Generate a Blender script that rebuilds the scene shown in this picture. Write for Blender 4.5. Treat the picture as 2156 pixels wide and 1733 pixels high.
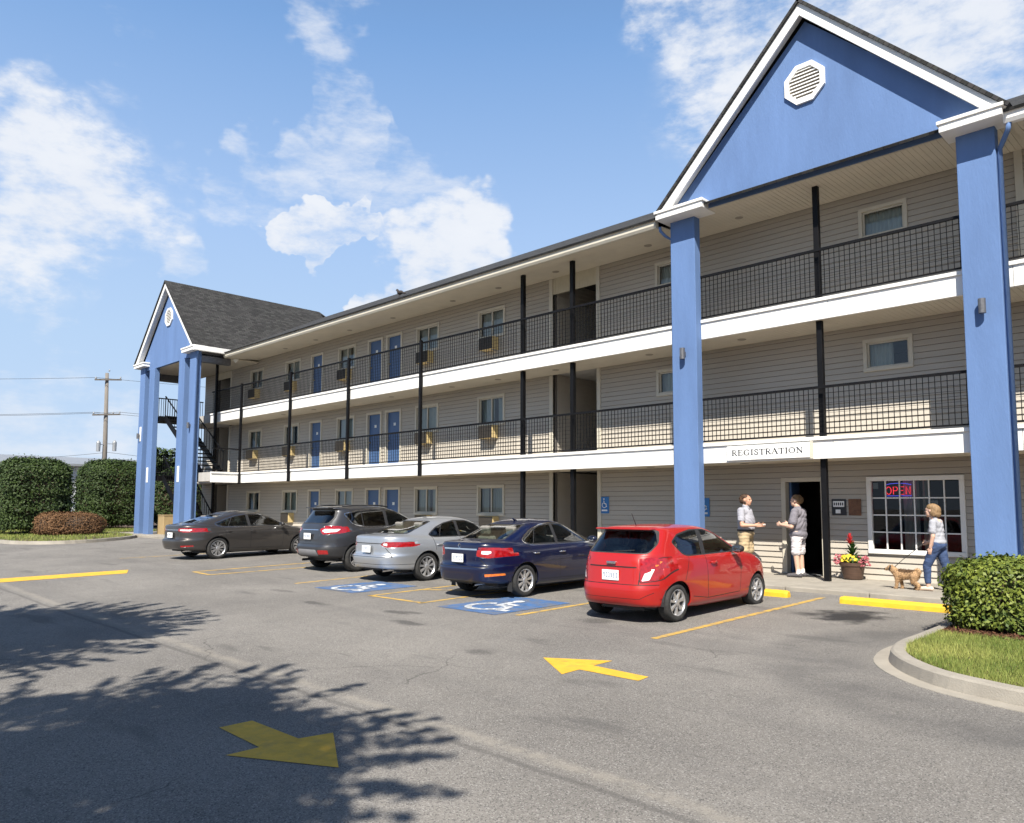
import bpy, bmesh, math, random
import numpy as np
from mathutils import Vector, Matrix
for o in list(bpy.data.objects): bpy.data.objects.remove(o, do_unlink=True)
scene = bpy.context.scene
COL = scene.collection
rng = np.random.default_rng(7)
random.seed(7)
R = math.radians

# ------------------------------------------------------------------ camera
yaw, pitch, roll = R(44.785), R(4.894), R(0.166)
fwd = Vector((-math.sin(yaw) * math.cos(pitch), math.cos(yaw) * math.cos(pitch), math.sin(pitch)))
rt0 = Vector((math.cos(yaw), math.sin(yaw), 0)); up0 = rt0.cross(fwd)
rt = rt0 * math.cos(roll) + up0 * math.sin(roll)
upv = -rt0 * math.sin(roll) + up0 * math.cos(roll)
cam_d = bpy.data.cameras.new('camera'); cam = bpy.data.objects.new('camera', cam_d); COL.objects.link(cam)
M = Matrix((rt, upv, -fwd)).transposed().to_4x4(); M.translation = Vector((0, 0, 1.6)); cam.matrix_world = M
cam_d.sensor_width = 36; cam_d.lens = 26.875; cam_d.shift_y = 0.02829
cam_d.clip_start = 0.05; cam_d.clip_end = 3000
scene.camera = cam

# ------------------------------------------------------------------ light, sky, exposure
SUN = Vector((0.69, -1.0, 1.33)).normalized()
sun_el = math.asin(SUN.z); sun_az = math.atan2(SUN.x, SUN.y)
ld = bpy.data.lights.new('sun', 'SUN'); ld.energy = 5.0; ld.angle = R(0.53); ld.color = (1.0, 0.94, 0.84)
lo = bpy.data.objects.new('sun', ld); COL.objects.link(lo); lo.location = (10, -14, 20)
lo.rotation_euler = (-SUN).to_track_quat('-Z', 'Y').to_euler()

world = bpy.data.worlds.new('World'); scene.world = world; world.use_nodes = True
wn = world.node_tree; wn.nodes.clear(); WL = wn.links.new
def wnode(t, **k):
    n = wn.nodes.new(t)
    for a, b in k.items(): setattr(n, a, b)
    return n
def wmath(op, a, b=None, c=None):
    n = wnode('ShaderNodeMath', operation=op)
    for i, v in enumerate((a, b, c)):
        if v is None: continue
        if isinstance(v, (int, float)): n.inputs[i].default_value = v
        else: WL(v, n.inputs[i])
    return n.outputs[0]
sky = wnode('ShaderNodeTexSky', sky_type='NISHITA'); sky.sun_disc = False
sky.sun_elevation = sun_el; sky.sun_rotation = sun_az
sky.air_density = 1.0; sky.dust_density = 0.35; sky.ozone_density = 1.6; sky.altitude = 50
tc = wnode('ShaderNodeTexCoord'); nrm = wnode('ShaderNodeVectorMath', operation='NORMALIZE'); WL(tc.outputs['Generated'], nrm.inputs[0])
D = nrm.outputs[0]
sep = wnode('ShaderNodeSeparateXYZ'); WL(D, sep.inputs[0])
def pix_dir(x, y):        # direction of a cloud seen at this place of the 2156 x 1733 view
    v = fwd * 2150 + rt * (x * 1.3358 - 1440) + upv * (1238.97 - y * 1.3358)
    return v.normalized()
# cloud groups: place, radius (deg), weight
thick = [((90, 400), 8.0, 1.1), ((10, 480), 7.5, 1.1), ((20, 330), 5.0, .9), ((960, 585), 5.6, 1.0), ((850, 595), 3.8, .9), ((1070, 535), 4.4, .95), ((715, 545), 1.8, .8), ((1690, 110), 11, 1.0), ((1490, 130), 5.0, .8), ((1960, 60), 8.5, 1.0), ((2100, 130), 5, .9)]
thin = [((300, 120), 7.5, 1.0), ((440, 165), 5.0, 1.0), ((590, 100), 5, 1.0), ((480, 50), 4, .8), ((480, 285), 4.0, 1.0), ((610, 235), 3.6, .9), ((670, 350), 4.4, 1.1), ((560, 330), 3.2, .8), ((760, 400), 3.0, .8), ((860, 470), 4, .9), ((80, 250), 5, .9), ((200, 300), 5, .7), ((330, 290), 4, .6),
        ((80, 700), 6.0, 1.0), ((200, 860), 7, 1.2), ((60, 900), 7, 1.2), ((330, 650), 4, .9), ((250, 730), 4, .8), ((20, 780), 5, 1.0)]
warp = wnode('ShaderNodeTexNoise'); warp.inputs['Scale'].default_value = 5.0; warp.inputs['Detail'].default_value = 5; warp.inputs['Roughness'].default_value = .55
WL(D, warp.inputs['Vector'])
wsub = wnode('ShaderNodeVectorMath', operation='SUBTRACT'); WL(warp.outputs['Color'], wsub.inputs[0]); wsub.inputs[1].default_value = (.5, .5, .5)
wsc = wnode('ShaderNodeVectorMath', operation='SCALE'); WL(wsub.outputs[0], wsc.inputs[0]); wsc.inputs['Scale'].default_value = 0.045
wadd = wnode('ShaderNodeVectorMath', operation='ADD'); WL(D, wadd.inputs[0]); WL(wsc.outputs[0], wadd.inputs[1])
def cloud_field(groups):
    fl = None
    for (px, py), rad, wgt in groups:
        d = pix_dir(px, py)
        dot = wnode('ShaderNodeVectorMath', operation='DOT_PRODUCT'); WL(wadd.outputs[0], dot.inputs[0]); dot.inputs[1].default_value = d
        mr = wnode('ShaderNodeMapRange'); WL(dot.outputs['Value'], mr.inputs[0])
        mr.inputs[1].default_value = math.cos(R(rad)); mr.inputs[2].default_value = 1.0; mr.inputs[3].default_value = 0; mr.inputs[4].default_value = wgt
        fl = mr.outputs[0] if fl is None else wmath('MAXIMUM', fl, mr.outputs[0])
    return fl
# scattered cloud over the rest of the sky
mp = wnode('ShaderNodeMapping'); mp.inputs['Scale'].default_value = (1, 1, 2.2); WL(D, mp.inputs['Vector'])
n1 = wnode('ShaderNodeTexNoise'); n1.inputs['Scale'].default_value = 7.0; n1.inputs['Detail'].default_value = 8; n1.inputs['Roughness'].default_value = .62
WL(mp.outputs[0], n1.inputs['Vector'])
n2 = wnode('ShaderNodeTexNoise'); n2.inputs['Scale'].default_value = 2.2; n2.inputs['Detail'].default_value = 2
WL(mp.outputs[0], n2.inputs['Vector'])
n3 = wnode('ShaderNodeTexNoise'); n3.inputs['Scale'].default_value = 28.0; n3.inputs['Detail'].default_value = 5; n3.inputs['Roughness'].default_value = .65
WL(mp.outputs[0], n3.inputs['Vector'])
ahead = wnode('ShaderNodeVectorMath', operation='DOT_PRODUCT'); WL(D, ahead.inputs[0]); ahead.inputs[1].default_value = fwd
amr = wnode('ShaderNodeMapRange'); WL(ahead.outputs['Value'], amr.inputs[0]); amr.inputs[1].default_value = .75; amr.inputs[2].default_value = .45
amr.inputs[3].default_value = 0; amr.inputs[4].default_value = 1
scat = wmath('MULTIPLY', wmath('MULTIPLY', wmath('SUBTRACT', n2.outputs['Fac'], .56), 3.0), amr.outputs[0])
def smooth_map(v, lo_, hi_, a_=0.0, b_=1.0):
    q = wnode('ShaderNodeMapRange', interpolation_type='SMOOTHSTEP'); WL(v, q.inputs[0])
    for i_, k_ in enumerate((lo_, hi_, a_, b_)): q.inputs[i_ + 1].default_value = k_
    return q.outputs[0]
nzz = wmath('ADD', wmath('MULTIPLY', wmath('SUBTRACT', n1.outputs['Fac'], .5), 2.2), wmath('MULTIPLY', wmath('SUBTRACT', n3.outputs['Fac'], .5), 1.1))
fa = wmath('MAXIMUM', cloud_field(thick), scat)
ma_ = smooth_map(wmath('MULTIPLY_ADD', smooth_map(fa, 0, .4), nzz, fa), .0, 1.15, 0, .93)
# wisps: the same air drawn out sideways
mp2 = wnode('ShaderNodeMapping'); mp2.inputs['Scale'].default_value = (1, 1, 3.0); mp2.inputs['Rotation'].default_value = (.25, .2, 0); WL(D, mp2.inputs['Vector'])
n4 = wnode('ShaderNodeTexNoise'); n4.inputs['Scale'].default_value = 11.0; n4.inputs['Detail'].default_value = 10; n4.inputs['Roughness'].default_value = .66; WL(mp2.outputs[0], n4.inputs['Vector'])
fb = cloud_field(thin)
mb_ = smooth_map(wmath('MULTIPLY_ADD', smooth_map(fb, 0, .5), wmath('MULTIPLY', wmath('SUBTRACT', n4.outputs['Fac'], .52), 3.4), fb), .30, 1.9, 0, .72)
cmask = wmath('MAXIMUM', ma_, mb_)
# cloud tone: bright tops, greyer thick parts
ct = wnode('ShaderNodeMix', data_type='RGBA'); WL(n1.outputs['Fac'], ct.inputs[0])
ct.inputs[6].default_value = (5.2, 5.6, 6.3, 1); ct.inputs[7].default_value = (6.9, 7.0, 7.2, 1)
# thin milky air towards the horizon
hr = wnode('ShaderNodeValToRGB'); WL(sep.outputs[2], hr.inputs[0]); cr_ = hr.color_ramp
stops = [(.0, (4.3, 5.4, 6.9)), (.2, (3.65, 5.0, 6.9)), (.34, (3.0, 4.4, 6.8)), (.54, (1.6, 3.0, 5.6)), (.9, (.3, .85, 2.4))]
while len(cr_.elements) < len(stops): cr_.elements.new(.5)
for e_, (p_, c_) in zip(cr_.elements, stops): e_.position = p_; e_.color = (*[v / 8 for v in c_], 1)
hs_ = wnode('ShaderNodeVectorMath', operation='SCALE'); WL(hr.outputs[0], hs_.inputs[0]); hs_.inputs['Scale'].default_value = 8.0
sks = wnode('ShaderNodeVectorMath', operation='SCALE'); WL(sky.outputs[0], sks.inputs[0]); sks.inputs['Scale'].default_value = .55
hz = wnode('ShaderNodeMapRange', interpolation_type='SMOOTHSTEP'); WL(sep.outputs[2], hz.inputs[0])
hz.inputs[1].default_value = .95; hz.inputs[2].default_value = .5; hz.inputs[3].default_value = .35; hz.inputs[4].default_value = .92
hm = wnode('ShaderNodeMix', data_type='RGBA'); WL(hz.outputs[0], hm.inputs[0]); WL(sks.outputs[0], hm.inputs[6]); WL(hs_.outputs[0], hm.inputs[7])
mx = wnode('ShaderNodeMix', data_type='RGBA'); WL(cmask, mx.inputs[0]); WL(hm.outputs[2], mx.inputs[6]); WL(ct.outputs[2], mx.inputs[7])
bg = wnode('ShaderNodeBackground'); bg.inputs['Strength'].default_value = 0.08; WL(mx.outputs[2], bg.inputs['Color'])
wo = wnode('ShaderNodeOutputWorld'); WL(bg.outputs[0], wo.inputs['Surface'])

scene.view_settings.view_transform = 'Standard'; scene.view_settings.look = 'None'
scene.view_settings.exposure = 0.82; scene.view_settings.gamma = 1.0
scene.view_settings.use_curve_mapping = False
try: scene.cycles.use_denoising = True
except Exception: pass
scene.cycles.max_bounces = 6; scene.cycles.transparent_max_bounces = 12; scene.cycles.use_adaptive_sampling = True; scene.cycles.adaptive_threshold = .02
scene.cycles.caustics_reflective = False; scene.cycles.caustics_refractive = False

# ------------------------------------------------------------------ materials
MATS = {}
def pm(name, base, rough=.6, metal=0.0, spec=.5, var=0.0, vscale=4.0, bump=0.0, bscale=60.0, coat=0.0, dirt=None, dscale=1.2, dlo=.5, dhi=.8, stretch=(1, 1, 1), emit=None, estr=0, trans=0, sss=0, detail=4):
    """Principled material whose colour and relief vary procedurally in object space."""
    m = bpy.data.materials.new(name); m.use_nodes = True; nt = m.node_tree; b = nt.nodes['Principled BSDF']; L = nt.links.new
    b.inputs['Roughness'].default_value = rough; b.inputs['Metallic'].default_value = metal
    b.inputs['Specular IOR Level'].default_value = spec; b.inputs['Coat Weight'].default_value = coat; b.inputs['Coat Roughness'].default_value = .03
    b.inputs['Base Color'].default_value = (*base, 1)
    if trans: b.inputs['Transmission Weight'].default_value = trans
    if sss:
        b.inputs['Subsurface Weight'].default_value = sss; b.inputs['Subsurface Radius'].default_value = (.01, .004, .002)
    if emit: b.inputs['Emission Color'].default_value = (*emit, 1); b.inputs['Emission Strength'].default_value = estr
    tcn = nt.nodes.new('ShaderNodeTexCoord'); mpn = nt.nodes.new('ShaderNodeMapping'); L(tcn.outputs['Object'], mpn.inputs['Vector']); mpn.inputs['Scale'].default_value = stretch
    col = None
    if var:
        n = nt.nodes.new('ShaderNodeTexNoise'); n.inputs['Scale'].default_value = vscale; n.inputs['Detail'].default_value = detail; n.inputs['Roughness'].default_value = .6; L(mpn.outputs[0], n.inputs['Vector'])
        mr = nt.nodes.new('ShaderNodeMapRange'); L(n.outputs['Fac'], mr.inputs[0]); mr.inputs[1].default_value = .3; mr.inputs[2].default_value = .7
        mx = nt.nodes.new('ShaderNodeMix'); mx.data_type = 'RGBA'; L(mr.outputs[0], mx.inputs[0])
        mx.inputs[6].default_value = (*[max(0, c * (1 - var)) for c in base], 1); mx.inputs[7].default_value = (*[min(1, c * (1 + var)) for c in base], 1)
        col = mx.outputs[2]
    if dirt:
        n = nt.nodes.new('ShaderNodeTexNoise'); n.inputs['Scale'].default_value = dscale; n.inputs['Detail'].default_value = 8; n.inputs['Roughness'].default_value = .7; L(mpn.outputs[0], n.inputs['Vector'])
        mr = nt.nodes.new('ShaderNodeMapRange'); L(n.outputs['Fac'], mr.inputs[0]); mr.inputs[1].default_value = dlo; mr.inputs[2].default_value = dhi; mr.inputs[4].default_value = dirt[3]
        mx = nt.nodes.new('ShaderNodeMix'); mx.data_type = 'RGBA'; L(mr.outputs[0], mx.inputs[0])
        if col: L(col, mx.inputs[6])
        else: mx.inputs[6].default_value = (*base, 1)
        mx.inputs[7].default_value = (*dirt[:3], 1); col = mx.outputs[2]
    if col: L(col, b.inputs['Base Color'])
    if bump:
        n = nt.nodes.new('ShaderNodeTexNoise'); n.inputs['Scale'].default_value = bscale; n.inputs['Detail'].default_value = 5; L(mpn.outputs[0], n.inputs['Vector'])
        bp = nt.nodes.new('ShaderNodeBump'); bp.inputs['Strength'].default_value = bump; bp.inputs['Distance'].default_value = .02; L(n.outputs['Fac'], bp.inputs['Height']); L(bp.outputs[0], b.inputs['Normal'])
    MATS[name] = m
    return m
def glass(name, tint, refl=1.0, rough=0.0):
    """thin pane: fresnel reflection over tinted see-through"""
    m = bpy.data.materials.new(name); m.use_nodes = True; nt = m.node_tree; nt.nodes.clear(); L = nt.links.new
    out = nt.nodes.new('ShaderNodeOutputMaterial'); mix = nt.nodes.new('ShaderNodeMixShader'); tr = nt.nodes.new('ShaderNodeBsdfTransparent'); gl = nt.nodes.new('ShaderNodeBsdfGlossy')
    fr = nt.nodes.new('ShaderNodeFresnel'); fr.inputs['IOR'].default_value = 1.52
    mu = nt.nodes.new('ShaderNodeMath'); mu.operation = 'MULTIPLY'; mu.use_clamp = True; L(fr.outputs[0], mu.inputs[0]); mu.inputs[1].default_value = 2.0 * refl
    tcn = nt.nodes.new('ShaderNodeTexCoord'); n = nt.nodes.new('ShaderNodeTexNoise'); n.inputs['Scale'].default_value = 2.5; L(tcn.outputs['Object'], n.inputs['Vector'])
    bp = nt.nodes.new('ShaderNodeBump'); bp.inputs['Strength'].default_value = .05; L(n.outputs['Fac'], bp.inputs['Height']); L(bp.outputs[0], gl.inputs['Normal'])
    tr.inputs[0].default_value = (*tint, 1); gl.inputs['Roughness'].default_value = rough
    L(mu.outputs[0], mix.inputs[0]); L(tr.outputs[0], mix.inputs[1]); L(gl.outputs[0], mix.inputs[2]); L(mix.outputs[0], out.inputs[0])
    MATS[name] = m
    return m

pm('stucco_blue', (.106, .186, .372), .85, var=.09, vscale=1.6, bump=.25, bscale=45, dirt=(.075, .13, .265, .55), dscale=1.1, stretch=(1, 1, .22))
pm('white_trim', (.8, .79, .76), .55, var=.03, vscale=3, dirt=(.52, .48, .42, .35), dscale=1.1, stretch=(1, 1, .3))
pm('cream_trim', (.56, .52, .43), .6, var=.04, vscale=3)
pm('siding', (.445, .405, .345), .62, var=.05, vscale=2.0, bump=.06, bscale=70, stretch=(.12, 1, 1), dirt=(.33, .30, .25, .35), dscale=1.5)
pm('header_siding', (.55, .50, .38), .65, var=.06, vscale=3)
pm('wall_core', (.12, .11, .10), .9, var=.05)
pm('soffit', (.63, .57, .46), .65, var=.05, vscale=2, dirt=(.46, .40, .31, .35), dscale=.9)
pm('deck_concrete', (.42, .40, .37), .9, var=.12, vscale=3, bump=.2)
pm('black_metal', (.005, .005, .006), .55, spec=.18, var=.3, vscale=8)
pm('door_blue', (.055, .115, .25), .45, var=.06, vscale=3)
pm('tag_white', (.78, .78, .75), .5, var=.03)
pm('brass', (.5, .4, .22), .35, metal=.9, var=.1)
pm('grille_dark', (.045, .038, .03), .7, var=.25, vscale=30)
pm('ac_case', (.60, .46, .22), .6, var=.12, vscale=5, dirt=(.42, .3, .15, .5))
pm('curtain', (.60, .58, .48), .9, var=.06, vscale=6)
pm('curtain_pale', (.60, .61, .56), .9, var=.04, vscale=6)
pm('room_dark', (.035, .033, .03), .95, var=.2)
glass('window_glass', (.80, .86, .86), .8)
glass('office_glass', (.42, .45, .45), .4)
pm('lamp_metal', (.16, .16, .17), .45, metal=.6, var=.15, vscale=12)
pm('recess_lamp', (.30, .26, .2), .5, var=.1)
pm('sign_white', (.82, .82, .80), .5, var=.02)
pm('sign_black', (.015, .016, .02), .5, var=.1)
pm('sign_blue', (.03, .17, .46), .45, var=.05)
pm('plaque_brown', (.14, .06, .025), .5, var=.35, vscale=14)
pm('neon_red', (.5, .02, .02), .4, emit=(1.0, .03, .05), estr=1.5, var=.02)
pm('neon_blue', (.05, .05, .4), .4, emit=(.12, .12, 1.0), estr=1.1, var=.02)
pm('paint_yellow', (.66, .385, .03), .75, var=.14, vscale=9, bump=.3, bscale=160, dirt=(.30, .2, .07, .7), dscale=6)
pm('paint_line', (.58, .36, .06), .8, var=.2, vscale=12, bump=.3, bscale=160, dirt=(.19, .165, .125, .95), dscale=6, dlo=.42, dhi=.62)
pm('paint_blue', (.045, .125, .30), .75, var=.25, vscale=7, bump=.3, bscale=160, dirt=(.14, .145, .155, 1.0), dscale=4, dlo=.42, dhi=.66)
pm('paint_white', (.66, .68, .70), .75, var=.1, vscale=9, bump=.3, bscale=160, dirt=(.25, .28, .33, .9), dscale=6, dlo=.45, dhi=.68)
pm('stop_yellow', (.72, .44, .02), .7, var=.08, vscale=8, bump=.35, bscale=60, dirt=(.42, .28, .06, .55), dscale=5)
pm('rubber_black', (.02, .02, .021), .75, var=.2, vscale=20, bump=.1)
pm('concrete', (.31, .282, .238), .9, var=.14, vscale=2.5, bump=.35, bscale=90, dirt=(.19, .175, .15, .85), dscale=1.3)
pm('mulch', (.115, .05, .025), .95, var=.5, vscale=40, bump=.9, bscale=60)
pm('soil', (.09, .06, .04), .95, var=.4, vscale=30, bump=.6)
pm('bark', (.13, .10, .075), .9, var=.3, vscale=10, bump=.8, bscale=30, stretch=(1, 1, .3))
pm('pole_wood', (.18, .16, .14), .9, var=.2, vscale=4, stretch=(3, 3, .3))
pm('grey_metal', (.33, .34, .35), .5, metal=.5, var=.1)
pm('warehouse_wall', (.52, .54, .55), .6, var=.06, vscale=1)
pm('tan_wall', (.36, .26, .13), .8, var=.08, vscale=3)
pm('wire_black', (.02, .02, .02), .6, var=.1)

def two_tone(name, base_a, base_b, scale=3.0, rough=.7, detail=3, spec=.35, sheen=0):
    m = bpy.data.materials.new(name); m.use_nodes = True; nt = m.node_tree; b = nt.nodes['Principled BSDF']; L = nt.links.new
    b.inputs['Roughness'].default_value = rough; b.inputs['Specular IOR Level'].default_value = spec
    tcn = nt.nodes.new('ShaderNodeTexCoord'); n = nt.nodes.new('ShaderNodeTexNoise'); n.inputs['Scale'].default_value = scale; n.inputs['Detail'].default_value = detail; L(tcn.outputs['Object'], n.inputs['Vector'])
    at = nt.nodes.new('ShaderNodeAttribute'); at.attribute_name = 'tone'
    ad = nt.nodes.new('ShaderNodeMath'); ad.operation = 'ADD'; L(n.outputs['Fac'], ad.inputs[0]); L(at.outputs['Fac'], ad.inputs[1])
    mr = nt.nodes.new('ShaderNodeMapRange'); L(ad.outputs[0], mr.inputs[0]); mr.inputs[1].default_value = .3; mr.inputs[2].default_value = 1.4
    mx = nt.nodes.new('ShaderNodeMix'); mx.data_type = 'RGBA'; L(mr.outputs[0], mx.inputs[0]); mx.inputs[6].default_value = (*base_a, 1); mx.inputs[7].default_value = (*base_b, 1)
    L(mx.outputs[2], b.inputs['Base Color'])
    MATS[name] = m
    return m
two_tone('leaf_hedge', (.028, .060, .008), (.20, .235, .035), 3, .55, spec=.35)
two_tone('leaf_far', (.009, .022, .005), (.050, .082, .014), .6, .65)
two_tone('leaf_brown', (.070, .036, .016), (.20, .105, .045), 1.5, .75)
two_tone('leaf_tree', (.03, .06, .01), (.10, .15, .03), 2, .55)
two_tone('leaf_planter', (.02, .06, .012), (.08, .17, .03), 6, .45)
two_tone('grass', (.065, .125, .014), (.31, .32, .085), 1.0, .7)

# shingles: dark granules with course lines
def shingle_mat():
    m = bpy.data.materials.new('shingles'); m.use_nodes = True; nt = m.node_tree; b = nt.nodes['Principled BSDF']; L = nt.links.new
    b.inputs['Roughness'].default_value = .9
    tcn = nt.nodes.new('ShaderNodeTexCoord'); mpn = nt.nodes.new('ShaderNodeMapping'); L(tcn.outputs['UV'], mpn.inputs['Vector'])
    br = nt.nodes.new('ShaderNodeTexBrick'); L(mpn.outputs[0], br.inputs['Vector']); br.inputs['Scale'].default_value = 1.0
    br.inputs['Brick Width'].default_value = .26; br.inputs['Row Height'].default_value = .125; br.inputs['Mortar Size'].default_value = .008
    br.inputs['Color1'].default_value = (.014, .013, .012, 1); br.inputs['Color2'].default_value = (.040, .038, .034, 1); br.inputs['Mortar'].default_value = (.007, .006, .006, 1)
    n = nt.nodes.new('ShaderNodeTexNoise'); n.inputs['Scale'].default_value = 16; n.inputs['Detail'].default_value = 6; L(mpn.outputs[0], n.inputs['Vector'])
    mx = nt.nodes.new('ShaderNodeMix'); mx.data_type = 'RGBA'; mx.blend_type = 'OVERLAY'; mx.inputs[0].default_value = .75; L(br.outputs['Color'], mx.inputs[6]); L(n.outputs['Color'], mx.inputs[7])
    hs = nt.nodes.new('ShaderNodeHueSaturation'); hs.inputs['Saturation'].default_value = .35; L(mx.outputs[2], hs.inputs['Color'])
    L(hs.outputs[0], b.inputs['Base Color'])
    bp = nt.nodes.new('ShaderNodeBump'); bp.inputs['Strength'].default_value = .6; bp.inputs['Distance'].default_value = .02; L(br.outputs['Fac'], bp.inputs['Height']); bp.invert = True; L(bp.outputs[0], b.inputs['Normal'])
    MATS['shingles'] = m
shingle_mat()

def asphalt_mat():
    m = bpy.data.materials.new('asphalt'); m.use_nodes = True; nt = m.node_tree; b = nt.nodes['Principled BSDF']; L = nt.links.new
    b.inputs['Roughness'].default_value = .88; b.inputs['Specular IOR Level'].default_value = .3
    tcn = nt.nodes.new('ShaderNodeTexCoord'); P = tcn.outputs['Object']; sp = nt.nodes.new('ShaderNodeSeparateXYZ'); L(P, sp.inputs[0])
    def nz(scale, det=4, rg=.55, vec=None, stretch=None):
        n = nt.nodes.new('ShaderNodeTexNoise'); n.inputs['Scale'].default_value = scale; n.inputs['Detail'].default_value = det; n.inputs['Roughness'].default_value = rg
        v = vec or P
        if stretch:
            q = nt.nodes.new('ShaderNodeMapping'); q.inputs['Scale'].default_value = stretch[:3]
            if len(stretch) > 3: q.inputs['Rotation'].default_value = (0, 0, stretch[3])
            L(v, q.inputs['Vector']); v = q.outputs[0]
        L(v, n.inputs['Vector']); return n
    def mr(v, a, b2, c=0.0, d=1.0, smooth=True):
        q = nt.nodes.new('ShaderNodeMapRange'); q.interpolation_type = 'SMOOTHSTEP' if smooth else 'LINEAR'; L(v, q.inputs[0])
        for i, k in enumerate((a, b2, c, d)): q.inputs[i + 1].default_value = k
        return q.outputs[0]
    def ma(op, a, c=None):
        q = nt.nodes.new('ShaderNodeMath'); q.operation = op
        for i, v in enumerate((a, c)):
            if v is None: continue
            if isinstance(v, (int, float)): q.inputs[i].default_value = v
            else: L(v, q.inputs[i])
        return q.outputs[0]
    def mixc(f, a, c):
        q = nt.nodes.new('ShaderNodeMix'); q.data_type = 'RGBA'
        if isinstance(f, float): q.inputs[0].default_value = f
        else: L(f, q.inputs[0])
        for i, v in ((6, a), (7, c)):
            if isinstance(v, tuple): q.inputs[i].default_value = (*v, 1)
            else: L(v, q.inputs[i])
        return q.outputs[2]
    big = nz(.30, 6, .62); med = nz(1.4, 5); 
    c = mixc(mr(big.outputs['Fac'], .3, .7), (.155, .145, .133), (.232, .217, .197))
    c = mixc(ma('MULTIPLY', mr(med.outputs['Fac'], .45, .75), .35), c, (.125, .118, .112))
    # aggregate: stones light and dark
    vo = nt.nodes.new('ShaderNodeTexVoronoi'); vo.inputs['Scale'].default_value = 125; L(P, vo.inputs['Vector'])
    vs = nt.nodes.new('ShaderNodeSeparateXYZ'); L(vo.outputs['Color'], vs.inputs[0])
    c = mixc(mr(vs.outputs[0], .72, .95, 0, .62), c, (.36, .345, .325))
    c = mixc(mr(vs.outputs[1], .70, .95, 0, .70), c, (.055, .053, .052))
    fine = nz(60, 3, .7); c = mixc(mr(fine.outputs['Fac'], .55, .72, 0, .35), c, (.07, .068, .066))
    # wheel-polished darker streaks along the drive lane, in front of the stalls
    st = nz(.55, 4, .6, stretch=(.22, 1.5, 1)); c = mixc(mr(st.outputs['Fac'], .52, .72, 0, .38), c, (.105, .10, .097))
    # dark smudges and scuffs
    sm = nz(.9, 3, .5, stretch=(.6, 2.2, 1, .25)); c = mixc(mr(sm.outputs['Fac'], .62, .72, 0, .45), c, (.085, .082, .078))
    sm2 = nz(2.2, 3, .5, stretch=(.5, 2.6, 1, -.2)); c = mixc(mr(sm2.outputs['Fac'], .68, .76, 0, .45), c, (.08, .077, .073))
    # pale seam between the two paving passes
    wob = nz(.7, 3); sy = ma('ADD', sp.outputs[1], ma('MULTIPLY', ma('SUBTRACT', wob.outputs['Fac'], .5), .16))
    dist = ma('ABSOLUTE', ma('SUBTRACT', sy, 3.86))
    sn = nz(9, 4); sw = ma('MULTIPLY', mr(dist, .12, .01), mr(sn.outputs['Fac'], .3, .65, .12, .6))
    c = mixc(sw, c, (.29, .265, .225))
    below = ma('MULTIPLY', mr(ma('ABSOLUTE', ma('SUBTRACT', sy, 3.68)), .05, .01), .55); c = mixc(below, c, (.09, .085, .08))
    # oil drips in the stalls and the big stain by the wheel stop
    def blot(x, y, rx, ry, amt, colr=(.03, .029, .03)):
        nonlocal c
        w2 = nz(2.6, 4, .6)
        dx = ma('DIVIDE', ma('SUBTRACT', sp.outputs[0], x), rx); dy = ma('DIVIDE', ma('SUBTRACT', sp.outputs[1], y), ry)
        dd = ma('ADD', ma('SQRT', ma('ADD', ma('MULTIPLY', dx, dx), ma('MULTIPLY', dy, dy))), ma('MULTIPLY', ma('SUBTRACT', w2.outputs['Fac'], .5), 2.0))
        c = mixc(ma('MULTIPLY', mr(dd, 1.1, .35), amt), c, colr)
    blot(-4.42, 11.4, .62, .75, 1.0); blot(-5.0, 11.2, .25, .3, .5); blot(-6.9, 8.6, .3, .25, .45)
    blot(-8.6, 6.7, .45, .16, .6); blot(-9.6, 7.2, .3, .12, .55); blot(-9.4, 7.35, .3, .1, .5); blot(-6.4, 6.0, .25, .16, .45); blot(-11.5, 6.9, .5, .14, .5); blot(-13.5, 7.4, .5, .15, .4)
    # tyre-darkened turn along the kerb of the planted island
    tx = ma('SUBTRACT', sp.outputs[0], -1.2); ty = ma('SUBTRACT', sp.outputs[1], 9.1)
    rr = ma('SQRT', ma('ADD', ma('MULTIPLY', tx, tx), ma('MULTIPLY', ty, ty)))
    tn = nz(1.2, 4, .6); c = mixc(ma('MULTIPLY', mr(ma('ABSOLUTE', ma('SUBTRACT', rr, 2.55)), .75, .15), mr(tn.outputs['Fac'], .3, .65, .1, .62)), c, (.072, .070, .070))
    # cracks
    wv = nz(1.1, 4); wm = nt.nodes.new('ShaderNodeVectorMath'); wm.operation = 'MULTIPLY_ADD'; L(wv.outputs['Color'], wm.inputs[0]); wm.inputs[1].default_value = (.7, .7, 0); L(P, wm.inputs[2])
    vc = nt.nodes.new('ShaderNodeTexVoronoi'); vc.feature = 'DISTANCE_TO_EDGE'; vc.inputs['Scale'].default_value = .42; L(wm.outputs[0], vc.inputs['Vector'])
    pres = nz(.35, 2); ck = ma('MULTIPLY', mr(vc.outputs['Distance'], .007, .001), mr(pres.outputs['Fac'], .54, .64)); c = mixc(ma('MULTIPLY', ck, .5), c, (.04, .038, .036))
    L(c, b.inputs['Base Color'])
    bp = nt.nodes.new('ShaderNodeBump'); bp.inputs['Strength'].default_value = .55; bp.inputs['Distance'].default_value = .008
    hh = ma('ADD', vo.outputs['Distance'], ma('MULTIPLY', fine.outputs['Fac'], .6)); L(hh, bp.inputs['Height']); L(bp.outputs[0], b.inputs['Normal'])
    MATS['asphalt'] = m
asphalt_mat()
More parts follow.
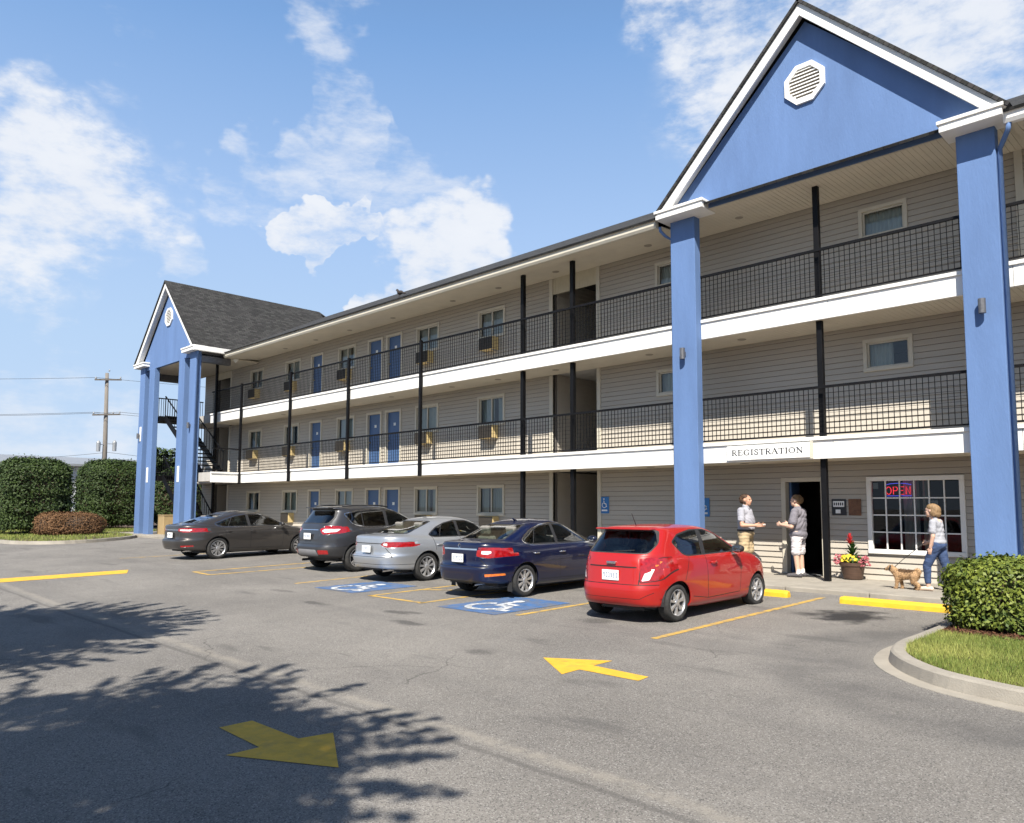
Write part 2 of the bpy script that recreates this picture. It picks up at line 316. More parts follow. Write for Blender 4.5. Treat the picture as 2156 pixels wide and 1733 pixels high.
# ------------------------------------------------------------------ helpers
def sstep(t):
    t = max(0.0, min(1.0, t)); return t * t * (3 - 2 * t)
def gz(x, y):                                   # the lot rises gently to the far end and towards the building
    return .1 * sstep((-x - 14) / 7) + .0125 * (max(-6, min(y, 13.8)) - 9.3)
ORG = {}
def new_obj(name, me, parent=None):
    o = bpy.data.objects.new(name, me); COL.objects.link(o)
    if parent is not None: o.parent = parent; ORG[o] = ORG.get(parent, Vector((0, 0, 0)))
    return o
def tag(o, label=None, cat=None, group=None, kind=None):
    if label: o['label'] = label
    if cat: o['category'] = cat
    if group: o['group'] = group
    if kind: o['kind'] = kind
    return o
def thing(name, loc, label, cat, group=None, rz=0.0, world=True):
    o = bpy.data.objects.new(name, None); COL.objects.link(o); o.location = loc; o.rotation_euler = (0, 0, rz); o.empty_display_size = .2
    ORG[o] = Vector(loc) if world else Vector((0, 0, 0))
    return tag(o, label, cat, group)
class MB:
    def __init__(s): s.v = []; s.f = []; s.m = []
    def add(s, vs, fs, mi=0):
        n = len(s.v); s.v += [tuple(p) for p in vs]; s.f += [tuple(i + n for i in f) for f in fs]; s.m += [mi] * len(fs); return s
    def box(s, x0, x1, y0, y1, z0, z1, mi=0):
        v = [(x0, y0, z0), (x1, y0, z0), (x1, y1, z0), (x0, y1, z0), (x0, y0, z1), (x1, y0, z1), (x1, y1, z1), (x0, y1, z1)]
        return s.add(v, [(0, 3, 2, 1), (4, 5, 6, 7), (0, 1, 5, 4), (1, 2, 6, 5), (2, 3, 7, 6), (3, 0, 4, 7)], mi)
    def bar(s, p, q, w, h, mi=0, up=(0, 0, 1)):      # a rectangular bar from p to q
        p = Vector(p); q = Vector(q); d = (q - p).normalized(); u = Vector(up)
        if abs(d.dot(u)) > .98: u = Vector((0, 1, 0))
        a = d.cross(u).normalized() * w / 2; b = a.cross(d).normalized() * h / 2
        v = [p - a - b, p + a - b, p + a + b, p - a + b, q - a - b, q + a - b, q + a + b, q - a + b]
        return s.add(v, [(3, 2, 1, 0), (4, 5, 6, 7), (0, 1, 5, 4), (1, 2, 6, 5), (2, 3, 7, 6), (3, 0, 4, 7)], mi)
    def tube(s, pts, rad, n=8, mi=0, cap=True):
        pts = [Vector(p) for p in pts]; rad = [rad] * len(pts) if isinstance(rad, (int, float)) else rad
        base = len(s.v); prev = None
        for i, p in enumerate(pts):
            d = (pts[min(i + 1, len(pts) - 1)] - pts[max(i - 1, 0)]).normalized()
            u = prev if prev is not None else (Vector((0, 0, 1)) if abs(d.z) < .9 else Vector((1, 0, 0)))
            a = d.cross(u)
            if a.length < 1e-5: a = d.cross(Vector((0, 1, 0)))
            a.normalize(); b = a.cross(d).normalized(); prev = b
            for k in range(n):
                t = 2 * math.pi * k / n; q = p + a * math.cos(t) * rad[i] + b * math.sin(t) * rad[i]; s.v.append(tuple(q))
        for i in range(len(pts) - 1):
            for k in range(n):
                s.f.append((base + i * n + k, base + i * n + (k + 1) % n, base + (i + 1) * n + (k + 1) % n, base + (i + 1) * n + k)); s.m.append(mi)
        if cap:
            s.f.append(tuple(base + k for k in reversed(range(n)))); s.m.append(mi)
            e = base + (len(pts) - 1) * n; s.f.append(tuple(e + k for k in range(n))); s.m.append(mi)
        return s
    def prism_xz(s, poly, y0, y1, mi=0):             # polygon in x,z pushed along y
        n = len(poly); v = [(x, y0, z) for x, z in poly] + [(x, y1, z) for x, z in poly]
        return s.add(v, [tuple(range(n)), tuple(reversed(range(n, 2 * n)))] + [((i + 1) % n, i, i + n, (i + 1) % n + n) for i in range(n)], mi)
    def prism_xy(s, poly, z0, z1, mi=0):
        n = len(poly); v = [(x, y, z0) for x, y in poly] + [(x, y, z1) for x, y in poly]
        return s.add(v, [tuple(reversed(range(n))), tuple(range(n, 2 * n))] + [(i, (i + 1) % n, (i + 1) % n + n, i + n) for i in range(n)], mi)
    def prism_yz(s, poly, x0, x1, mi=0):
        n = len(poly); v = [(x0, y, z) for y, z in poly] + [(x1, y, z) for y, z in poly]
        return s.add(v, [tuple(reversed(range(n))), tuple(range(n, 2 * n))] + [(i, (i + 1) % n, (i + 1) % n + n, i + n) for i in range(n)], mi)
    def lathe(s, prof, c=(0, 0, 0), n=24, axis='z', mi=0):   # prof: (r, h)
        base = len(s.v)
        for r, h in prof:
            for k in range(n):
                t = 2 * math.pi * k / n; a, b = r * math.cos(t), r * math.sin(t)
                p = (a, b, h) if axis == 'z' else ((a, h, b) if axis == 'y' else (h, a, b))
                s.v.append((c[0] + p[0], c[1] + p[1], c[2] + p[2]))
        for i in range(len(prof) - 1):
            for k in range(n):
                s.f.append((base + i * n + k, base + i * n + (k + 1) % n, base + (i + 1) * n + (k + 1) % n, base + (i + 1) * n + k)); s.m.append(mi)
        return s
    def build(s, name, mat, parent=None, smooth=False, bevel=0.0, fixn=False, segs=2):
        me = bpy.data.meshes.new(name); o0 = ORG.get(parent, Vector((0, 0, 0))) if parent is not None else Vector((0, 0, 0))
        me.from_pydata([(p[0] - o0.x, p[1] - o0.y, p[2] - o0.z) for p in s.v], [], s.f)
        mats = mat if isinstance(mat, (list, tuple)) else [mat]
        for mm in mats: me.materials.append(MATS[mm])
        if any(s.m): me.polygons.foreach_set('material_index', s.m)
        if smooth: me.polygons.foreach_set('use_smooth', [True] * len(s.f))
        me.update()
        if fixn:
            bm = bmesh.new(); bm.from_mesh(me); bmesh.ops.recalc_face_normals(bm, faces=bm.faces); bm.to_mesh(me); bm.free()
        o = new_obj(name, me, parent)
        if bevel:
            md = o.modifiers.new('bevel', 'BEVEL'); md.width = bevel; md.segments = segs; md.limit_method = 'ANGLE'; md.angle_limit = R(40)
        return o
def rects(x0, x1, z0, z1, holes):
    """split the rectangle x0..x1, z0..z1 round rectangular holes (hx0,hx1,hz0,hz1)"""
    xs = sorted({x0, x1, *[min(max(h[i], x0), x1) for h in holes for i in (0, 1)]})
    out = []
    for a, b in zip(xs[:-1], xs[1:]):
        if b - a < 1e-6: continue
        segs = [(z0, z1)]
        for h in holes:
            if h[0] < b - 1e-6 and h[1] > a + 1e-6:
                ns = []
                for p, q in segs:
                    if h[3] <= p or h[2] >= q: ns.append((p, q)); continue
                    if h[2] > p + 1e-6: ns.append((p, h[2]))
                    if h[3] < q - 1e-6: ns.append((h[3], q))
                segs = ns
        for p, q in segs: out.append([a, b, p, q])
    # merge neighbours of equal height
    out.sort(key=lambda r: (round(r[2], 4), round(r[3], 4), r[0])); mg = []
    for r in out:
        if mg and abs(mg[-1][1] - r[0]) < 1e-6 and abs(mg[-1][2] - r[2]) < 1e-6 and abs(mg[-1][3] - r[3]) < 1e-6: mg[-1][1] = r[1]
        else: mg.append(r)
    return mg
def np_mesh(name, verts, quads, mat, parent=None, tone=None, smooth=False, tris=False):
    k = 3 if tris else 4
    me = bpy.data.meshes.new(name); nv, nf = len(verts), len(quads)
    me.vertices.add(nv); me.vertices.foreach_set('co', np.asarray(verts, np.float32).ravel())
    me.loops.add(nf * k); me.loops.foreach_set('vertex_index', np.asarray(quads, np.int32).ravel())
    me.polygons.add(nf); me.polygons.foreach_set('loop_start', np.arange(nf, dtype=np.int32) * k)
    try: me.polygons.foreach_set('loop_total', np.full(nf, k, np.int32))
    except Exception: pass
    me.materials.append(MATS[mat])
    if tone is not None:
        a = me.attributes.new('tone', 'FLOAT', 'POINT'); a.data.foreach_set('value', np.asarray(tone, np.float32))
    me.update(calc_edges=True); me.validate()
    if smooth: me.polygons.foreach_set('use_smooth', [True] * nf)
    return new_obj(name, me, parent)
def leaves(centers, normals, length, width, jitter, seed=1):
    """folded leaf quads (two triangles as one bent quad) at centers, facing roughly along normals"""
    r = np.random.default_rng(seed); n = len(centers)
    nn = normals + r.normal(0, jitter, (n, 3)); nn /= np.linalg.norm(nn, axis=1)[:, None] + 1e-9
    t = r.normal(0, 1, (n, 3)); t -= (t * nn).sum(1)[:, None] * nn; t /= np.linalg.norm(t, axis=1)[:, None] + 1e-9
    b = np.cross(nn, t); L = length * r.uniform(.65, 1.25, n)[:, None]; W = width * r.uniform(.7, 1.2, n)[:, None]
    droop = nn * L * r.uniform(-.25, .1, n)[:, None]
    v = np.stack([centers - t * L / 2, centers + b * W / 2, centers + t * L / 2 + droop, centers - b * W / 2], 1).reshape(-1, 3)
    q = np.arange(n * 4).reshape(-1, 4)
    tone = np.repeat(r.uniform(0, .75, n), 4)
    return v, q, tone

# ------------------------------------------------------------------ ground
def grid_sheet(name, xs, ys, zf, mat):
    V = [(x, y, zf(x, y)) for y in ys for x in xs]; nx = len(xs)
    F = [(j * nx + i, j * nx + i + 1, (j + 1) * nx + i + 1, (j + 1) * nx + i) for j in range(len(ys) - 1) for i in range(nx - 1)]
    mb = MB(); mb.add(V, F); return mb.build(name, mat, smooth=True)
gx = [-900, -300, -120, -80] + list(np.arange(-60, 21, 1.0)) + [30, 60, 150, 400, 900]
gy = [-500, -150, -60, -30] + list(np.arange(-16, 30, 1.0)) + [34, 40, 60, 100, 200, 500, 1100]
lot = grid_sheet('parking_lot', gx, gy, gz, 'asphalt'); tag(lot, kind='structure')

def flat(mb, poly, dz):
    mb.add([(x, y, gz(x, y) + dz) for x, y in poly], [tuple(range(len(poly)))])
def stripe(x0, y0, x1, y1, w=.1, mat='paint_line', name='parking_line'):
    d = Vector((x1 - x0, y1 - y0)); L = d.length; d /= L; n = Vector((-d.y, d.x)) * w / 2; k = max(1, int(L / .5)); mb = MB()
    V = []
    for i in range(k + 1):
        p = Vector((x0, y0)) + d * L * i / k
        for sgn in (-1, 1): q = p + n * sgn; V.append((q.x, q.y, gz(q.x, q.y) + .004))
    mb.add(V, [(2 * i, 2 * i + 2, 2 * i + 3, 2 * i + 1) for i in range(k)])
    return mb.build(name, mat, lot, fixn=True)
for a in ((-5.48, 7.99, -5.57, 13.2), (-8.03, 8.2, -8.2, 13.2), (-11.59, 8.05, -11.85, 13.2), (-10.16, 8.05, -10.35, 13.2), (-14.44, 8.2, -14.9, 13.2), (-18.02, 7.55, -18.35, 13.2), (-17.2, 7.55, -17.3, 13.2), (-23.3, 7.7, -23.6, 13.2)):
    stripe(*a)
for a in ((-11.63, 8.1, -10.12, 8.13), (-18.06, 7.6, -17.16, 7.62)): stripe(*a)
stripe(-11.6, 9.3, -10.3, 10.3); stripe(-11.65, 10.8, -10.35, 11.8)
def arrow(poly, label):
    mb = MB(); flat(mb, poly, .004); return mb.build('direction_arrow', 'paint_yellow', lot, fixn=True)
arrow([(-5.71, 6.24), (-5.06, 6.62), (-5.06, 6.30), (-4.36, 6.27), (-4.34, 6.07), (-5.05, 6.06), (-5.04, 5.78)], '')
arrow([(-4.36, 2.82), (-5.03, 3.20), (-5.09, 2.95), (-5.76, 2.93), (-5.77, 2.67), (-5.11, 2.66), (-5.12, 2.42)], '')
mb = MB(); flat(mb, [(-19.36, 3.98), (-18.60, 3.86), (-18.70, 6.35), (-19.46, 6.64)], .004); mb.build('stop_bar', 'paint_yellow', lot, fixn=True)
def wheelchair(cx, cy, s, mirror=1):
    """the access symbol painted on its blue pad, read from the driving lane"""
    mb = MB()
    def pt(u, v): return (cx + mirror * u * s, cy + v * s)
    def strokes(pts, w):
        for (a, b), (c, d) in zip(pts[:-1], pts[1:]):
            L = math.hypot(c - a, d - b); nx, ny = -(d - b) / L * w / 2, (c - a) / L * w / 2
            ex, ey = (c - a) / L * w * .35, (d - b) / L * w * .35
            poly = [pt(a + nx - ex, b + ny - ey), pt(c + nx + ex, d + ny + ey), pt(c - nx + ex, d - ny + ey), pt(a - nx - ex, b - ny - ey)]
            flat(mb, poly, .010)
    wheel = [(-.05 + .27 * math.cos(R(t)), -.16 + .27 * math.sin(R(t))) for t in range(120, 361, 20)]
    strokes(wheel, .09); strokes([(-.05, .26), (-.02, -.02), (.2, -.04), (.3, -.32), (.4, -.30)], .10); strokes([(-.03, .12), (.17, .12)], .08)
    head = [pt(-.06 + .085 * math.cos(R(t)), .40 + .085 * math.sin(R(t))) for t in range(0, 360, 30)]; flat(mb, head, .010)
    return mb
for (x0, x1, y0, y1) in ((-9.62, -8.3, 8.0, 9.75), (-13.5, -12.15, 8.08, 9.6)):
    mb = MB(); flat(mb, [(x0, y0), (x1, y0), (x1, y1), (x0, y1)], .005); pad = mb.build('accessible_bay_pad', 'paint_blue', lot)
    wheelchair((x0 + x1) / 2, (y0 + y1) / 2 - .1, 1.25).build('access_symbol', 'paint_white', pad, fixn=True)

# pavement along the building
sx = list(np.arange(-41, 3.6, 1.5))
def walk():
    mb = MB()
    for a, b in zip(sx[:-1], sx[1:]):
        pass
    return mb
pav = thing('pavement', (-18, 15, 0), None, None); pav['kind'] = 'structure'
for k, (a, b) in enumerate(zip(sx[:-1], sx[1:])):
    f = 13.72 if a > -31.6 else 12.85
    mb = MB(); g = .012 / 2; za, zb = gz(a, 13.8) + .08, gz(b, 13.8) + .08
    V = [(a + g, f, za - .5), (b - g, f, zb - .5), (b - g, 16.4, zb - .5), (a + g, 16.4, za - .5), (a + g, f, za), (b - g, f, zb), (b - g, 16.4, zb), (a + g, 16.4, za)]
    mb.add(V, [(0, 3, 2, 1), (4, 5, 6, 7), (0, 1, 5, 4), (1, 2, 6, 5), (2, 3, 7, 6), (3, 0, 4, 7)])
    mb.build('paving_slab', 'concrete', pav, bevel=.018)

# planted island on the right: kerb, gutter pan, lawn
inner = [(-2.9, 13.7), (-2.9, 12), (-2.9, 10.4), (-2.9, 9.7), (-2.91, 9.25), (-2.87, 8.92), (-2.77, 8.57), (-2.55, 8.22), (-2.2, 7.88), (-1.8, 7.70), (-1.3, 7.56), (-.7, 7.44), (.2, 7.3), (1.5, 7.15), (4, 6.95), (9, 6.7)]
def smooth_path(p, n=3):
    P = [Vector(q) for q in p]; out = []
    for i in range(len(P) - 1):
        a, b, c, d = P[max(i - 1, 0)], P[i], P[i + 1], P[min(i + 2, len(P) - 1)]
        for k in range(n):
            t = k / n; out.append(.5 * ((2 * b) + (c - a) * t + (2 * a - 5 * b + 4 * c - d) * t * t + (3 * b - a - 3 * c + d) * t ** 3))
    return out + [P[-1]]
IN = smooth_path(inner)
def offs(path, d):
    out = []
    for i, p in enumerate(path):
        t = (path[min(i + 1, len(path) - 1)] - path[max(i - 1, 0)]).normalized(); n = Vector((t.y, -t.x))
        out.append(p + n * -d if False else p - Vector((-t.y, t.x)) * d)
    return out
def sweep(path, prof, name, mat, kind='structure', parent=None):
    """prof: list of (offset outwards, height above ground)"""
    mb = MB(); rows = [offs(path, o) for o, h in prof]; n = len(path)
    V = [(rows[j][i].x, rows[j][i].y, gz(rows[j][i].x, rows[j][i].y) + prof[j][1]) for j in range(len(prof)) for i in range(n)]
    F = [(j * n + i, j * n + i + 1, (j + 1) * n + i + 1, (j + 1) * n + i) for j in range(len(prof) - 1) for i in range(n - 1)]
    mb.add(V, F); o = mb.build(name, mat, parent, smooth=False, fixn=True)
    if kind: o['kind'] = kind
    return o
isl = thing('planted_island', (-1, 9, 0), None, None); isl['kind'] = 'structure'
sweep(IN, [(-.02, .02), (0, .125), (.02, .135), (.115, .13), (.14, .115), (.165, .015), (.17, -.05)], 'kerb', 'concrete', None, isl)
sweep(IN, [(.16, .012), (.31, .006), (.32, -.05)], 'gutter_pan', 'concrete', None, isl)
lawn_poly = [(p.x, p.y) for p in IN] + [(9, 13.7)]
mb = MB(); mb.add([(x, y, gz(x, y) + .115) for x, y in lawn_poly], [tuple(range(len(lawn_poly)))]); mb.build('lawn_soil', 'soil', isl, fixn=True)
def in_poly(px, py, poly):
    poly = np.asarray(poly); inside = np.zeros(len(px), bool); j = len(poly) - 1
    for i in range(len(poly)):
        xi, yi = poly[i]; xj, yj = poly[j]
        c = ((yi > py) != (yj > py)) & (px < (xj - xi) * (py - yi) / (yj - yi + 1e-12) + xi); inside ^= c; j = i
    return inside
def grass_field(name, poly, n, hgt, wid, seed, base, label):
    r = np.random.default_rng(seed); P = np.asarray(poly); lo_, hi = P.min(0), P.max(0)
    x = r.uniform(lo_[0], hi[0], n); y = r.uniform(lo_[1], hi[1], n); k = in_poly(x, y, poly); x, y = x[k], y[k]; n = len(x)
    z = np.array([gz(a, b) for a, b in zip(x, y)]) + base
    h = hgt * r.uniform(.5, 1.3, n); a = r.uniform(0, 2 * np.pi, n); le = r.uniform(.1, .75, n) * h; b2 = r.uniform(0, 2 * np.pi, n)
    dx, dy = np.cos(a) * wid, np.sin(a) * wid
    v0 = np.stack([x - dx, y - dy, z], 1); v1 = np.stack([x + dx, y + dy, z], 1); v2 = np.stack([x + np.cos(b2) * le, y + np.sin(b2) * le, z + h], 1)
    V = np.stack([v0, v1, v2], 1).reshape(-1, 3); T = np.arange(n * 3).reshape(-1, 3)
    patch = .35 * np.sin(x * 2.1 + 1.3 * np.sin(y * 1.7)) * np.sin(y * 2.6 + x) + r.uniform(0, .75, n)
    o = np_mesh(name, V, T, 'grass', tone=np.repeat(np.clip(patch, 0, 1), 3), tris=True); tag(o, label, 'grass', kind='stuff'); return o
mul_poly = [(-2.9, 10.15), (-2.4, 10.1), (-1.4, 9.9), (9, 9.6), (9, 13.7), (-2.9, 13.7)]
near_lawn = [q for q in lawn_poly if q[0] < 3.2 and q[1] < 10.15] + [(3.2, 10.0), (-2.0, 10.02), (-2.86, 10.1)]
grass_field('lawn_grass', near_lawn, 120000, .055, .0035, 3, .11, 'short green and straw lawn inside the kerbed island')
mb = MB(); mb.add([(x, y, gz(x, y) + .135) for x, y in mul_poly], [tuple(range(len(mul_poly)))]); mb.build('mulch_bed', 'mulch', isl, fixn=True)
# loose bark chips round the hedge foot
r = np.random.default_rng(5); n = 2600; cx = r.uniform(-2.85, 1.5, n); cy = 10.28 - .06 * (cx + 2.9) + r.normal(0, .13, n); cz = np.array([gz(a, b) for a, b in zip(cx, cy)]) + .14 + r.uniform(0, .02, n)
v, q, t = leaves(np.stack([cx, cy, cz], 1), np.tile([0, 0, 1.0], (n, 1)), .06, .022, .5, 6); chips = np_mesh('bark_chips', v, q, 'mulch', tone=t); tag(chips, 'reddish bark chips spread along the hedge foot', 'mulch', kind='stuff')

# far left planting: kerbed lawn under the tall hedges
LK = smooth_path([(-70, 5.9), (-45, 6.8), (-36.6, 7.4), (-34.2, 7.75), (-33.2, 8.6), (-33.2, 9.6), (-34.2, 11.0), (-35.6, 12.2), (-37.5, 12.8), (-41, 12.9)])
far = thing('far_planting', (-45, 10, 0), None, None); far['kind'] = 'structure'
sweep(LK, [(-.02, .02), (0, .125), (.13, .12), (.16, .0), (.17, -.05)], 'kerb', 'concrete', None, far)
lp = [(p.x, p.y) for p in LK] + [(-41, 40), (-70, 40)]
mb = MB(); mb.add([(x, y, gz(x, y) + .11) for x, y in lp], [tuple(range(len(lp)))]); mb.build('lawn_soil', 'soil', far, fixn=True)
nl = [(p.x, p.y) for p in LK] + [(-41, 16), (-60, 16), (-60, 6.5)]
grass_field('far_lawn_grass', nl, 60000, .09, .011, 9, .1, 'mown green lawn at the foot of the tall hedges')
# ------------------------------------------------------------------ the motel
YF, YW = 15.05, 16.33                     # balcony edge and wall plane
Z1, Z2, Z3, ZT = .12, 2.98, 5.78, 8.2      # floor levels and top soffit
S1, S2 = 2.56, 5.36                        # undersides of the balconies
XL, XR = -38.0, 3.4
motel = thing('motel', (-18, 16.33, .1), 'three storey grey sided motel with blue gabled porches and two balconies', 'motel')
XWIN = [(-17.72, -16.50), (-20.90, -19.66), (-25.85, -24.62), (-29.98, -28.72), (-33.25, -31.98)]
XDOOR = [(-22.66, -21.70), (-23.83, -22.87), (-27.88, -26.94)]
BZ = (-14.53, -12.92); PZ = (-36.75, -35.25)
SMALL = [(-10.99, -10.03), (-5.88, -4.92), (-1.6, -.6)]
FL = [(Z1, S1), (Z2, S2), (Z3, ZT)]
HEAD = [2.25, 5.035, 7.80]
WBOT = [1.295, 4.08, 6.845]
REG = (-7.74, -6.80, Z1 - .1, 2.235); OFF = (-5.91, -4.12, .66, 2.215)
def holes_for(k):
    z0, z1 = FL[k]; H = []
    for a, b in XWIN: H.append((a + .02, b - .02, WBOT[k] + .02, HEAD[k] - .02))
    for a, b in XDOOR: H.append((a + .02, b - .02, z0 - .1, HEAD[k] - .02))
    H.append((*BZ, z0 - .2, 9)); H.append((*PZ, z0 - .2, 9))
    if k == 0: H += [(REG[0] + .02, REG[1] - .02, -1, REG[3] - .02), (OFF[0] + .02, OFF[1] - .02, OFF[2] + .02, OFF[3] - .02)]
    else:
        zt = 5.065 if k == 1 else 7.86
        for a, b in SMALL: H.append((a + .02, b - .02, zt - .68 + .02, zt - .02))
    return H
far_boards = MB(); rnd = random.Random(3)
for k, (z0, z1) in enumerate(FL):
    H = holes_for(k); zb = z0 - .06 if k else z0 - .12
    for sa, sb in ((XL, PZ[0]), (PZ[1], BZ[0]), (BZ[1], XR)):
        core = MB()
        for a, b, p, q in rects(sa, sb, zb, z1 + .1, H): core.box(a, b, YW, YW + .16, p, q)
        wall = core.build('front_wall', 'wall_core', motel)
        if sb == BZ[0]: wall_mid = wall
    # lap siding, course by course
    e = .1245; n = int((z1 - zb) / e) + 1
    for i in range(n):
        p = zb + i * e; q = min(p + e - .007, z1 + .02)  # gap bares the dark core, standing in for the shadow under each lap
        if q - p < .03: continue
        for a, b, pp, qq in rects(XL, XR, p, q, H):
            if b - a < .03: continue
            cuts = [a]
            while b - cuts[-1] > 4.6: cuts.append(cuts[-1] + rnd.uniform(2.6, 3.7))
            if b - cuts[-1] < .6 and len(cuts) > 1: cuts.pop()
            cuts.append(b)
            for u, w in zip(cuts[:-1], cuts[1:]):
                ty = YW - .004; by = YW - .030
                V = [(u, by, pp), (w, by, pp), (w, YW + .002, pp), (u, YW + .002, pp), (u, ty, qq), (w, ty, qq), (w, YW + .002, qq), (u, YW + .002, qq)]
                F = [(0, 3, 2, 1), (4, 5, 6, 7), (0, 1, 5, 4), (1, 2, 6, 5), (2, 3, 7, 6), (3, 0, 4, 7)]
                if u > -12.95 and w < -2.9 or (u > -16.6 and w < -14.4):
                    MB().add(V, F).build('siding_board', 'siding', wall_mid if u < -14.4 else wall)
                else: far_boards.add(V, F)
o = far_boards.build('distant_siding', 'siding', motel); o['kind'] = 'stuff'
# slabs, back and end walls, ceilings
mb = MB(); mb.box(XL, XR, YF + .07, 25.5, S1 + .05, Z2 - .005); mb.build('balcony_slab', 'deck_concrete', motel)
mb = MB(); mb.box(XL, XR, YF + .07, 25.5, S2 + .05, Z3 - .005); mb.build('balcony_slab', 'deck_concrete', motel)
mb = MB(); mb.box(XL, XR, 25.5, 25.7, -.2, 8.3).box(XL - .16, XL - .001, YW, 25.7, -.2, 8.3).box(XR + .001, XR + .16, YW, 25.7, -.2, 8.3); mb.build('rear_wall', 'siding', motel)
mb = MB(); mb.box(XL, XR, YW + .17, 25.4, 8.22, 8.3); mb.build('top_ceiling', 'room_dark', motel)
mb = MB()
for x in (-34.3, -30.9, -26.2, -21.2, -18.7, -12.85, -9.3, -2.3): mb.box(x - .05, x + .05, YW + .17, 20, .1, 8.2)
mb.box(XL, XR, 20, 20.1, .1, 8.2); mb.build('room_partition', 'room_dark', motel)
# breezeways: side walls with siding, closed at the back
for a, b in (BZ, PZ):
    mb = MB()
    for z0, z1 in FL:
        for x, sgn in ((a, 1), (b, -1)):
            i = 0
            while z0 + i * .1245 < z1:
                p = z0 - .05 + i * .1245; q = min(p + .1245, z1 + .04)
                xa = sorted((x - .10 * sgn, x + .0005 * sgn)); xb_ = x + .02 * sgn
                V = [(x - .1 * sgn, YW + .17, p), (xb_, YW + .17, p), (x + .004 * sgn, YW + .17, q), (x - .1 * sgn, YW + .17, q), (x - .1 * sgn, 24.5, p), (xb_, 24.5, p), (x + .004 * sgn, 24.5, q), (x - .1 * sgn, 24.5, q)]
                mb.add(V, [(0, 1, 2, 3), (7, 6, 5, 4), (0, 4, 5, 1), (1, 5, 6, 2), (2, 6, 7, 3), (3, 7, 4, 0)]); i += 1
    mb.build('breezeway_siding', 'siding', motel, fixn=True)
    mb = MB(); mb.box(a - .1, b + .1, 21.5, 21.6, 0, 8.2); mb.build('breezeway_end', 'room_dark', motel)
mb = MB()      # vertical boards above the top breezeway opening
for a, b in (BZ, PZ):
    hd = MB().box(a, b, YW + .0, YW + .05, 7.74, ZT + .02).build('breezeway_header', 'header_siding', motel)
    x = a
    while x < b - .02:
        MB().box(x + .004, min(x + .1, b) - .004, YW - .018, YW - .0005, 7.735, ZT + .02).build('header_board', 'header_siding', hd); x += .1
for a, b in (BZ, PZ):
    for x0, x1 in ((a - .13, a), (b, b + .12)):
        for k, (z0, z1) in enumerate(FL):
            mb = MB(); mb.box(x0, x1, YW - .045, YW + .06, z0 - .02, z1); mb.build('corner_trim', 'cream_trim', motel, bevel=.006)
mb = MB(); mb.box(-3.05, -2.92, YW - .05, YW + .03, Z3, ZT); mb.build('corner_trim', 'cream_trim', motel)

def curtain_mb(x0, x1, z0, z1, y, pitch_=.085, amp=.022):
    n = max(4, int((x1 - x0) / .014)); mb = MB(); V = []
    for i in range(n + 1):
        x = x0 + (x1 - x0) * i / n; yy = y + amp * math.sin(2 * math.pi * (x + .013 * math.sin(x * 9)) / pitch_)
        V += [(x, yy, z0), (x, yy, z1)]
    mb.add(V, [(2 * i, 2 * i + 2, 2 * i + 3, 2 * i + 1) for i in range(n)]); return mb
def window(x0, x1, z0, z1, pale=False, drawn=.8, name='window', mull=True, gap=None):
    """trimmed slider: frame, sash, glass, curtain"""
    t = .075; y = YW
    fr = MB(); fr.box(x0, x1, y - .05, y + .02, z1 - t, z1).box(x0, x1, y - .06, y + .02, z0, z0 + t).box(x0, x0 + t, y - .047, y + .02, z0 + t, z1 - t).box(x1 - t, x1, y - .047, y + .02, z0 + t, z1 - t)
    w = fr.build(name, 'cream_trim', motel, bevel=.006)
    a, b, c, d = x0 + t, x1 - t, z0 + t, z1 - t; s = .035
    sm = MB(); sm.box(a, b, y + .012, y + .06, d - s, d).box(a, b, y + .012, y + .06, c, c + s).box(a, a + s, y + .013, y + .059, c + s, d - s).box(b - s, b, y + .013, y + .059, c + s, d - s)
    if mull: m = (a + b) / 2; sm.box(m - .022, m + .022, y + .008, y + .062, c + s, d - s)
    sm.build('sash', 'cream_trim', w)
    g = MB(); g.add([(a + s, y + .04, c + s), (b - s, y + .04, c + s), (b - s, y + .04, d - s), (a + s, y + .04, d - s)], [(0, 1, 2, 3)]); g.build('pane', 'window_glass', w)
    cm_ = 'curtain_pale' if pale else 'curtain'
    if gap: spans = [(a - .03, gap[0]), (gap[1], b + .03)]
    else: spans = [(a - .03, b + .03)]
    for p, q in spans:
        if q - p > .05: curtain_mb(p, q, c - .03, d + .03, y + .16).build('curtain', cm_, w, smooth=True)
    return w
def ac_unit(xc, z1):
    x0, x1 = xc - .31, xc + .31; z0 = z1 - .40; y0 = YW - .30
    c = MB(); c.box(x0, x1, y0 + .03, YW + .02, z0, z1); u = c.build('air_conditioner', 'ac_case', motel, bevel=.012)
    g = MB(); g.box(x0 + .015, x1 - .015, y0 + .010, y0 + .029, z0 + .012, z1 - .012)
    for i in range(9): zz = z0 + .04 + i * .04; g.box(x0 + .03, x1 - .03, y0, y0 + .013, zz, zz + .018)
    g.build('grille', 'grille_dark', u)
    b = MB(); b.box(x0 + .05, x0 + .08, y0 + .06, YW, z0 - .03, z0).box(x1 - .08, x1 - .05, y0 + .06, YW, z0 - .03, z0); b.build('bracket', 'grey_metal', u)
for k in range(3):
    for j, (a, b) in enumerate(XWIN):
        d = b - a; gp = None
        if (j + k) % 3 == 0: gp = (a + d * .30, a + d * .42)
        elif (j + k) % 3 == 1: gp = (a + d * .5, a + d * .62)
        window(a, b, WBOT[k], HEAD[k], pale=(k > 0 and (j * 2 + k) % 3 != 0), gap=gp)
        ac_unit((a + b) / 2 - (.0 if k else -.05), WBOT[k] - .005)
for k in (1, 2):
    zt = 5.065 if k == 1 else 7.86
    for j, (a, b) in enumerate(SMALL):
        window(a, b, zt - .68, zt, pale=True, mull=False, gap=((a + b) / 2 + .05, b + .1) if (k == 1 and j == 1) else None)
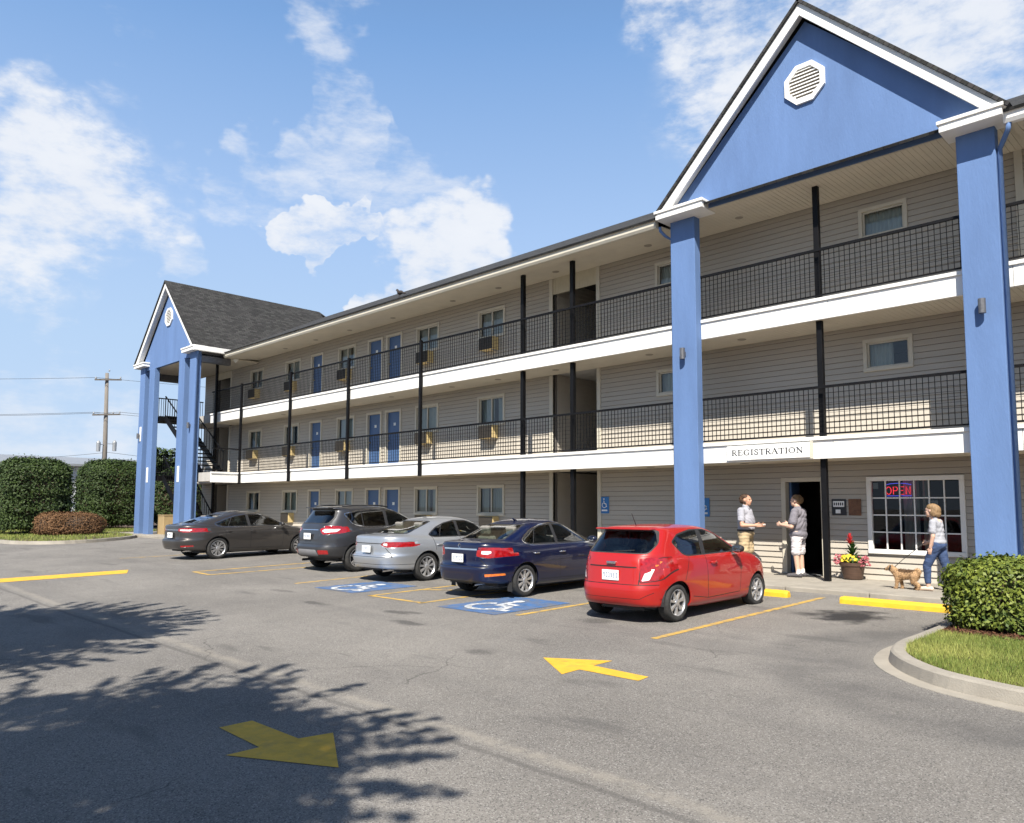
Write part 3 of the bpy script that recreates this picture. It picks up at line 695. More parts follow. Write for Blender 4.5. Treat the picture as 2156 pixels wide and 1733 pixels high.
for k, (z0, z1) in enumerate(FL):
    for j, (a, b) in enumerate(XDOOR):
        f = MB(); t = .085; h = HEAD[k]; zz = z0 + (.02 if k == 0 else .0)
        f.box(a, b, YW - .05, YW + .12, h - t, h).box(a, a + t, YW - .05, YW + .12, zz, h - t).box(b - t, b, YW - .05, YW + .12, zz, h - t)
        dr = f.build('room_door', 'cream_trim', motel, bevel=.006)
        MB().box(a + t, b - t, YW + .05, YW + .09, zz + .01, h - t).build('leaf', 'door_blue', dr, bevel=.004)
        m = (a + b) / 2; MB().box(m - .06, m + .06, YW + .042, YW + .051, zz + 1.48, zz + 1.58).build('number_tag', 'tag_white', dr)
        kn = MB(); kn.tube([(a + t + .07, YW + .05, zz + .95), (a + t + .07, YW - .01, zz + .95)], [.028, .022], 10); kn.build('knob', 'brass', dr)
# registration door, standing open into the dark office
f = MB(); f.box(REG[0], REG[1], YW - .05, YW + .14, REG[3] - .09, REG[3]).box(REG[0], REG[0] + .1, YW - .05, YW + .14, Z1, REG[3] - .09).box(REG[1] - .06, REG[1], YW - .05, YW + .14, Z1, REG[3] - .09)
rd = f.build('registration_door', 'cream_trim', motel, bevel=.006)
lf = MB(); lf.bar((REG[0] + .13, YW + .14, 1.145), (REG[0] - .03, YW + .92, 1.145), .045, 2.0); lf.build('leaf', 'door_blue', rd, bevel=.004)
MB().box(REG[0] + .1, REG[1] - .06, YW - .06, YW + .2, Z1 - .02, Z1 + .022).build('threshold', 'grey_metal', rd)
# office window: frame, muntins, panes
t = .09; x0, x1, z0, z1 = OFF
f = MB(); f.box(x0, x1, YW - .055, YW + .05, z1 - t, z1).box(x0, x1, YW - .065, YW + .05, z0, z0 + t).box(x0, x0 + t, YW - .052, YW + .05, z0 + t, z1 - t).box(x1 - t, x1, YW - .052, YW + .05, z0 + t, z1 - t)
ow = f.build('office_window', 'white_trim', motel, bevel=.007)
a, b, c, d = x0 + t, x1 - t, z0 + t, z1 - t
for i in range(1, 6):
    x = a + (b - a) * i / 6; MB().box(x - .012, x + .012, YW - .012, YW + .03, c, d).build('muntin', 'white_trim', ow)
for i in range(1, 4):
    z = c + (d - c) * i / 4; MB().box(a, b, YW - .009, YW + .027, z - .012, z + .012).build('muntin', 'white_trim', ow)
for i in range(6):
    for j in range(4):
        xa, xb = a + (b - a) * i / 6 + .012, a + (b - a) * (i + 1) / 6 - .012; za, zb = c + (d - c) * j / 4 + .012, c + (d - c) * (j + 1) / 4 - .012
        MB().add([(xa, YW + .01, za), (xb, YW + .01, za), (xb, YW + .01, zb), (xa, YW + .01, zb)], [(0, 1, 2, 3)]).build('pane', 'office_glass', ow)
curtain_mb(a + (b - a) * .34, a + (b - a) * .52, c - .05, d + .1, YW + .17).build('curtain', 'curtain_pale', ow, smooth=True)
curtain_mb(a + (b - a) * .56, a + (b - a) * .62, c - .05, d + .1, YW + .17).build('curtain', 'curtain', ow, smooth=True)
# office room behind
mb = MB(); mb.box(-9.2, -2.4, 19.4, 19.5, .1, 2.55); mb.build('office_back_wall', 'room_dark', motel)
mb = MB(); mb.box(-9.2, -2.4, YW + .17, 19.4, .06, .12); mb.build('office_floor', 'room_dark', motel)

# balcony edges: white beam with a projecting lip, soffit boards, railings, posts
def edge(z0, z1, x0, x1):
    n = int(round((x1 - x0) / 3.05)); s = (x1 - x0) / n
    for i in range(n):
        a, b = x0 + i * s, x0 + (i + 1) * s
        MB().box(a + .004, b - .004, YF + .002 * (i % 2), YF + .07, z0, z1 - .075).build('fascia_panel', 'white_trim', motel, bevel=.004)
    MB().box(x0, x1, YF - .035, YF + .08, z1 - .072, z1).build('deck_lip', 'white_trim', motel, bevel=.008)
edge(2.55, 2.99, -31.28, XR); edge(5.35, 5.787, -34.5, XR)
soft_far = MB()
for z in (S1, S2, ZT):
    x = -34.6 if z > 3 else -31.3
    while x < XR:
        w = .1016
        if z < 8: yb, zb0 = YF + .071, z
        elif -9.8 < x < -2.9: yb, zb0 = 14.735, 8.168
        else: yb, zb0 = 14.70, 8.06          # the eave soffit falls a little towards the gutter
        V = [(x + .003, yb, zb0), (x + w - .003, yb, zb0), (x + w - .003, YW - .02, z), (x + .003, YW - .02, z), (x + .003, yb, zb0 + .018), (x + w - .003, yb, zb0 + .018), (x + w - .003, YW - .02, z + .018), (x + .003, YW - .02, z + .018)]
        F = [(0, 3, 2, 1), (4, 5, 6, 7), (0, 1, 5, 4), (1, 2, 6, 5), (2, 3, 7, 6), (3, 0, 4, 7)]
        if -12.2 < x < -2.6: MB().add(V, F).build('soffit_board', 'soffit', motel)
        else: soft_far.add(V, F)
        x += w
    MB().box(-34.6 if z > 3 else -31.3, XR, YF + .075, YW, z + .019, z + .035).build('soffit_backing', 'wall_core', motel)
o = soft_far.build('distant_soffit', 'soffit', motel); o['kind'] = 'stuff'
for z in (S1, S2, ZT):
    for x in (-10.8, -8.3, -13.9, -16.2, -18.3, -21.5, -24.2, -26.6, -29.0):
        mb = MB(); mb.lathe([(.001, z - .012), (.085, z - .012), (.1, z - .004), (.1, z + .001)], (x, 15.72, -.055 if (z > 8 and not -9.8 < x < -2.9) else (-.004 if z > 8 else 0)), 16); mb.build('recessed_lamp', 'recess_lamp', motel)
def railing(x0, x1, z, single):
    y = YF + .015; top = z + 1.02
    rl = MB().box(x0, x1, y - .028, y + .028, top - .05, top).build('railing', 'black_metal', motel)
    MB().box(x0, x1, y - .014, y + .014, z + .045, z + .075).build('bottom_rail', 'black_metal', rl)
    n = max(1, int(round((x1 - x0) / .1))); st = (x1 - x0) / n
    many = MB(); shared = None
    for i in range(1, n):
        x = x0 + i * st
        if single:
            if shared is None:
                bo = MB().box(x - .006, x + .006, y - .006, y + .006, z + .075, top - .05).build('baluster', 'black_metal', rl); shared = bo; sx0 = x
            else:
                c_ = shared.copy(); COL.objects.link(c_); c_.location = (x - sx0, 0, 0)
        else: many.box(x - .006, x + .006, y - .006, y + .006, z + .075, top - .05)
    if not single: o = many.build('balusters', 'black_metal', rl); o['kind'] = 'stuff'
    wires = MB(); m = 9
    for i in range(1, m):
        zz = z + .075 + (top - .125 - z) * i / m; wires.box(x0, x1, y + .0065, y + .0125, zz - .003, zz + .003)
    for i in range(1): pass
    o = wires.build('mesh_wires', 'black_metal', rl); o['kind'] = 'stuff'
PX = [-14.70, -12.88, -6.33, .2]
FX = [-18.94, -23.04, -27.11, -31.28]
for z in (Z2, Z3):
    xs = [-31.2, -27.11, -23.04, -18.94, -14.70, -12.88, -9.6, -6.33, -3.6, .2, XR] if z == Z2 else [-34.4, -31.28, -27.11, -23.04, -18.94, -14.70, -12.88, -9.6, -6.33, -3.6, .2, XR]
    for a, b in zip(xs[:-1], xs[1:]): railing(a, b, z + .005, -9.7 < a < -3.4)
for x in PX:
    for z0, z1 in ((.1, S1), (Z2, S2), (Z3, ZT)):
        MB().box(x - .055, x + .055, 15.19, 15.30, z0, z1).build('porch_post', 'black_metal', motel, bevel=.004)
for x in FX: MB().box(x - .045, x + .045, YF - .125, YF - .036, 2.52, Z3 + 1.05).build('balcony_post', 'black_metal', motel, bevel=.004)
MB().box(-33.79, -33.69, 14.9, 15.0, .15, 8.1).build('porch_post', 'black_metal', motel)

# gutter and roof
def gutter(x0, x1):
    p = [(14.55, 8.235), (14.55, 8.195), (14.565, 8.19), (14.565, 8.10), (14.60, 8.04), (14.70, 8.04), (14.70, 8.235)]
    MB().prism_yz(p, x0, x1).build('gutter', 'cream_trim' if x0 < -9 else 'white_trim', motel, fixn=True)
gutter(-32.3, -9.8); gutter(-2.85, XR)
def uv_plane(o, ux, uy, org):
    me = o.data; uv = me.uv_layers.new(name='UVMap')
    for l in me.loops:
        p = me.vertices[l.vertex_index].co; uv.data[l.index].uv = ((p - org).dot(ux), (p - org).dot(uy))
def roof_quad(name, a, b, c, d, thick=.05, parent=motel):
    """a,b along the eave; c,d along the ridge"""
    a, b, c, d = map(Vector, (a, b, c, d)); n = (b - a).cross(d - a).normalized()
    if n.z < 0: n = -n
    V = [a, b, c, d, a - n * thick, b - n * thick, c - n * thick, d - n * thick]
    o = MB().add(V, [(0, 1, 2, 3), (7, 6, 5, 4), (0, 4, 5, 1), (1, 5, 6, 2), (2, 6, 7, 3), (3, 7, 4, 0)]).build(name, 'shingles', parent, fixn=True)
    ux = (b - a).normalized(); uy = n.cross(ux); uv_plane(o, ux, uy, Vector((0, 0, 0))); return o
RY, RZ = 21.0, 11.43
roof_quad('roof', (-39, 14.50, 8.245), (XR + .4, 14.50, 8.245), (XR + .4, RY, RZ), (-39, RY, RZ))
roof_quad('roof', (XR + .4, 27.1, 8.4), (-39, 27.1, 8.4), (-39, RY, RZ), (XR + .4, RY, RZ))
# bumps along the shingle edge
def gable(cx, yr, yw, zb, cols, half=3.49, eave=8.38, apex=11.90, yend=21.3, vent_z=10.26, capl=None, capr=None):
    # roof slopes
    for s in (-1, 1):
        a = (cx + s * (half + .06), yr - .05, eave - .02); b = (cx + s * (half + .06), yend, eave - .02); c = (cx, yend, apex + .04); d = (cx, yr - .05, apex + .04)
        roof_quad('gable_roof', a, b, c, d, .06) if s > 0 else roof_quad('gable_roof', b, a, d, c, .06)
    e = Vector((cx, yend, apex + .04)); 
    roof_quad('gable_roof', (cx - half, yend + 3.4, eave), (cx + half, yend + 3.4, eave), (cx + .01, yend, apex + .03), (cx - .01, yend, apex + .03), .05)
    # wall triangle
    k = (apex - eave) / half; wl = 3.26; top = apex - .42
    poly = [(cx - wl, zb), (cx + wl, zb), (cx + wl, zb + .12), (cx, top + .1), (cx - wl, zb + .12)]
    MB().prism_xz(poly, yw, yw + .13).build('gable_wall', 'stucco_blue', motel, fixn=True)
    # rake boards with the boxed overhang behind them
    for s in (-1, 1):
        p = [(cx, apex - .03), (cx + s * half, eave - .05), (cx + s * (half - .27), eave - .05), (cx, apex - .03 - .275 * k)]
        MB().prism_xz(p, yr, yr + .045).build('rake_board', 'white_trim', motel, fixn=True, bevel=.005)
        p2 = [(cx, apex - .06), (cx + s * (half - .02), eave - .06), (cx + s * (half - .13), eave - .06), (cx, apex - .06 - .12 * k)]
        MB().prism_xz(p2, yr + .046, yw + .001).build('rake_soffit', 'white_trim', motel, fixn=True)
    for s, (ca, cb) in ((-1, capl), (1, capr)):
        m = MB(); m.box(ca, cb, yr - .03, yw + .3, eave - .165, eave - .03).box(ca - .03, cb + .03, yr - .06, yw + .3, eave - .03, eave + .035); m.build('gable_return', 'white_trim', motel, bevel=.008)
    # octagonal louvre
    ro, ri = .445, .345; oc = lambda r_: [(cx - .03 + r_ * math.cos(R(22.5 + 45 * i)), vent_z + r_ * math.sin(R(22.5 + 45 * i))) for i in range(8)]
    V = [(x, y, z) for y in (yw - .055, yw + .001) for r_ in (ro, ri) for x, z in oc(r_)]
    F = []
    for i in range(8):
        j = (i + 1) % 8; F += [(i, j, 8 + j, 8 + i), (16 + i, 24 + i, 24 + j, 16 + j), (i, 16 + i, 16 + j, j), (8 + i, 8 + j, 24 + j, 24 + i)]
    v = MB().add(V, F).build('gable_vent', 'white_trim', motel, fixn=True)
    MB().prism_xz(oc(ri + .02), yw - .004, yw + .0015).build('backing', 'recess_lamp', v, fixn=True)
    for i in range(9):
        z = vent_z - .29 + i * .0725; hw = min(ri * .985, (ri * 1.38 - abs(z - vent_z)) if abs(z - vent_z) > .14 else ri * .92) * .96
        MB().add([(cx - .03 - hw, yw - .045, z - .02), (cx - .03 + hw, yw - .045, z - .02), (cx - .03 + hw, yw - .006, z + .028), (cx - .03 - hw, yw - .006, z + .028), (cx - .03 - hw, yw - .037, z - .026), (cx - .03 + hw, yw - .037, z - .026), (cx - .03 + hw, yw - .002, z + .02), (cx - .03 - hw, yw - .002, z + .02)],
                 [(0, 1, 2, 3), (7, 6, 5, 4), (0, 4, 5, 1), (2, 6, 7, 3), (1, 5, 6, 2), (3, 7, 4, 0)]).build('slat', 'white_trim', v, fixn=True)
    for xa, xb, y0, y1, zt in cols:
        MB().box(xa, xb, y0, y1, .0, zt).build('column', 'stucco_blue', motel, bevel=.012)
gable(-6.222, 14.46, 14.72, 8.19, [(-9.55, -8.92, 14.81, 15.046, 8.2), (-3.63, -3.03, 14.81, 15.046, 8.2)], capl=(-9.70, -8.50), capr=(-3.79, -2.83), half=3.455, eave=8.31, apex=11.80, vent_z=10.17)
gable(-35.72, 13.24, 13.5, 8.05, [(-38.94, -38.33, 13.44, 13.68, 8.3), (-37.75, -37.12, 13.44, 13.68, 8.06), (-34.27, -33.65, 13.44, 13.68, 8.06), (-33.1, -32.47, 13.44, 13.68, 8.3)], capl=(-39.22, -37.95), capr=(-33.5, -32.2))
# porch of the far gable: ceiling, side beams, projecting landing
MB().box(-39.0, -32.5, 13.6, 16.3, 8.06, 8.12).build('porch_ceiling', 'soffit', motel)
MB().box(-32.75, -32.5, 13.69, 15.0, 7.78, 8.3).build('porch_beam', 'lamp_metal', motel)
MB().box(-39.0, -38.75, 13.69, 16.2, 7.72, 8.3).build('porch_beam', 'lamp_metal', motel)
MB().box(-32.27, -32.12, 13.2, 14.95, 8.18, 8.4).build('side_gutter', 'white_trim', motel, bevel=.01)
MB().box(-31.35, -31.28, 13.75, 15.049, 2.55, 2.915).build('fascia_panel', 'white_trim', motel)
MB().box(-31.36, -31.245, 13.75, 15.014, 2.918, 2.99).build('deck_lip', 'white_trim', motel)
MB().box(-33.6, -31.36, 13.76, 15.045, 2.6, 2.975).build('landing_slab', 'deck_concrete', motel)
MB().box(-31.33, -31.27, 13.78, 15.0, 3.95, 4.0).build('landing_rail', 'black_metal', motel)
# downpipes, wall lamps, column plates
def pipe(pts, r_=.035): MB().tube(pts, r_, 8).build('downpipe', 'stucco_blue', motel, smooth=True)
pipe([(-9.72, 14.64, 8.05), (-9.72, 14.66, 7.96), (-9.67, 14.78, 7.86), (-9.585, 14.93, 7.78), (-9.585, 14.93, .2)], .035)
pipe([(-2.78, 14.64, 8.05), (-2.80, 14.66, 7.95), (-2.90, 14.8, 7.84), (-2.985, 14.9, 7.74), (-2.985, 14.9, .2)], .042)
pipe([(-32.2, 13.4, 8.2), (-32.25, 13.4, 8.0), (-32.43, 13.5, 7.9), (-32.43, 13.5, .2)], .04)
def wlamp(x, y, z):
    m = MB(); m.lathe([(.001, z - .125), (.058, z - .125), (.06, z + .125), (.001, z + .125)], (x, y - .1, 0), 16); l = m.build('wall_lamp', 'lamp_metal', motel, smooth=False)
    MB().box(x - .03, x + .03, y - .06, y + .001, z - .05, z + .05).build('bracket', 'lamp_metal', l)
wlamp(-9.22, 14.81, 5.02); wlamp(-3.325, 14.81, 5.02); wlamp(-32.8, 13.44, 5.0); wlamp(-38.65, 13.44, 4.9)
for x, z in ((-37.5, 3.0), (-33.9, 2.95), (-38.6, 5.0)):
    MB().box(x - .1, x + .1, 13.425, 13.44, z - .35, z + .35).build('column_plate', 'tag_white', motel)
# security flood lamp under the far eave
sl = MB().tube([(-32.4, 15.3, 8.12), (-32.5, 15.15, 7.99)], [.05, .11], 12).build('flood_lamp', 'tag_white', motel, smooth=True)

# outside stair of the far porch
stair = thing('staircase', (-35, 14.3, .15), 'black steel outside staircase rising between the far blue columns', 'staircase')
def flight(xa, za, xb, zb_, y0, y1, n=15):
    for i in range(n):
        x = xa + (xb - xa) * (i + .5) / n; z = za + (zb_ - za) * (i + 1) / n; w = abs(xb - xa) / n
        MB().box(x - w / 2 - .01, x + w / 2 + .01, y0, y1, z - .04, z).build('tread', 'black_metal', stair)
    for y in (y0, y1):
        MB().bar((xa, y, za - .05), (xb, y, zb_ - .05), .04, .26).build('stringer', 'black_metal', stair)
        MB().bar((xa, y, za + .95), (xb, y, zb_ + .95), .045, .045).build('handrail', 'black_metal', stair)
        m = MB()
        for i in range(0, n + 1): x = xa + (xb - xa) * i / n; z = za + (zb_ - za) * i / n; m.box(x - .01, x + .01, y - .01, y + .01, z, z + .95)
        o = m.build('balusters', 'black_metal', stair); o['kind'] = 'stuff'
flight(-33.4, .17, -37.0, 2.98, 13.95, 14.85); flight(-32.6, 2.98, -37.0, 5.78, 13.95, 14.85)
for z in (2.98, 5.78):
    MB().box(-38.3, -37.0, 13.75, 16.3, z - .22, z).build('landing', 'black_metal', stair)
    MB().box(-38.3, -38.25, 13.75, 16.3, z + .98, z + 1.03).build('handrail', 'black_metal', stair)
    m = MB()
    for i in range(24): m.box(-38.285, -38.265, 13.8 + i * .107, 13.82 + i * .107, z, z + 1.0)
    o = m.build('balusters', 'black_metal', stair); o['kind'] = 'stuff'
tan = thing('stair_enclosure', (-36, 14.6, .15), 'small tan wall under the black staircase', 'wall'); MB().box(-37.4, -36.6, 13.95, 14.85, .1, 1.1).build('wall_panel', 'tan_wall', tan, bevel=.01)
MB().box(-37.42, -36.58, 13.93, 14.87, 1.1, 1.14).build('capping', 'tan_wall', tan)

# ---------------------------------------------------------------- signs
SERIF = {  # stroke lists in a 1 x 1.4 cell: (points, width)
 'R': ([([(.22, 0), (.22, 1.4)], .2), ([(.05, 0), (.42, 0)], .07), ([(.05, 1.4), (.55, 1.4), (.78, 1.28), (.85, 1.06), (.78, .84), (.55, .72), (.25, .72)], .09), ([(.5, .72), (.88, .02), (1.02, 0)], .16)], 1.05),
 'E': ([([(.22, 0), (.22, 1.4)], .2), ([(.05, 1.4), (.85, 1.4), (.87, 1.1)], .08), ([(.05, 0), (.87, 0), (.92, .34)], .08), ([(.22, .73), (.6, .73)], .07), ([(.6, .9), (.6, .56)], .05)], 1.0),
 'G': ([([(.98, 1.1), (.9, 1.3), (.66, 1.42), (.4, 1.38), (.18, 1.15), (.1, .7), (.18, .25), (.4, .02), (.66, -.02), (.95, .12), (.95, .58)], .12), ([(.72, .58), (1.12, .58)], .07), ([(.13, 1.0), (.1, .7), (.13, .4)], .2)], 1.2),
 'I': ([([(.25, 0), (.25, 1.4)], .2), ([(.05, 0), (.45, 0)], .07), ([(.05, 1.4), (.45, 1.4)], .07)], .52),
 'S': ([([(.72, 1.05), (.68, 1.3), (.42, 1.42), (.18, 1.28), (.13, 1.05), (.3, .84), (.58, .62), (.72, .38), (.66, .1), (.4, -.02), (.14, .1), (.1, .36)], .13)], .84),
 'T': ([([(.5, 0), (.5, 1.4)], .2), ([(.02, 1.1), (.05, 1.4), (.95, 1.4), (.98, 1.1)], .08), ([(.3, 0), (.7, 0)], .07)], 1.0),
 'A': ([([(.05, 0), (.52, 1.42)], .08), ([(.5, 1.42), (1.0, 0)], .19), ([(.25, .48), (.82, .48)], .07), ([(-.05, 0), (.25, 0)], .07), ([(.8, 0), (1.15, 0)], .07)], 1.12),
 'O': ([([(.58 + .48 * math.cos(R(t)), .7 + .71 * math.sin(R(t))) for t in range(0, 361, 20)], .1), ([(.1, 1.0), (.08, .7), (.1, .4)], .18), ([(1.06, 1.0), (1.08, .7), (1.06, .4)], .18)], 1.2),
 'N': ([([(.2, 0), (.2, 1.4)], .08), ([(.98, 0), (.98, 1.4)], .08), ([(.15, 1.4), (.98, .0)], .19), ([(.02, 0), (.4, 0)], .07), ([(.8, 1.4), (1.16, 1.4)], .07), ([(.0, 1.4), (.2, 1.4)], .07)], 1.2)}
def lettering(txt, x0, x1, z, h, y, th=.006):
    tot = sum(SERIF[c][1] for c in txt) + .14 * (len(txt) - 1); sx_ = (x1 - x0) / tot; sz = h / 1.4; mb = MB(); cur = 0
    for c in txt:
        strokes, wd = SERIF[c]
        for pts, w in strokes:
            for (a, b), (c2, d) in zip(pts[:-1], pts[1:]):
                L = math.hypot(c2 - a, d - b) or 1e-6; nx, ny = -(d - b) / L * w / 2, (c2 - a) / L * w / 2; ex, ey = (c2 - a) / L * w * .3, (d - b) / L * w * .3
                P = [(a + nx - ex, b + ny - ey), (c2 + nx + ex, d + ny + ey), (c2 - nx + ex, d - ny + ey), (a - nx - ex, b - ny - ey)]
                Q = [(x0 + (cur + u) * sx_, z + v * sz) for u, v in P]
                mb.prism_xz(Q, y - th, y)
        cur += wd + .14
    return mb
sg = thing('registration_sign', (-7.41, 15.0, 2.59), 'white rectangular sign reading REGISTRATION on the lower balcony edge', 'sign')
MB().box(-8.32, -6.505, 14.975, 15.012, 2.585, 2.89).build('panel', 'sign_white', sg, bevel=.006)
lettering('REGISTRATION', -8.2, -6.63, 2.69, .11, 14.975).build('lettering', 'sign_black', sg, fixn=True)
MB().box(-6.50, -6.44, 14.99, 15.012, 2.56, 2.91).build('end_cap', 'cream_trim', sg)
def hc_sign(x, z, label):
    s = thing('accessible_parking_sign', (x, YW - .03, z - .22), label, 'sign', 'blue access signs on the wall')
    MB().box(x - .14, x + .14, YW - .036, YW - .023, z - .22, z + .22).build('panel', 'sign_blue', s)
    m = MB(); 
    def st(pts, w):
        for (a, b), (c, d) in zip(pts[:-1], pts[1:]): m.bar((x + a, YW - .040, z + b), (x + c, YW - .040, z + d), .006, w, up=(0, 0, 1)) if abs(d - b) < abs(c - a) else m.bar((x + a, YW - .040, z + b), (x + c, YW - .040, z + d), w, .006, up=(0, 1, 0))
    st([(-.01 + .07 * math.cos(R(t)), .0 + .07 * math.sin(R(t))) for t in range(130, 361, 23)], .016); st([(-.02, .12), (-.015, .04), (.045, .035), (.07, -.05)], .022); m.lathe([(.001, 0), (.02, 0), (.02, .006), (.001, .006)], (x - .02, YW - .043, z + .16), 12, 'y')
    m.box(x - .09, x + .09, YW - .043, YW - .037, z - .16, z - .12)
    m.build('symbol', 'sign_white', s, fixn=True)
hc_sign(-12.68, 1.63, 'blue access sign beside the breezeway opening behind the blue car'); hc_sign(-9.68, 1.58, 'blue access sign half hidden behind the near left column')
pl = thing('black_notice', (-6.48, YW - .03, 1.42), 'small black notice board with white lettering beside the registration door', 'notice')
MB().box(-6.63, -6.335, YW - .04, YW - .022, 1.425, 1.765).build('board', 'sign_black', pl)
m = MB(); m.box(-6.60, -6.37, YW - .045, YW - .04, 1.60, 1.72).box(-6.55, -6.45, YW - .045, YW - .04, 1.465, 1.545); m.build('print', 'sign_white', pl)
m = MB()
for i in range(5): m.box(-6.585 + i * .043, -6.56 + i * .043, YW - .047, YW - .045, 1.63, 1.69)
m.build('letters', 'sign_black', pl)
pl = thing('brown_plaque', (-6.15, YW - .03, 1.42), 'square dark brown plaque right of the black notice', 'plaque')
MB().box(-6.285, -6.03, YW - .042, YW - .022, 1.425, 1.765).build('board', 'plaque_brown', pl, bevel=.008)
MB().box(-6.25, -6.065, YW - .046, YW - .042, 1.46, 1.73).build('inset', 'plaque_brown', pl)
# OPEN tube sign inside the office window
op = thing('open_sign', (-5.34, YW + .09, 1.84), 'glowing red OPEN sign with blue border in the office window', 'neon sign')
def tubes(name, mat, lines, r_):
    mb = MB()
    for pts in lines: mb.tube([(x, YW + .085, z) for x, z in pts], r_, 6)
    return mb.build(name, mat, op, smooth=True)
ox, oz, s_ = -5.565, 1.855, 1
def ell(cx_, cz_, a_, b_): return [(cx_ + a_ * math.cos(R(t)), cz_ + b_ * math.sin(R(t))) for t in range(0, 361, 24)]
tubes('letters', 'neon_red', [ell(ox + .045, oz + .075, .048, .075), [(ox + .135, oz), (ox + .135, oz + .15), (ox + .20, oz + .145), (ox + .215, oz + .11), (ox + .2, oz + .075), (ox + .135, oz + .07)],
      [(ox + .335, oz), (ox + .255, oz), (ox + .255, oz + .15), (ox + .335, oz + .15)], [(ox + .255, oz + .077), (ox + .32, oz + .077)], [(ox + .375, oz), (ox + .375, oz + .15), (ox + .45, oz), (ox + .45, oz + .15)]], .008)
tubes('border', 'neon_blue', [[(ox - .02, oz + .19), (ox + .08, oz + .215), (ox + .22, oz + .222), (ox + .37, oz + .215), (ox + .475, oz + .19)], [(ox - .02, oz - .03), (ox + .475, oz - .03)]], .006)
pt = thing('paper_notice', (-4.6, YW + .03, 1.5), 'white paper notice taped inside the office window above the woman', 'notice'); MB().box(-4.78, -4.6, YW + .016, YW + .019, 1.46, 1.73).build('sheet', 'sign_white', pt)
m = MB()
for i in range(6): m.box(-4.755, -4.63 - .02 * (i % 3), YW + .0135, YW + .0158, 1.50 + i * .035, 1.512 + i * .035)
m.build('print', 'lamp_metal', pt)
pt = thing('paper_card', (-5.75, YW + .03, 2.0), 'small pale card in the top left pane of the office window', 'card'); MB().box(-5.80, -5.70, YW + .016, YW + .019, 1.97, 2.09).build('sheet', 'sign_white', pt)
# ------------------------------------------------------------------ cars
def paint(name, base, metal, rough=.38, flake=0.06):
    return pm(name, base, rough, metal=metal, spec=.5, var=flake, vscale=900, coat=.7, detail=1)
paint('paint_red', (.36, .007, .005), .0, .42); paint('paint_navy', (.0016, .0042, .028), .0, .3); paint('paint_silver', (.50, .52, .55), .75, .38); paint('paint_gunmetal', (.055, .056, .062), .6, .36); paint('paint_graphite', (.062, .057, .055), .6, .38)
pm('seam_black', (.008, .008, .009), .6, var=.1)
pm('plastic_black', (.022, .022, .024), .6, var=.15, vscale=30)
pm('plastic_grey', (.20, .20, .21), .5, var=.1)
pm('chrome', (.75, .75, .76), .12, metal=1, var=.03)
pm('alloy', (.56, .56, .57), .32, metal=.75, var=.06, vscale=10, dirt=(.3, .28, .25, .35), dscale=6)
pm('tyre', (.022, .022, .022), .85, var=.2, vscale=25, dirt=(.09, .08, .07, .5), dscale=9)
pm('lamp_red', (.30, .005, .007), .12, spec=.6, coat=1, var=.35, vscale=22)
pm('lamp_clear', (.75, .74, .74), .15, spec=.6, coat=1, var=.2, vscale=25)
pm('lamp_amber', (.75, .18, .02), .15, coat=1, var=.2, vscale=25)
pm('seat_cloth', (.17, .16, .15), .9, var=.2, vscale=20)
pm('seat_light', (.20, .19, .17), .85, var=.15, vscale=20)
glass('car_glass', (.74, .83, .79), 1.0); glass('car_glass_dark', (.10, .12, .12), 1.0)

def cr_interp(ctrl, n):
    """Catmull-Rom through control rows -> n rows"""
    C = np.asarray(ctrl, float); m = len(C); t = np.linspace(0, m - 1, n); i = np.minimum(t.astype(int), m - 2); f = (t - i)[:, None]
    p0 = C[np.maximum(i - 1, 0)]; p1 = C[i]; p2 = C[i + 1]; p3 = C[np.minimum(i + 2, m - 1)]
    m1 = (p2 - p0) / 2; m2 = (p3 - p1) / 2
    return (2 * f ** 3 - 3 * f ** 2 + 1) * p1 + (f ** 3 - 2 * f ** 2 + f) * m1 + (-2 * f ** 3 + 3 * f ** 2) * p2 + (f ** 3 - f ** 2) * m2
def pip(px, pz, poly):
    ins = False; j = len(poly) - 1
    for i in range(len(poly)):
        xi, zi = poly[i]; xj, zj = poly[j]
        if (zi > pz) != (zj > pz) and px < (xj - xi) * (pz - zi) / (zj - zi) + xi: ins = not ins
        j = i
    return ins
def inset(poly, d):
    P = [Vector(p) for p in poly]; n = len(P); A = sum(P[i].x * P[(i + 1) % n].y - P[(i + 1) % n].x * P[i].y for i in range(n)); s = 1 if A > 0 else -1; out = []
    for i in range(n):
        a, b, c = P[i - 1], P[i], P[(i + 1) % n]; e1 = (b - a).normalized(); e2 = (c - b).normalized(); n1 = Vector((-e1.y, e1.x)) * s; n2 = Vector((-e2.y, e2.x)) * s
        k = n1 + n2; k = k / max(.3, k.dot(k) / 2) if k.length > 1e-6 else n1; out.append(tuple(b + k * d))
    return out
def rounded(poly, r=.05, n=3):
    P = [Vector(p) for p in poly]; out = []
    for i in range(len(P)):
        a, b, c = P[i - 1], P[i], P[(i + 1) % len(P)]; d1 = (a - b); d2 = (c - b); k = min(r, d1.length * .45, d2.length * .45); p = b + d1.normalized() * k; q = b + d2.normalized() * k
        for j in range(n + 1): t = j / n; out.append(tuple((1 - t) ** 2 * p + 2 * t * (1 - t) * b + t * t * q))
    return out
def line_poly(x0, z0, x1, z1, w=.012):
    d = Vector((x1 - x0, z1 - z0)).normalized(); n = Vector((-d.y, d.x)) * w / 2
    return [(x0 + n.x, z0 + n.y), (x1 + n.x, z1 + n.y), (x1 - n.x, z1 - n.y), (x0 - n.x, z0 - n.y)]
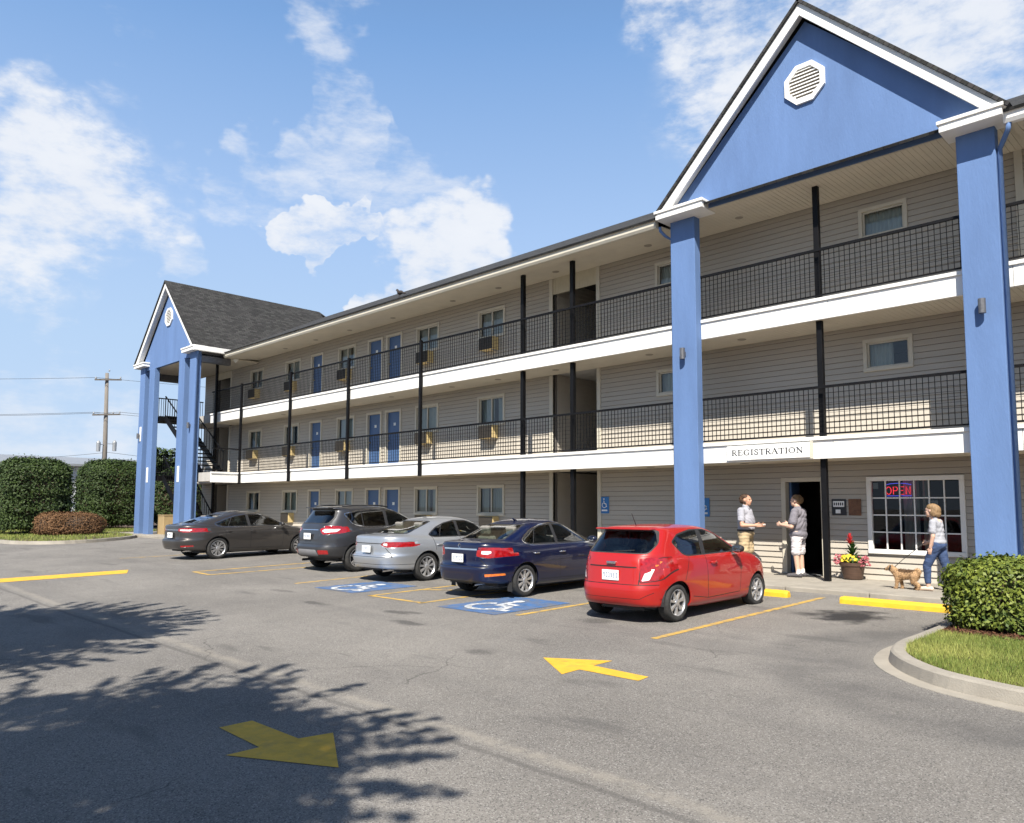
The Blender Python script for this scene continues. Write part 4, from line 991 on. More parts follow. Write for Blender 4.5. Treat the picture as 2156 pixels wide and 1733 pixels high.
def wheel_parts(root, x, y, r_t, wid, r_rim, spokes, side, tw=.5, style='alloy'):
    """wheel hub at x,y; side=+1 left, -1 right (outer face)"""
    hub = bpy.data.objects.new('wheel', None)
    o = side
    w = MB(); hw = wid / 2
    prof = [(r_rim * .96, -hw * .8), (r_rim * 1.02, -hw), (r_t * .90, -hw * 1.06), (r_t * .975, -hw * .86), (r_t, -hw * .5), (r_t, hw * .5), (r_t * .975, hw * .86), (r_t * .90, hw * 1.06), (r_rim * 1.02, hw), (r_rim * .96, hw * .8)]
    w.lathe(prof, (x, y, r_t), 40, 'y'); W = w.build('wheel', 'tyre', root, smooth=True, fixn=True)
    rm = MB(); f = y + o * hw * .86
    rm.lathe([(r_rim * 1.0, o * hw * .98), (r_rim * .965, o * hw * 1.0), (r_rim * .90, o * hw * .80), (r_rim * .88, -o * hw * .8)], (x, y, r_t), 40, 'y')
    for k in range(spokes):
        a = 2 * math.pi * k / spokes + .2
        for da in ((-.13, .13) if style == 'split' else (0,)):
            p = Vector((x + math.cos(a) * r_rim * .2, f - o * .012, r_t + math.sin(a) * r_rim * .2)); q = Vector((x + math.cos(a + da) * r_rim * .93, f - o * .005, r_t + math.sin(a + da) * r_rim * .93))
            d = (q - p).normalized(); wv = Vector((-d.z, 0, d.x)); b0, b1 = r_rim * (.10 if style != 'split' else .07), r_rim * (.135 if style != 'split' else .065)
            fr = Vector((0, o * .012, 0)); bk = Vector((0, -o * .03, 0))
            rm.add([p - wv * b0 + bk, p + wv * b0 + bk, p + wv * b0 * .7 + fr, p - wv * b0 * .7 + fr, q - wv * b1 + bk, q + wv * b1 + bk, q + wv * b1 * .75 + fr * .2, q - wv * b1 * .75 + fr * .2],
                   [(0, 1, 2, 3), (7, 6, 5, 4), (0, 4, 5, 1), (1, 5, 6, 2), (2, 6, 7, 3), (3, 7, 4, 0)])
    rm.lathe([(r_rim * .26, -o * .04), (r_rim * .26, o * .004), (r_rim * .2, o * .012), (.001, o * .014)], (x, f, r_t), 20, 'y')
    rm.build('rim', 'alloy', W, fixn=True)
    bk = MB(); bk.lathe([(.001, 0), (r_rim * .9, 0), (r_rim * .9, -o * .01), (.001, -o * .01)], (x, y + o * hw * .1, r_t), 24, 'y'); bk.build('brake_disc', 'plastic_black', W, fixn=True)
def car(name, loc, rz, label, S, group=None):
    root = thing(name, loc, label, 'car', group, rz, world=False)
    sc = S.get('scale', 1.0); root.scale = (sc * S.get('sx', 1), sc, sc * S.get('sz', 1))
    rings = cr_interp(S['rings'], 72)     # xr zr xf zf w zs n
    NP = 96; psi = np.linspace(0, math.pi, NP)
    # finer sampling near the corners of the plan
    psi = psi + .10 * np.sin(4 * psi) * -1
    rows = []
    for xr, zr, xf, zf, w, zs, n in rings:
        a = (xf - xr) / 2; cx = (xf + xr) / 2; c, s = np.cos(psi), np.sin(psi)
        rad = 1 / (np.abs(c) ** n + np.abs(s) ** n) ** (1 / n)
        x = cx - a * rad * c; y = w * rad * s
        u = (x - xr) / max(xf - xr, 1e-6); ss = lambda t: np.clip(t, 0, 1) ** 2 * (3 - 2 * np.clip(t, 0, 1))
        wr = ss(1 - u / .34); wf = ss(1 - (1 - u) / .34)
        z = zs + (zr - zs) * wr + (zf - zs) * wf
        for (bx, bs, bz, bh, amt) in S.get('bulge', []):   # haunches over the wheels
            y = y + amt * np.exp(-((x - bx) / bs) ** 2 - ((z - bz) / bh) ** 2)
        rows.append(np.stack([x, y, z], 1))
    G = np.array(rows); nr = len(G)
    V = []; idx = {}
    full = np.concatenate([G, (G * [1, -1, 1])[:, ::-1][:, 1:-1]], 1); m = full.shape[1]
    bm = bmesh.new(); vs = [[bm.verts.new(full[i, j]) for j in range(m)] for i in range(nr)]
    lay = bm.faces.layers.int.new('part')
    for i in range(nr - 1):
        for j in range(m):
            k = (j + 1) % m; bm.faces.new((vs[i][j], vs[i + 1][j], vs[i + 1][k], vs[i][k]))
    bm.faces.new(vs[nr - 1]); bm.faces.new(list(reversed(vs[0])))
    bmesh.ops.recalc_face_normals(bm, faces=bm.faces); bm.normal_update()
    names = ['body', 'seam', 'trim', 'glass_side', 'glass_rear', 'windshield', 'lamp_red', 'lamp_clear', 'lamp_amber', 'cut', 'lower', 'chrome', 'plate', 'head', 'skid', 'glass_dark', 'trim_rear', 'grille']
    pools = {}
    def feature(view, poly, lab, cond, key=None):
        """score the polygon's outline into the shell and mark the faces inside it"""
        k0, k1 = (0, 2) if view == 'side' else (1, 2)
        xs = [p[0] for p in poly]; zs_ = [p[1] for p in poly]; x0, x1, z0, z1 = min(xs) - .03, max(xs) + .03, min(zs_) - .03, max(zs_) + .03
        def bounds(fc):
            a = [v.co[k0] for v in fc.verts]; b = [v.co[k1] for v in fc.verts]
            return min(a), max(a), min(b), max(b)
        if key is None: pool = {fc: bounds(fc) for fc in bm.faces if cond(fc.calc_center_median(), fc.normal)}
        else:
            if key not in pools: pools[key] = {fc: bounds(fc) for fc in bm.faces if cond(fc.calc_center_median(), fc.normal)}
            pool = pools[key]
        sel = {fc: bb for fc, bb in pool.items() if bb[1] > x0 and bb[0] < x1 and bb[3] > z0 and bb[2] < z1 and fc.is_valid}
        fresh = {}
        n = len(poly)
        for i in range(n):
            p, q = poly[i], poly[(i + 1) % n]; dx, dz = q[0] - p[0], q[1] - p[1]; L_e = math.hypot(dx, dz)
            if L_e < 1e-5: continue
            co = [0, 0, 0]; no = [0, 0, 0]; co[k0], co[k1] = p; no[k0], no[k1] = -dz, dx
            nx, nz = -dz / L_e, dx / L_e
            ex0, ex1, ez0, ez1 = min(p[0], q[0]) - .02, max(p[0], q[0]) + .02, min(p[1], q[1]) - .02, max(p[1], q[1]) + .02
            sub = []
            for fc, bb in sel.items():
                if bb[1] < ex0 or bb[0] > ex1 or bb[3] < ez0 or bb[2] > ez1 or not fc.is_valid: continue
                lo_ = hi_ = 0.0
                for v in fc.verts:
                    d_ = (v.co[k0] - p[0]) * nx + (v.co[k1] - p[1]) * nz
                    if d_ < lo_: lo_ = d_
                    if d_ > hi_: hi_ = d_
                if lo_ < -1e-6 and hi_ > 1e-6: sub.append(fc)
            if not sub: continue
            geom = list({e for fc in sub for e in fc.edges}) + list({v for fc in sub for v in fc.verts}) + sub
            res = bmesh.ops.bisect_plane(bm, geom=geom, dist=1e-5, plane_co=co, plane_no=no)
            for g in res['geom']:
                if isinstance(g, bmesh.types.BMFace) and g not in sel: g.normal_update(); bb = bounds(g); sel[g] = bb; fresh[g] = bb
        if fresh:
            for k_ in pools: pools[k_].update(fresh)
        li = names.index(lab)
        for fc in sel:
            if fc.is_valid:
                c = fc.calc_center_median()
                if pip(c[k0], c[k1], poly) and cond(c, fc.normal): fc[lay] = li
    side = lambda c, n: abs(n.y) > .38 and abs(c.y) > .3
    rear = lambda c, n: n.x < -.12 and c.x < S.get('rear_x', .8)
    front = lambda c, n: n.x > .12 and c.x > 1.0
    for view, poly, lab in S['features']:
        feature(view, poly, lab, side if view == 'side' else (rear if view == 'rear' else front), view)
    # wheel arches
    for wx in (0.0, S['wb']):
        ra = S['arch']; pol = [(wx + ra * math.cos(R(t)), S['rt'] + ra * math.sin(R(t))) for t in range(-40, 221, 13)]
        feature('side', pol, 'cut', lambda c, n: abs(c.y) > .25 and c.z < S['rt'] + ra + .05 and n.z > -2)
    for fc in bm.faces: fc.smooth = True
    tgt = {'body': ('body', [S['paint'], 'seam_black']), 'seam': None, 'trim': ('window_trim', ['plastic_black']), 'glass_side': ('side_window', ['car_glass']), 'glass_dark': ('side_window', ['car_glass_dark']), 'glass_rear': ('rear_window', [S.get('rear_glass', 'car_glass')]), 'windshield': ('windscreen', ['car_glass']),
           'lamp_red': ('tail_lamp', ['lamp_red']), 'lamp_clear': ('lamp_lens', ['lamp_clear']), 'lamp_amber': ('indicator', ['lamp_amber']), 'lower': ('lower_trim', [S.get('lower', 'plastic_black')]), 'chrome': ('bright_strip', ['chrome']), 'plate': ('plate_recess', [S['paint']]), 'head': ('headlamp', ['lamp_clear']), 'skid': ('skid_plate', ['plastic_grey']), 'trim_rear': ('rear_window_surround', ['plastic_black']), 'grille': ('front_grille', ['plastic_black'])}
    def extract(labels, nm, mats, split=False):
        fs = [fc for fc in bm.faces if fc[lay] in [names.index(l) for l in labels]]
        if not fs: return None
        groups = [fs]
        if split: groups = [[f for f in fs if f.calc_center_median().y > 0], [f for f in fs if f.calc_center_median().y <= 0]]
        for g in groups:
            if not g: continue
            vm = {}; mv = []; mf = []; mi = []
            for f in g:
                ids = []
                for v in f.verts:
                    if v not in vm: vm[v] = len(mv); mv.append(tuple(v.co))
                    ids.append(vm[v])
                mf.append(ids); mi.append(1 if names[f[lay]] == 'seam' else 0)
            me = bpy.data.meshes.new(nm); me.from_pydata(mv, [], mf)
            for mt in mats: me.materials.append(MATS[mt])
            me.polygons.foreach_set('material_index', mi); me.polygons.foreach_set('use_smooth', [True] * len(mf)); me.update()
            # keep the smooth normals of the whole shell
            vn = [None] * len(mv)
            for v, k in vm.items(): vn[k] = v.normal.copy()
            me.normals_split_custom_set_from_vertices([tuple(q) for q in vn])
            ob = new_obj(nm, me, root)
            if nm == 'body':
                md = ob.modifiers.new('thick', 'SOLIDIFY'); md.thickness = .02; md.offset = -1
        return True
    bm.normal_update()
    extract(['body', 'seam'], 'body', [S['paint'], 'seam_black'])
    for lab in names[2:]:
        if lab in ('cut',): continue
        if tgt.get(lab): extract([lab], *tgt[lab], split=lab in ('glass_side', 'glass_dark', 'lamp_red', 'lamp_clear', 'lamp_amber', 'head', 'trim'))
    bm.free()
    # wheels, wells, underbody
    rt_, W = S['rt'], S['W']
    for wx in (0.0, S['wb']):
        for sd in (1, -1):
            yw_ = sd * (W / 2 - S['tw'] / 2 - S.get('tuck', .035))
            wheel_parts(root, wx, yw_, rt_, S['tw'], S['rim'], S['spokes'], sd, style=S.get('wstyle', 'alloy'))
            wl = MB(); ra = S['arch'] + .005; ang = [R(-6 + 192 * t / 16) for t in range(17)]; n = len(ang)
            V = [(wx + ra * math.cos(t), sd * (W / 2 - .055), rt_ + ra * math.sin(t)) for t in ang] + [(wx + ra * math.cos(t), sd * (W / 2 - .36), rt_ + ra * math.sin(t)) for t in ang]
            wl.add(V, [(i, i + 1, n + i + 1, n + i) for i in range(n - 1)]); wl.add(V[n:], [tuple(range(n))]); wl.build('wheel_well', 'plastic_black', root)
    zb = S['floor']
    u = MB(); xr, xf = S['rings'][0][0], S['rings'][0][2]; u.box(xr + .2, -S['arch'] - .02, -W / 2 + .22, W / 2 - .22, zb + .04, zb + .25).box(S['arch'] + .02, S['wb'] - S['arch'] - .02, -W / 2 + .22, W / 2 - .22, zb, zb + .2).box(S['wb'] + S['arch'] + .02, xf - .2, -W / 2 + .25, W / 2 - .25, zb + .04, zb + .2).box(-S['arch'] - .02, S['wb'] + S['arch'] + .03, -W / 2 + .4, W / 2 - .4, zb, zb + .25)
    u.build('underbody', 'plastic_black', root)
    # cabin
    bl = S['belt']; sm = S.get('seat', 'seat_cloth')
    for sx0, rows_ in ((S['seats'][0], 'f'), (S['seats'][1], 'r')):
        for yy in ((-.36, .36) if rows_ == 'f' else (-.36, .36)):
            c = MB(); c.bar((sx0, yy, .42), (sx0 - .20, yy, bl + .13), .46, .15, up=(1, 0, 0)); st = c.build('seat', sm, root, bevel=.05, segs=3)
            h = MB(); h.bar((sx0 - .20, yy, bl + .16), (sx0 - .235, yy, bl + .34), .25, .10, up=(1, 0, 0)); h.build('headrest', sm, st, bevel=.035, segs=3)
            b = MB(); b.box(sx0 - .05, sx0 + .48, yy - .24, yy + .24, .34, .5); b.build('cushion', sm, st, bevel=.04)
    ds = MB(); ds.box(S['dash'] - .05, S['dash'] + .42, -W / 2 + .16, W / 2 - .16, .5, bl + .01); ds.build('dashboard', 'plastic_black', root, bevel=.05)
    if S.get('shelf'):
        ps = MB(); ps.box(S['shelf'][0], S['shelf'][1], -W / 2 + .2, W / 2 - .2, bl - .06, bl - .03); ps.build('parcel_shelf', 'plastic_black', root)
    stw = MB(); stw.tube([(S['dash'] - .18, .36 + .17 * math.cos(R(t)), bl + .02 + .17 * math.sin(R(t))) for t in range(0, 361, 24)], .016, 6); stw.build('steering_wheel', 'plastic_black', root, smooth=True)
    dc = MB()
    for sd in (1, -1): dc.box(.05, S['dash'] + .3, sd * (W / 2 - .15) - .012, sd * (W / 2 - .15) + .012, .3, bl - .07)
    dc.build('door_card', 'plastic_black', root)
    # mirrors, handles
    mx_, mz = S['mirror']
    for sd in (1, -1):
        mm = MB(); mm.lathe([(.001, -.10), (.05, -.095), (.075, -.04), (.08, .03), (.06, .085), (.001, .1)], (0, 0, 0), 14, 'y')
        mm.v = [(mx_ + p[0] * .9, sd * (W / 2 + .07) + p[1] * 1.0, mz + p[2] * .85) for p in mm.v]; mi_ = mm.build('mirror', S.get('mirror_mat', S['paint']), root, smooth=True, fixn=True)
        MB().bar((mx_ + .02, sd * (W / 2 - .08), mz - .04), (mx_ + .02, sd * (W / 2 + .03), mz - .02), .05, .04).build('stalk', 'plastic_black', mi_)
        MB().add([(mx_ - .066, sd * (W / 2 + .07) + a, mz + b) for a, b in ((-.075, -.045), (.075, -.045), (.07, .05), (-.07, .05))], [(0, 1, 2, 3)]).build('glass', 'chrome', mi_)
        for hx, hz, hy in S['handles']:
            MB().tube([(hx - .085, sd * hy, hz), (hx - .06, sd * (hy + .028), hz + .004), (hx + .06, sd * (hy + .028), hz + .006), (hx + .085, sd * hy, hz + .006)], .014, 8).build('door_handle', S.get('handle_mat', S['paint']), root, smooth=True)
    # number plate
    px, pz = S['plate']; pl_ = MB().box(px - .012, px + .004, -.155, .155, pz - .078, pz + .078).build('number_plate', 'sign_white', root, bevel=.004)
    g = MB(); rr = random.Random(name)
    for i in range(6):
        y = -.115 + i * .046
        k = rr.randint(0, 3); g.box(px - .0145, px - .012, y - .014, y - .005, pz - .035, pz + .035)
        if k != 0: g.box(px - .0145, px - .012, y + .004, y + .012, pz - .035 + .02 * k, pz + .035)
        if k != 1: g.box(px - .0145, px - .012, y - .014, y + .012, pz + .026, pz + .036)
        if k != 2: g.box(px - .0145, px - .012, y - .014, y + .012, pz - .036, pz - .027)
    g.build('plate_marks', 'door_blue', pl_)
    return root
def sedan_features(dlo, bp, qp, rg, ws, extra):
    F = [('side', dlo, 'trim')]
    ins = inset(dlo, .022); F.append(('side', ins, 'glass_side'))
    for x0, x1, lean in bp: F.append(('side', [(x0, .7), (x1, .7), (x1 + lean, 1.7), (x0 + lean, 1.7)], 'x'))
    return F
def dlo_split(dlo, bars, lab='glass_side', lab_rear=None, d=.022):
    """trim over the whole opening, glass between the upright bars (x centre, half width, lean per metre)"""
    out = [('side', dlo, 'trim')]
    g = inset(dlo, d); xs = [-9] + [b for b in bars] + [9]
    prev = None; cuts = [(-9, 0, 0)] + list(bars) + [(9, 0, 0)]
    for i in range(len(cuts) - 1):
        a, b = cuts[i], cuts[i + 1]
        # clip polygon between the two lines
        def clip(poly, x, hw, lean, keep):
            o = []; n = len(poly); f = lambda p: (p[0] - (x + lean * (p[1] - 1.0)) - keep * hw) * keep
            for k in range(n):
                p, q = poly[k], poly[(k + 1) % n]; fp, fq = f(p), f(q)
                if fp >= 0: o.append(p)
                if (fp >= 0) != (fq >= 0): t = fp / (fp - fq); o.append((p[0] + (q[0] - p[0]) * t, p[1] + (q[1] - p[1]) * t))
            return o
        pg = clip(g, *a, 1) if a[0] > -5 else g
        pg = clip(pg, *b, -1) if b[0] < 5 else pg
        if len(pg) > 2: out.append(('side', pg, lab_rear if (lab_rear and i < len(cuts) - 2) else lab))
    return out
def mirror_y(poly): return [(-y, z) for y, z in poly]

# red hatchback -------------------------------------------------------------
dlo = rounded([(.0, 1.215), (.20, 1.335), (.62, 1.405), (1.05, 1.405), (1.38, 1.31), (1.86, 1.06), (1.90, 1.0), (.33, .985), (.20, 1.02)], .05)
F = dlo_split(dlo, [(.80, .06, .10)])
rg = rounded([(-.55, 1.06), (.55, 1.06), (.585, 1.2), (.50, 1.375), (-.50, 1.375), (-.585, 1.2)], .05)
F += [('rear', rounded([(-.565, 1.045), (.565, 1.045), (.60, 1.2), (.52, 1.405), (-.52, 1.405), (-.60, 1.2)], .05), 'trim_rear'), ('rear', rg, 'glass_rear')]
F += [('front', rounded([(-.60, 1.0), (.60, 1.0), (.50, 1.38), (-.50, 1.38)], .05), 'windshield')]
for s in (1, -1):
    mm_ = (lambda p: p) if s > 0 else mirror_y
    F += [('rear', mm_(inset(rounded([(.50, .62), (.72, .66), (.80, .88), (.74, 1.0), (.58, .95), (.50, .80)], .04), -.012)), 'seam'), ('rear', mm_(rounded([(.50, .62), (.72, .66), (.80, .88), (.74, 1.0), (.58, .95), (.50, .80)], .04)), 'lamp_red'), ('rear', mm_(rounded([(.52, .64), (.615, .66), (.655, .83), (.575, .83)], .02)), 'lamp_clear'), ('rear', mm_(rounded([(.59, .85), (.67, .86), (.70, .94), (.62, .93)], .02)), 'lamp_amber')]
F += [('side', rounded([(-.62, .72), (-.36, .86), (-.30, .98), (-.45, 1.0), (-.62, .95)], .03), 'lamp_red')]
F += [('rear', line_poly(-.70, .585, .70, .585), 'seam'), ('rear', line_poly(-.485, .585, -.485, .66), 'seam'), ('rear', line_poly(.485, .585, .485, .66), 'seam')]
F += [('rear', line_poly(-.5, .375, .5, .375, .008), 'seam'), ('rear', line_poly(-.66, .47, -.5, .375, .008), 'seam'), ('rear', line_poly(.5, .375, .66, .47, .008), 'seam'), ('side', rounded([(-.30, .70), (-.16, .70), (-.16, .83), (-.30, .83)], .02), 'body')]  # bumper creases: their shade is painted as thin dark lines
F += [('rear', rounded([(-.40, .60), (.40, .60), (.43, .83), (-.43, .83)], .05), 'plate'), ('rear', line_poly(-.44, .845, .44, .845, .02), 'seam')]
F += [('side', line_poly(.84, .30, .80, .99), 'seam'), ('side', line_poly(.16, .62, .34, .98), 'seam'), ('side', line_poly(1.86, .34, 1.90, .98), 'seam'), ('side', line_poly(.84, .30, 1.86, .32), 'seam'), ('side', line_poly(.40, .36, .84, .30), 'seam')]
F += [('front', rounded([(.38, .70), (.70, .76), (.72, .88), (.5, .84)], .03), 'head'), ('front', rounded([(-.70, .76), (-.38, .70), (-.5, .84), (-.72, .88)], .03), 'head'), ('front', rounded([(-.34, .36), (.34, .36), (.3, .62), (-.3, .62)], .05), 'grille')]
red = dict(paint='paint_red', W=1.60, wb=2.5, rt=.292, tw=.185, rim=.205, spokes=7, arch=.335, belt=.98, floor=.17, seats=(1.05, .18), dash=1.62, mirror=(1.66, 1.06), mirror_mat='plastic_black', handles=[(1.0, .86, .795)], plate=(-.652, .715), features=F, rear_x=.6, shelf=None,
  rings=[(-.45, .24, 3.0, .20, .70, .18, 5), (-.60, .26, 3.08, .26, .765, .24, 5), (-.665, .36, 3.14, .36, .79, .36, 4.6), (-.68, .50, 3.16, .50, .797, .52, 4.6), (-.655, .60, 3.14, .62, .80, .66, 4.6), (-.635, .74, 3.08, .74, .798, .78, 4.6), (-.61, .90, 2.98, .83, .785, .88, 4.6), (-.575, 1.0, 2.78, .91, .765, .955, 4.6), (-.545, 1.05, 2.42, .985, .74, .985, 4.8),
         (-.45, 1.16, 2.08, 1.10, .70, 1.10, 4.8), (-.34, 1.28, 1.76, 1.24, .655, 1.24, 4.8), (-.25, 1.385, 1.46, 1.36, .605, 1.355, 4.6), (-.27, 1.425, 1.30, 1.415, .56, 1.41, 4.2), (-.16, 1.452, 1.1, 1.455, .46, 1.443, 4), (.2, 1.475, .8, 1.475, .22, 1.472, 3), (.45, 1.48, .52, 1.48, .03, 1.48, 2.5)],
  bulge=[(0, .40, .62, .2, .022), (2.5, .4, .62, .2, .02)])
# navy sedan ----------------------------------------------------------------
def sedan_rear_lamps(F, pts_rear, pts_side):
    for s in (1, -1):
        mm_ = (lambda p: p) if s > 0 else mirror_y
        F.append(('rear', mm_(pts_rear), 'lamp_red'))
    F.append(('side', pts_side, 'lamp_red'))
dlo = rounded([(.02, 1.09), (.30, 1.26), (.62, 1.365), (1.0, 1.405), (1.35, 1.395), (1.78, 1.27), (2.22, 1.05), (2.22, 1.0), (.22, .995), (.08, 1.03)], .05)
F = [('side', inset(dlo, -.016), 'chrome')] + dlo_split(dlo, [(.30, .012, .5), (1.02, .045, -.08)])
F += [('rear', rounded([(-.60, 1.09), (.60, 1.09), (.50, 1.385), (-.50, 1.385)], .05), 'trim_rear'), ('rear', rounded([(-.57, 1.105), (.57, 1.105), (.475, 1.365), (-.475, 1.365)], .05), 'glass_rear'), ('front', rounded([(-.64, 1.02), (.64, 1.02), (.52, 1.39), (-.52, 1.39)], .05), 'windshield')]
sedan_rear_lamps(F, rounded([(.44, .80), (.66, .765), (.86, .80), (.90, .95), (.62, .955), (.46, .92)], .03), rounded([(-1.1, .79), (-.84, .83), (-.60, .96), (-.86, .965), (-1.1, .95)], .02))
for s in (1, -1):
    mm_ = (lambda p: p) if s > 0 else mirror_y
    F += [('rear', mm_(rounded([(.54, .84), (.68, .83), (.68, .90), (.54, .90)], .02)), 'lamp_clear'), ('rear', mm_(rounded([(.62, .42), (.80, .44), (.80, .48), (.62, .47)], .01)), 'lamp_amber')]
F += [('rear', line_poly(-.45, .925, .45, .925, .03), 'chrome'), ('rear', rounded([(-.40, .62), (.40, .62), (.45, .89), (-.45, .89)], .05), 'plate'), ('rear', line_poly(-.66, .60, .66, .60), 'seam'), ('rear', line_poly(-.66, .60, -.5, .76), 'seam'), ('rear', line_poly(.66, .60, .5, .76), 'seam'), ('rear', rounded([(-.6, .15), (.6, .15), (.5, .33), (-.5, .33)], .04), 'lower')]
F += [('side', line_poly(1.02, .30, 1.02, 1.0), 'seam'), ('side', line_poly(.20, .70, .12, 1.0), 'seam'), ('side', line_poly(2.08, .32, 2.16, 1.0), 'seam'), ('side', line_poly(.42, .32, 2.08, .31), 'seam'), ('side', line_poly(-.55, .62, 2.0, .72, .008), 'seam')]
F += [('front', rounded([(.44, .66), (.80, .70), (.82, .82), (.55, .80)], .03), 'head'), ('front', rounded([(-.80, .70), (-.44, .66), (-.55, .80), (-.82, .82)], .03), 'head'), ('front', rounded([(-.4, .36), (.4, .36), (.34, .70), (-.34, .70)], .05), 'grille')]
navy_rings = [(-.80, .28, 3.48, .20, .76, .19, 5), (-.95, .31, 3.56, .27, .84, .26, 5), (-1.01, .42, 3.61, .42, .868, .42, 4.6), (-1.035, .575, 3.61, .55, .878, .58, 4.6), (-.972, .645, 3.57, .66, .88, .70, 4.6), (-.968, .80, 3.47, .76, .872, .82, 4.6), (-.965, .94, 3.30, .83, .852, .90, 4.6), (-.935, 1.035, 3.05, .89, .825, .955, 4.6), (-.74, 1.065, 2.78, .945, .80, .985, 4.6), (-.52, 1.08, 2.52, 1.0, .775, 1.005, 4.6),
         (-.22, 1.19, 2.16, 1.13, .725, 1.13, 4.6), (.06, 1.30, 1.82, 1.27, .67, 1.26, 4.6), (.32, 1.385, 1.54, 1.375, .615, 1.37, 4.4), (.52, 1.435, 1.34, 1.435, .54, 1.425, 4), (.74, 1.47, 1.16, 1.468, .40, 1.462, 3.4), (.92, 1.488, 1.04, 1.488, .15, 1.486, 3), (.97, 1.49, 1.0, 1.49, .02, 1.49, 2.5)]
navy = dict(paint='paint_navy', W=1.76, wb=2.70, rt=.315, tw=.205, rim=.222, spokes=9, arch=.36, belt=1.0, floor=.19, seats=(1.22, .32), dash=1.86, mirror=(1.98, 1.06), handles=[(1.08, .83, .872), (.30, .83, .86)], handle_mat='chrome', plate=(-1.012, .755), features=F, shelf=(-.5, .1), seat='seat_light', rings=navy_rings, bulge=[(0, .42, .64, .2, .016), (2.7, .42, .64, .2, .016)])
# silver sedan --------------------------------------------------------------
dlo = rounded([(.10, 1.06), (.36, 1.22), (.66, 1.325), (1.02, 1.385), (1.40, 1.375), (1.84, 1.25), (2.30, 1.03), (2.30, .985), (.26, .985), (.14, 1.01)], .05)
F = dlo_split(dlo, [(.42, .012, .5), (1.06, .045, -.08)])
F += [('rear', rounded([(-.62, 1.07), (.62, 1.07), (.51, 1.36), (-.51, 1.36)], .05), 'trim_rear'), ('rear', rounded([(-.59, 1.085), (.59, 1.085), (.485, 1.345), (-.485, 1.345)], .05), 'glass_rear'), ('front', rounded([(-.66, 1.0), (.66, 1.0), (.53, 1.37), (-.53, 1.37)], .05), 'windshield')]
sedan_rear_lamps(F, rounded([(.42, .84), (.60, .775), (.86, .79), (.92, .90), (.66, .90), (.50, .885)], .02), rounded([(-1.2, .785), (-.92, .79), (-.72, .905), (-.95, .905), (-1.2, .90)], .02))
for s in (1, -1):
    mm_ = (lambda p: p) if s > 0 else mirror_y
    F += [('rear', mm_(rounded([(.50, .835), (.60, .81), (.60, .87), (.52, .87)], .01)), 'lamp_clear')]
F += [('rear', rounded([(-.42, .60), (.42, .60), (.48, .85), (-.48, .85)], .05), 'plate'), ('rear', line_poly(-.5, .862, .5, .862, .016), 'seam'), ('rear', line_poly(-.72, .565, .72, .565), 'seam'), ('rear', line_poly(-.72, .565, -.56, .78), 'seam'), ('rear', line_poly(.72, .565, .56, .78), 'seam'), ('rear', rounded([(-.66, .15), (.66, .15), (.58, .31), (-.58, .31)], .04), 'lower'), ('rear', line_poly(-.9, .40, .9, .40, .01), 'seam')]
F += [('side', line_poly(1.06, .30, 1.06, 1.0), 'seam'), ('side', line_poly(.24, .70, .18, 1.0), 'seam'), ('side', line_poly(2.16, .32, 2.24, 1.0), 'seam'), ('side', line_poly(.44, .32, 2.16, .31), 'seam')]
F += [('front', rounded([(.44, .64), (.82, .68), (.84, .80), (.55, .78)], .03), 'head'), ('front', rounded([(-.82, .68), (-.44, .64), (-.55, .78), (-.84, .80)], .03), 'head'), ('front', rounded([(-.42, .34), (.42, .34), (.36, .68), (-.36, .68)], .05), 'grille')]
silver_rings = [(r[0] * 1.08 if r[0] < 0 else r[0] + .05, r[1] * .985, r[2] + .16, r[3] * .985, r[4] * 1.035, r[5] * .985, r[6]) for r in navy_rings]
silver = dict(paint='paint_silver', W=1.82, wb=2.78, rt=.325, tw=.21, rim=.232, spokes=9, arch=.37, belt=.985, floor=.18, seats=(1.28, .36), dash=1.95, mirror=(2.05, 1.04), handles=[(1.12, .82, .905), (.34, .82, .895)], plate=(-1.09, .735), features=F, shelf=(-.5, .15), seat='seat_light', rings=silver_rings, bulge=[(0, .42, .66, .2, .018), (2.78, .42, .66, .2, .016)])
# graphite fastback sedan ----------------------------------------------------
dlo = rounded([(-.08, 1.085), (.30, 1.225), (.64, 1.325), (1.05, 1.385), (1.44, 1.375), (1.88, 1.25), (2.34, 1.04), (2.34, .99), (.20, .985), (.0, 1.03)], .05)
F = [('side', inset(dlo, -.012), 'chrome')] + dlo_split(dlo, [(.34, .012, .6), (1.06, .05, -.08)])
F += [('rear', rounded([(-.62, 1.10), (.62, 1.10), (.50, 1.365), (-.50, 1.365)], .05), 'trim_rear'), ('rear', rounded([(-.59, 1.115), (.59, 1.115), (.475, 1.35), (-.475, 1.35)], .05), 'glass_rear'), ('front', rounded([(-.66, 1.0), (.66, 1.0), (.53, 1.37), (-.53, 1.37)], .05), 'windshield')]
sedan_rear_lamps(F, rounded([(.38, .87), (.60, .825), (.88, .84), (.92, .955), (.60, .96), (.40, .945)], .03), rounded([(-1.2, .83), (-.92, .84), (-.74, .90), (-.80, .955), (-1.2, .955)], .03))
for s in (1, -1):
    mm_ = (lambda p: p) if s > 0 else mirror_y
    F += [('rear', mm_(rounded([(.46, .88), (.72, .865), (.74, .915), (.48, .92)], .02)), 'lamp_clear'), ('rear', mm_(rounded([(.55, .385), (.78, .40), (.78, .44), (.55, .43)], .01)), 'lamp_red')]
F += [('rear', rounded([(-.42, .62), (.42, .62), (.46, .86), (-.46, .86)], .05), 'plate'), ('rear', line_poly(-.7, .60, .7, .60), 'seam'), ('rear', line_poly(-.38, .90, .38, .90, .02), 'chrome'), ('rear', rounded([(-.66, .15), (.66, .15), (.58, .32), (-.58, .32)], .04), 'lower')]
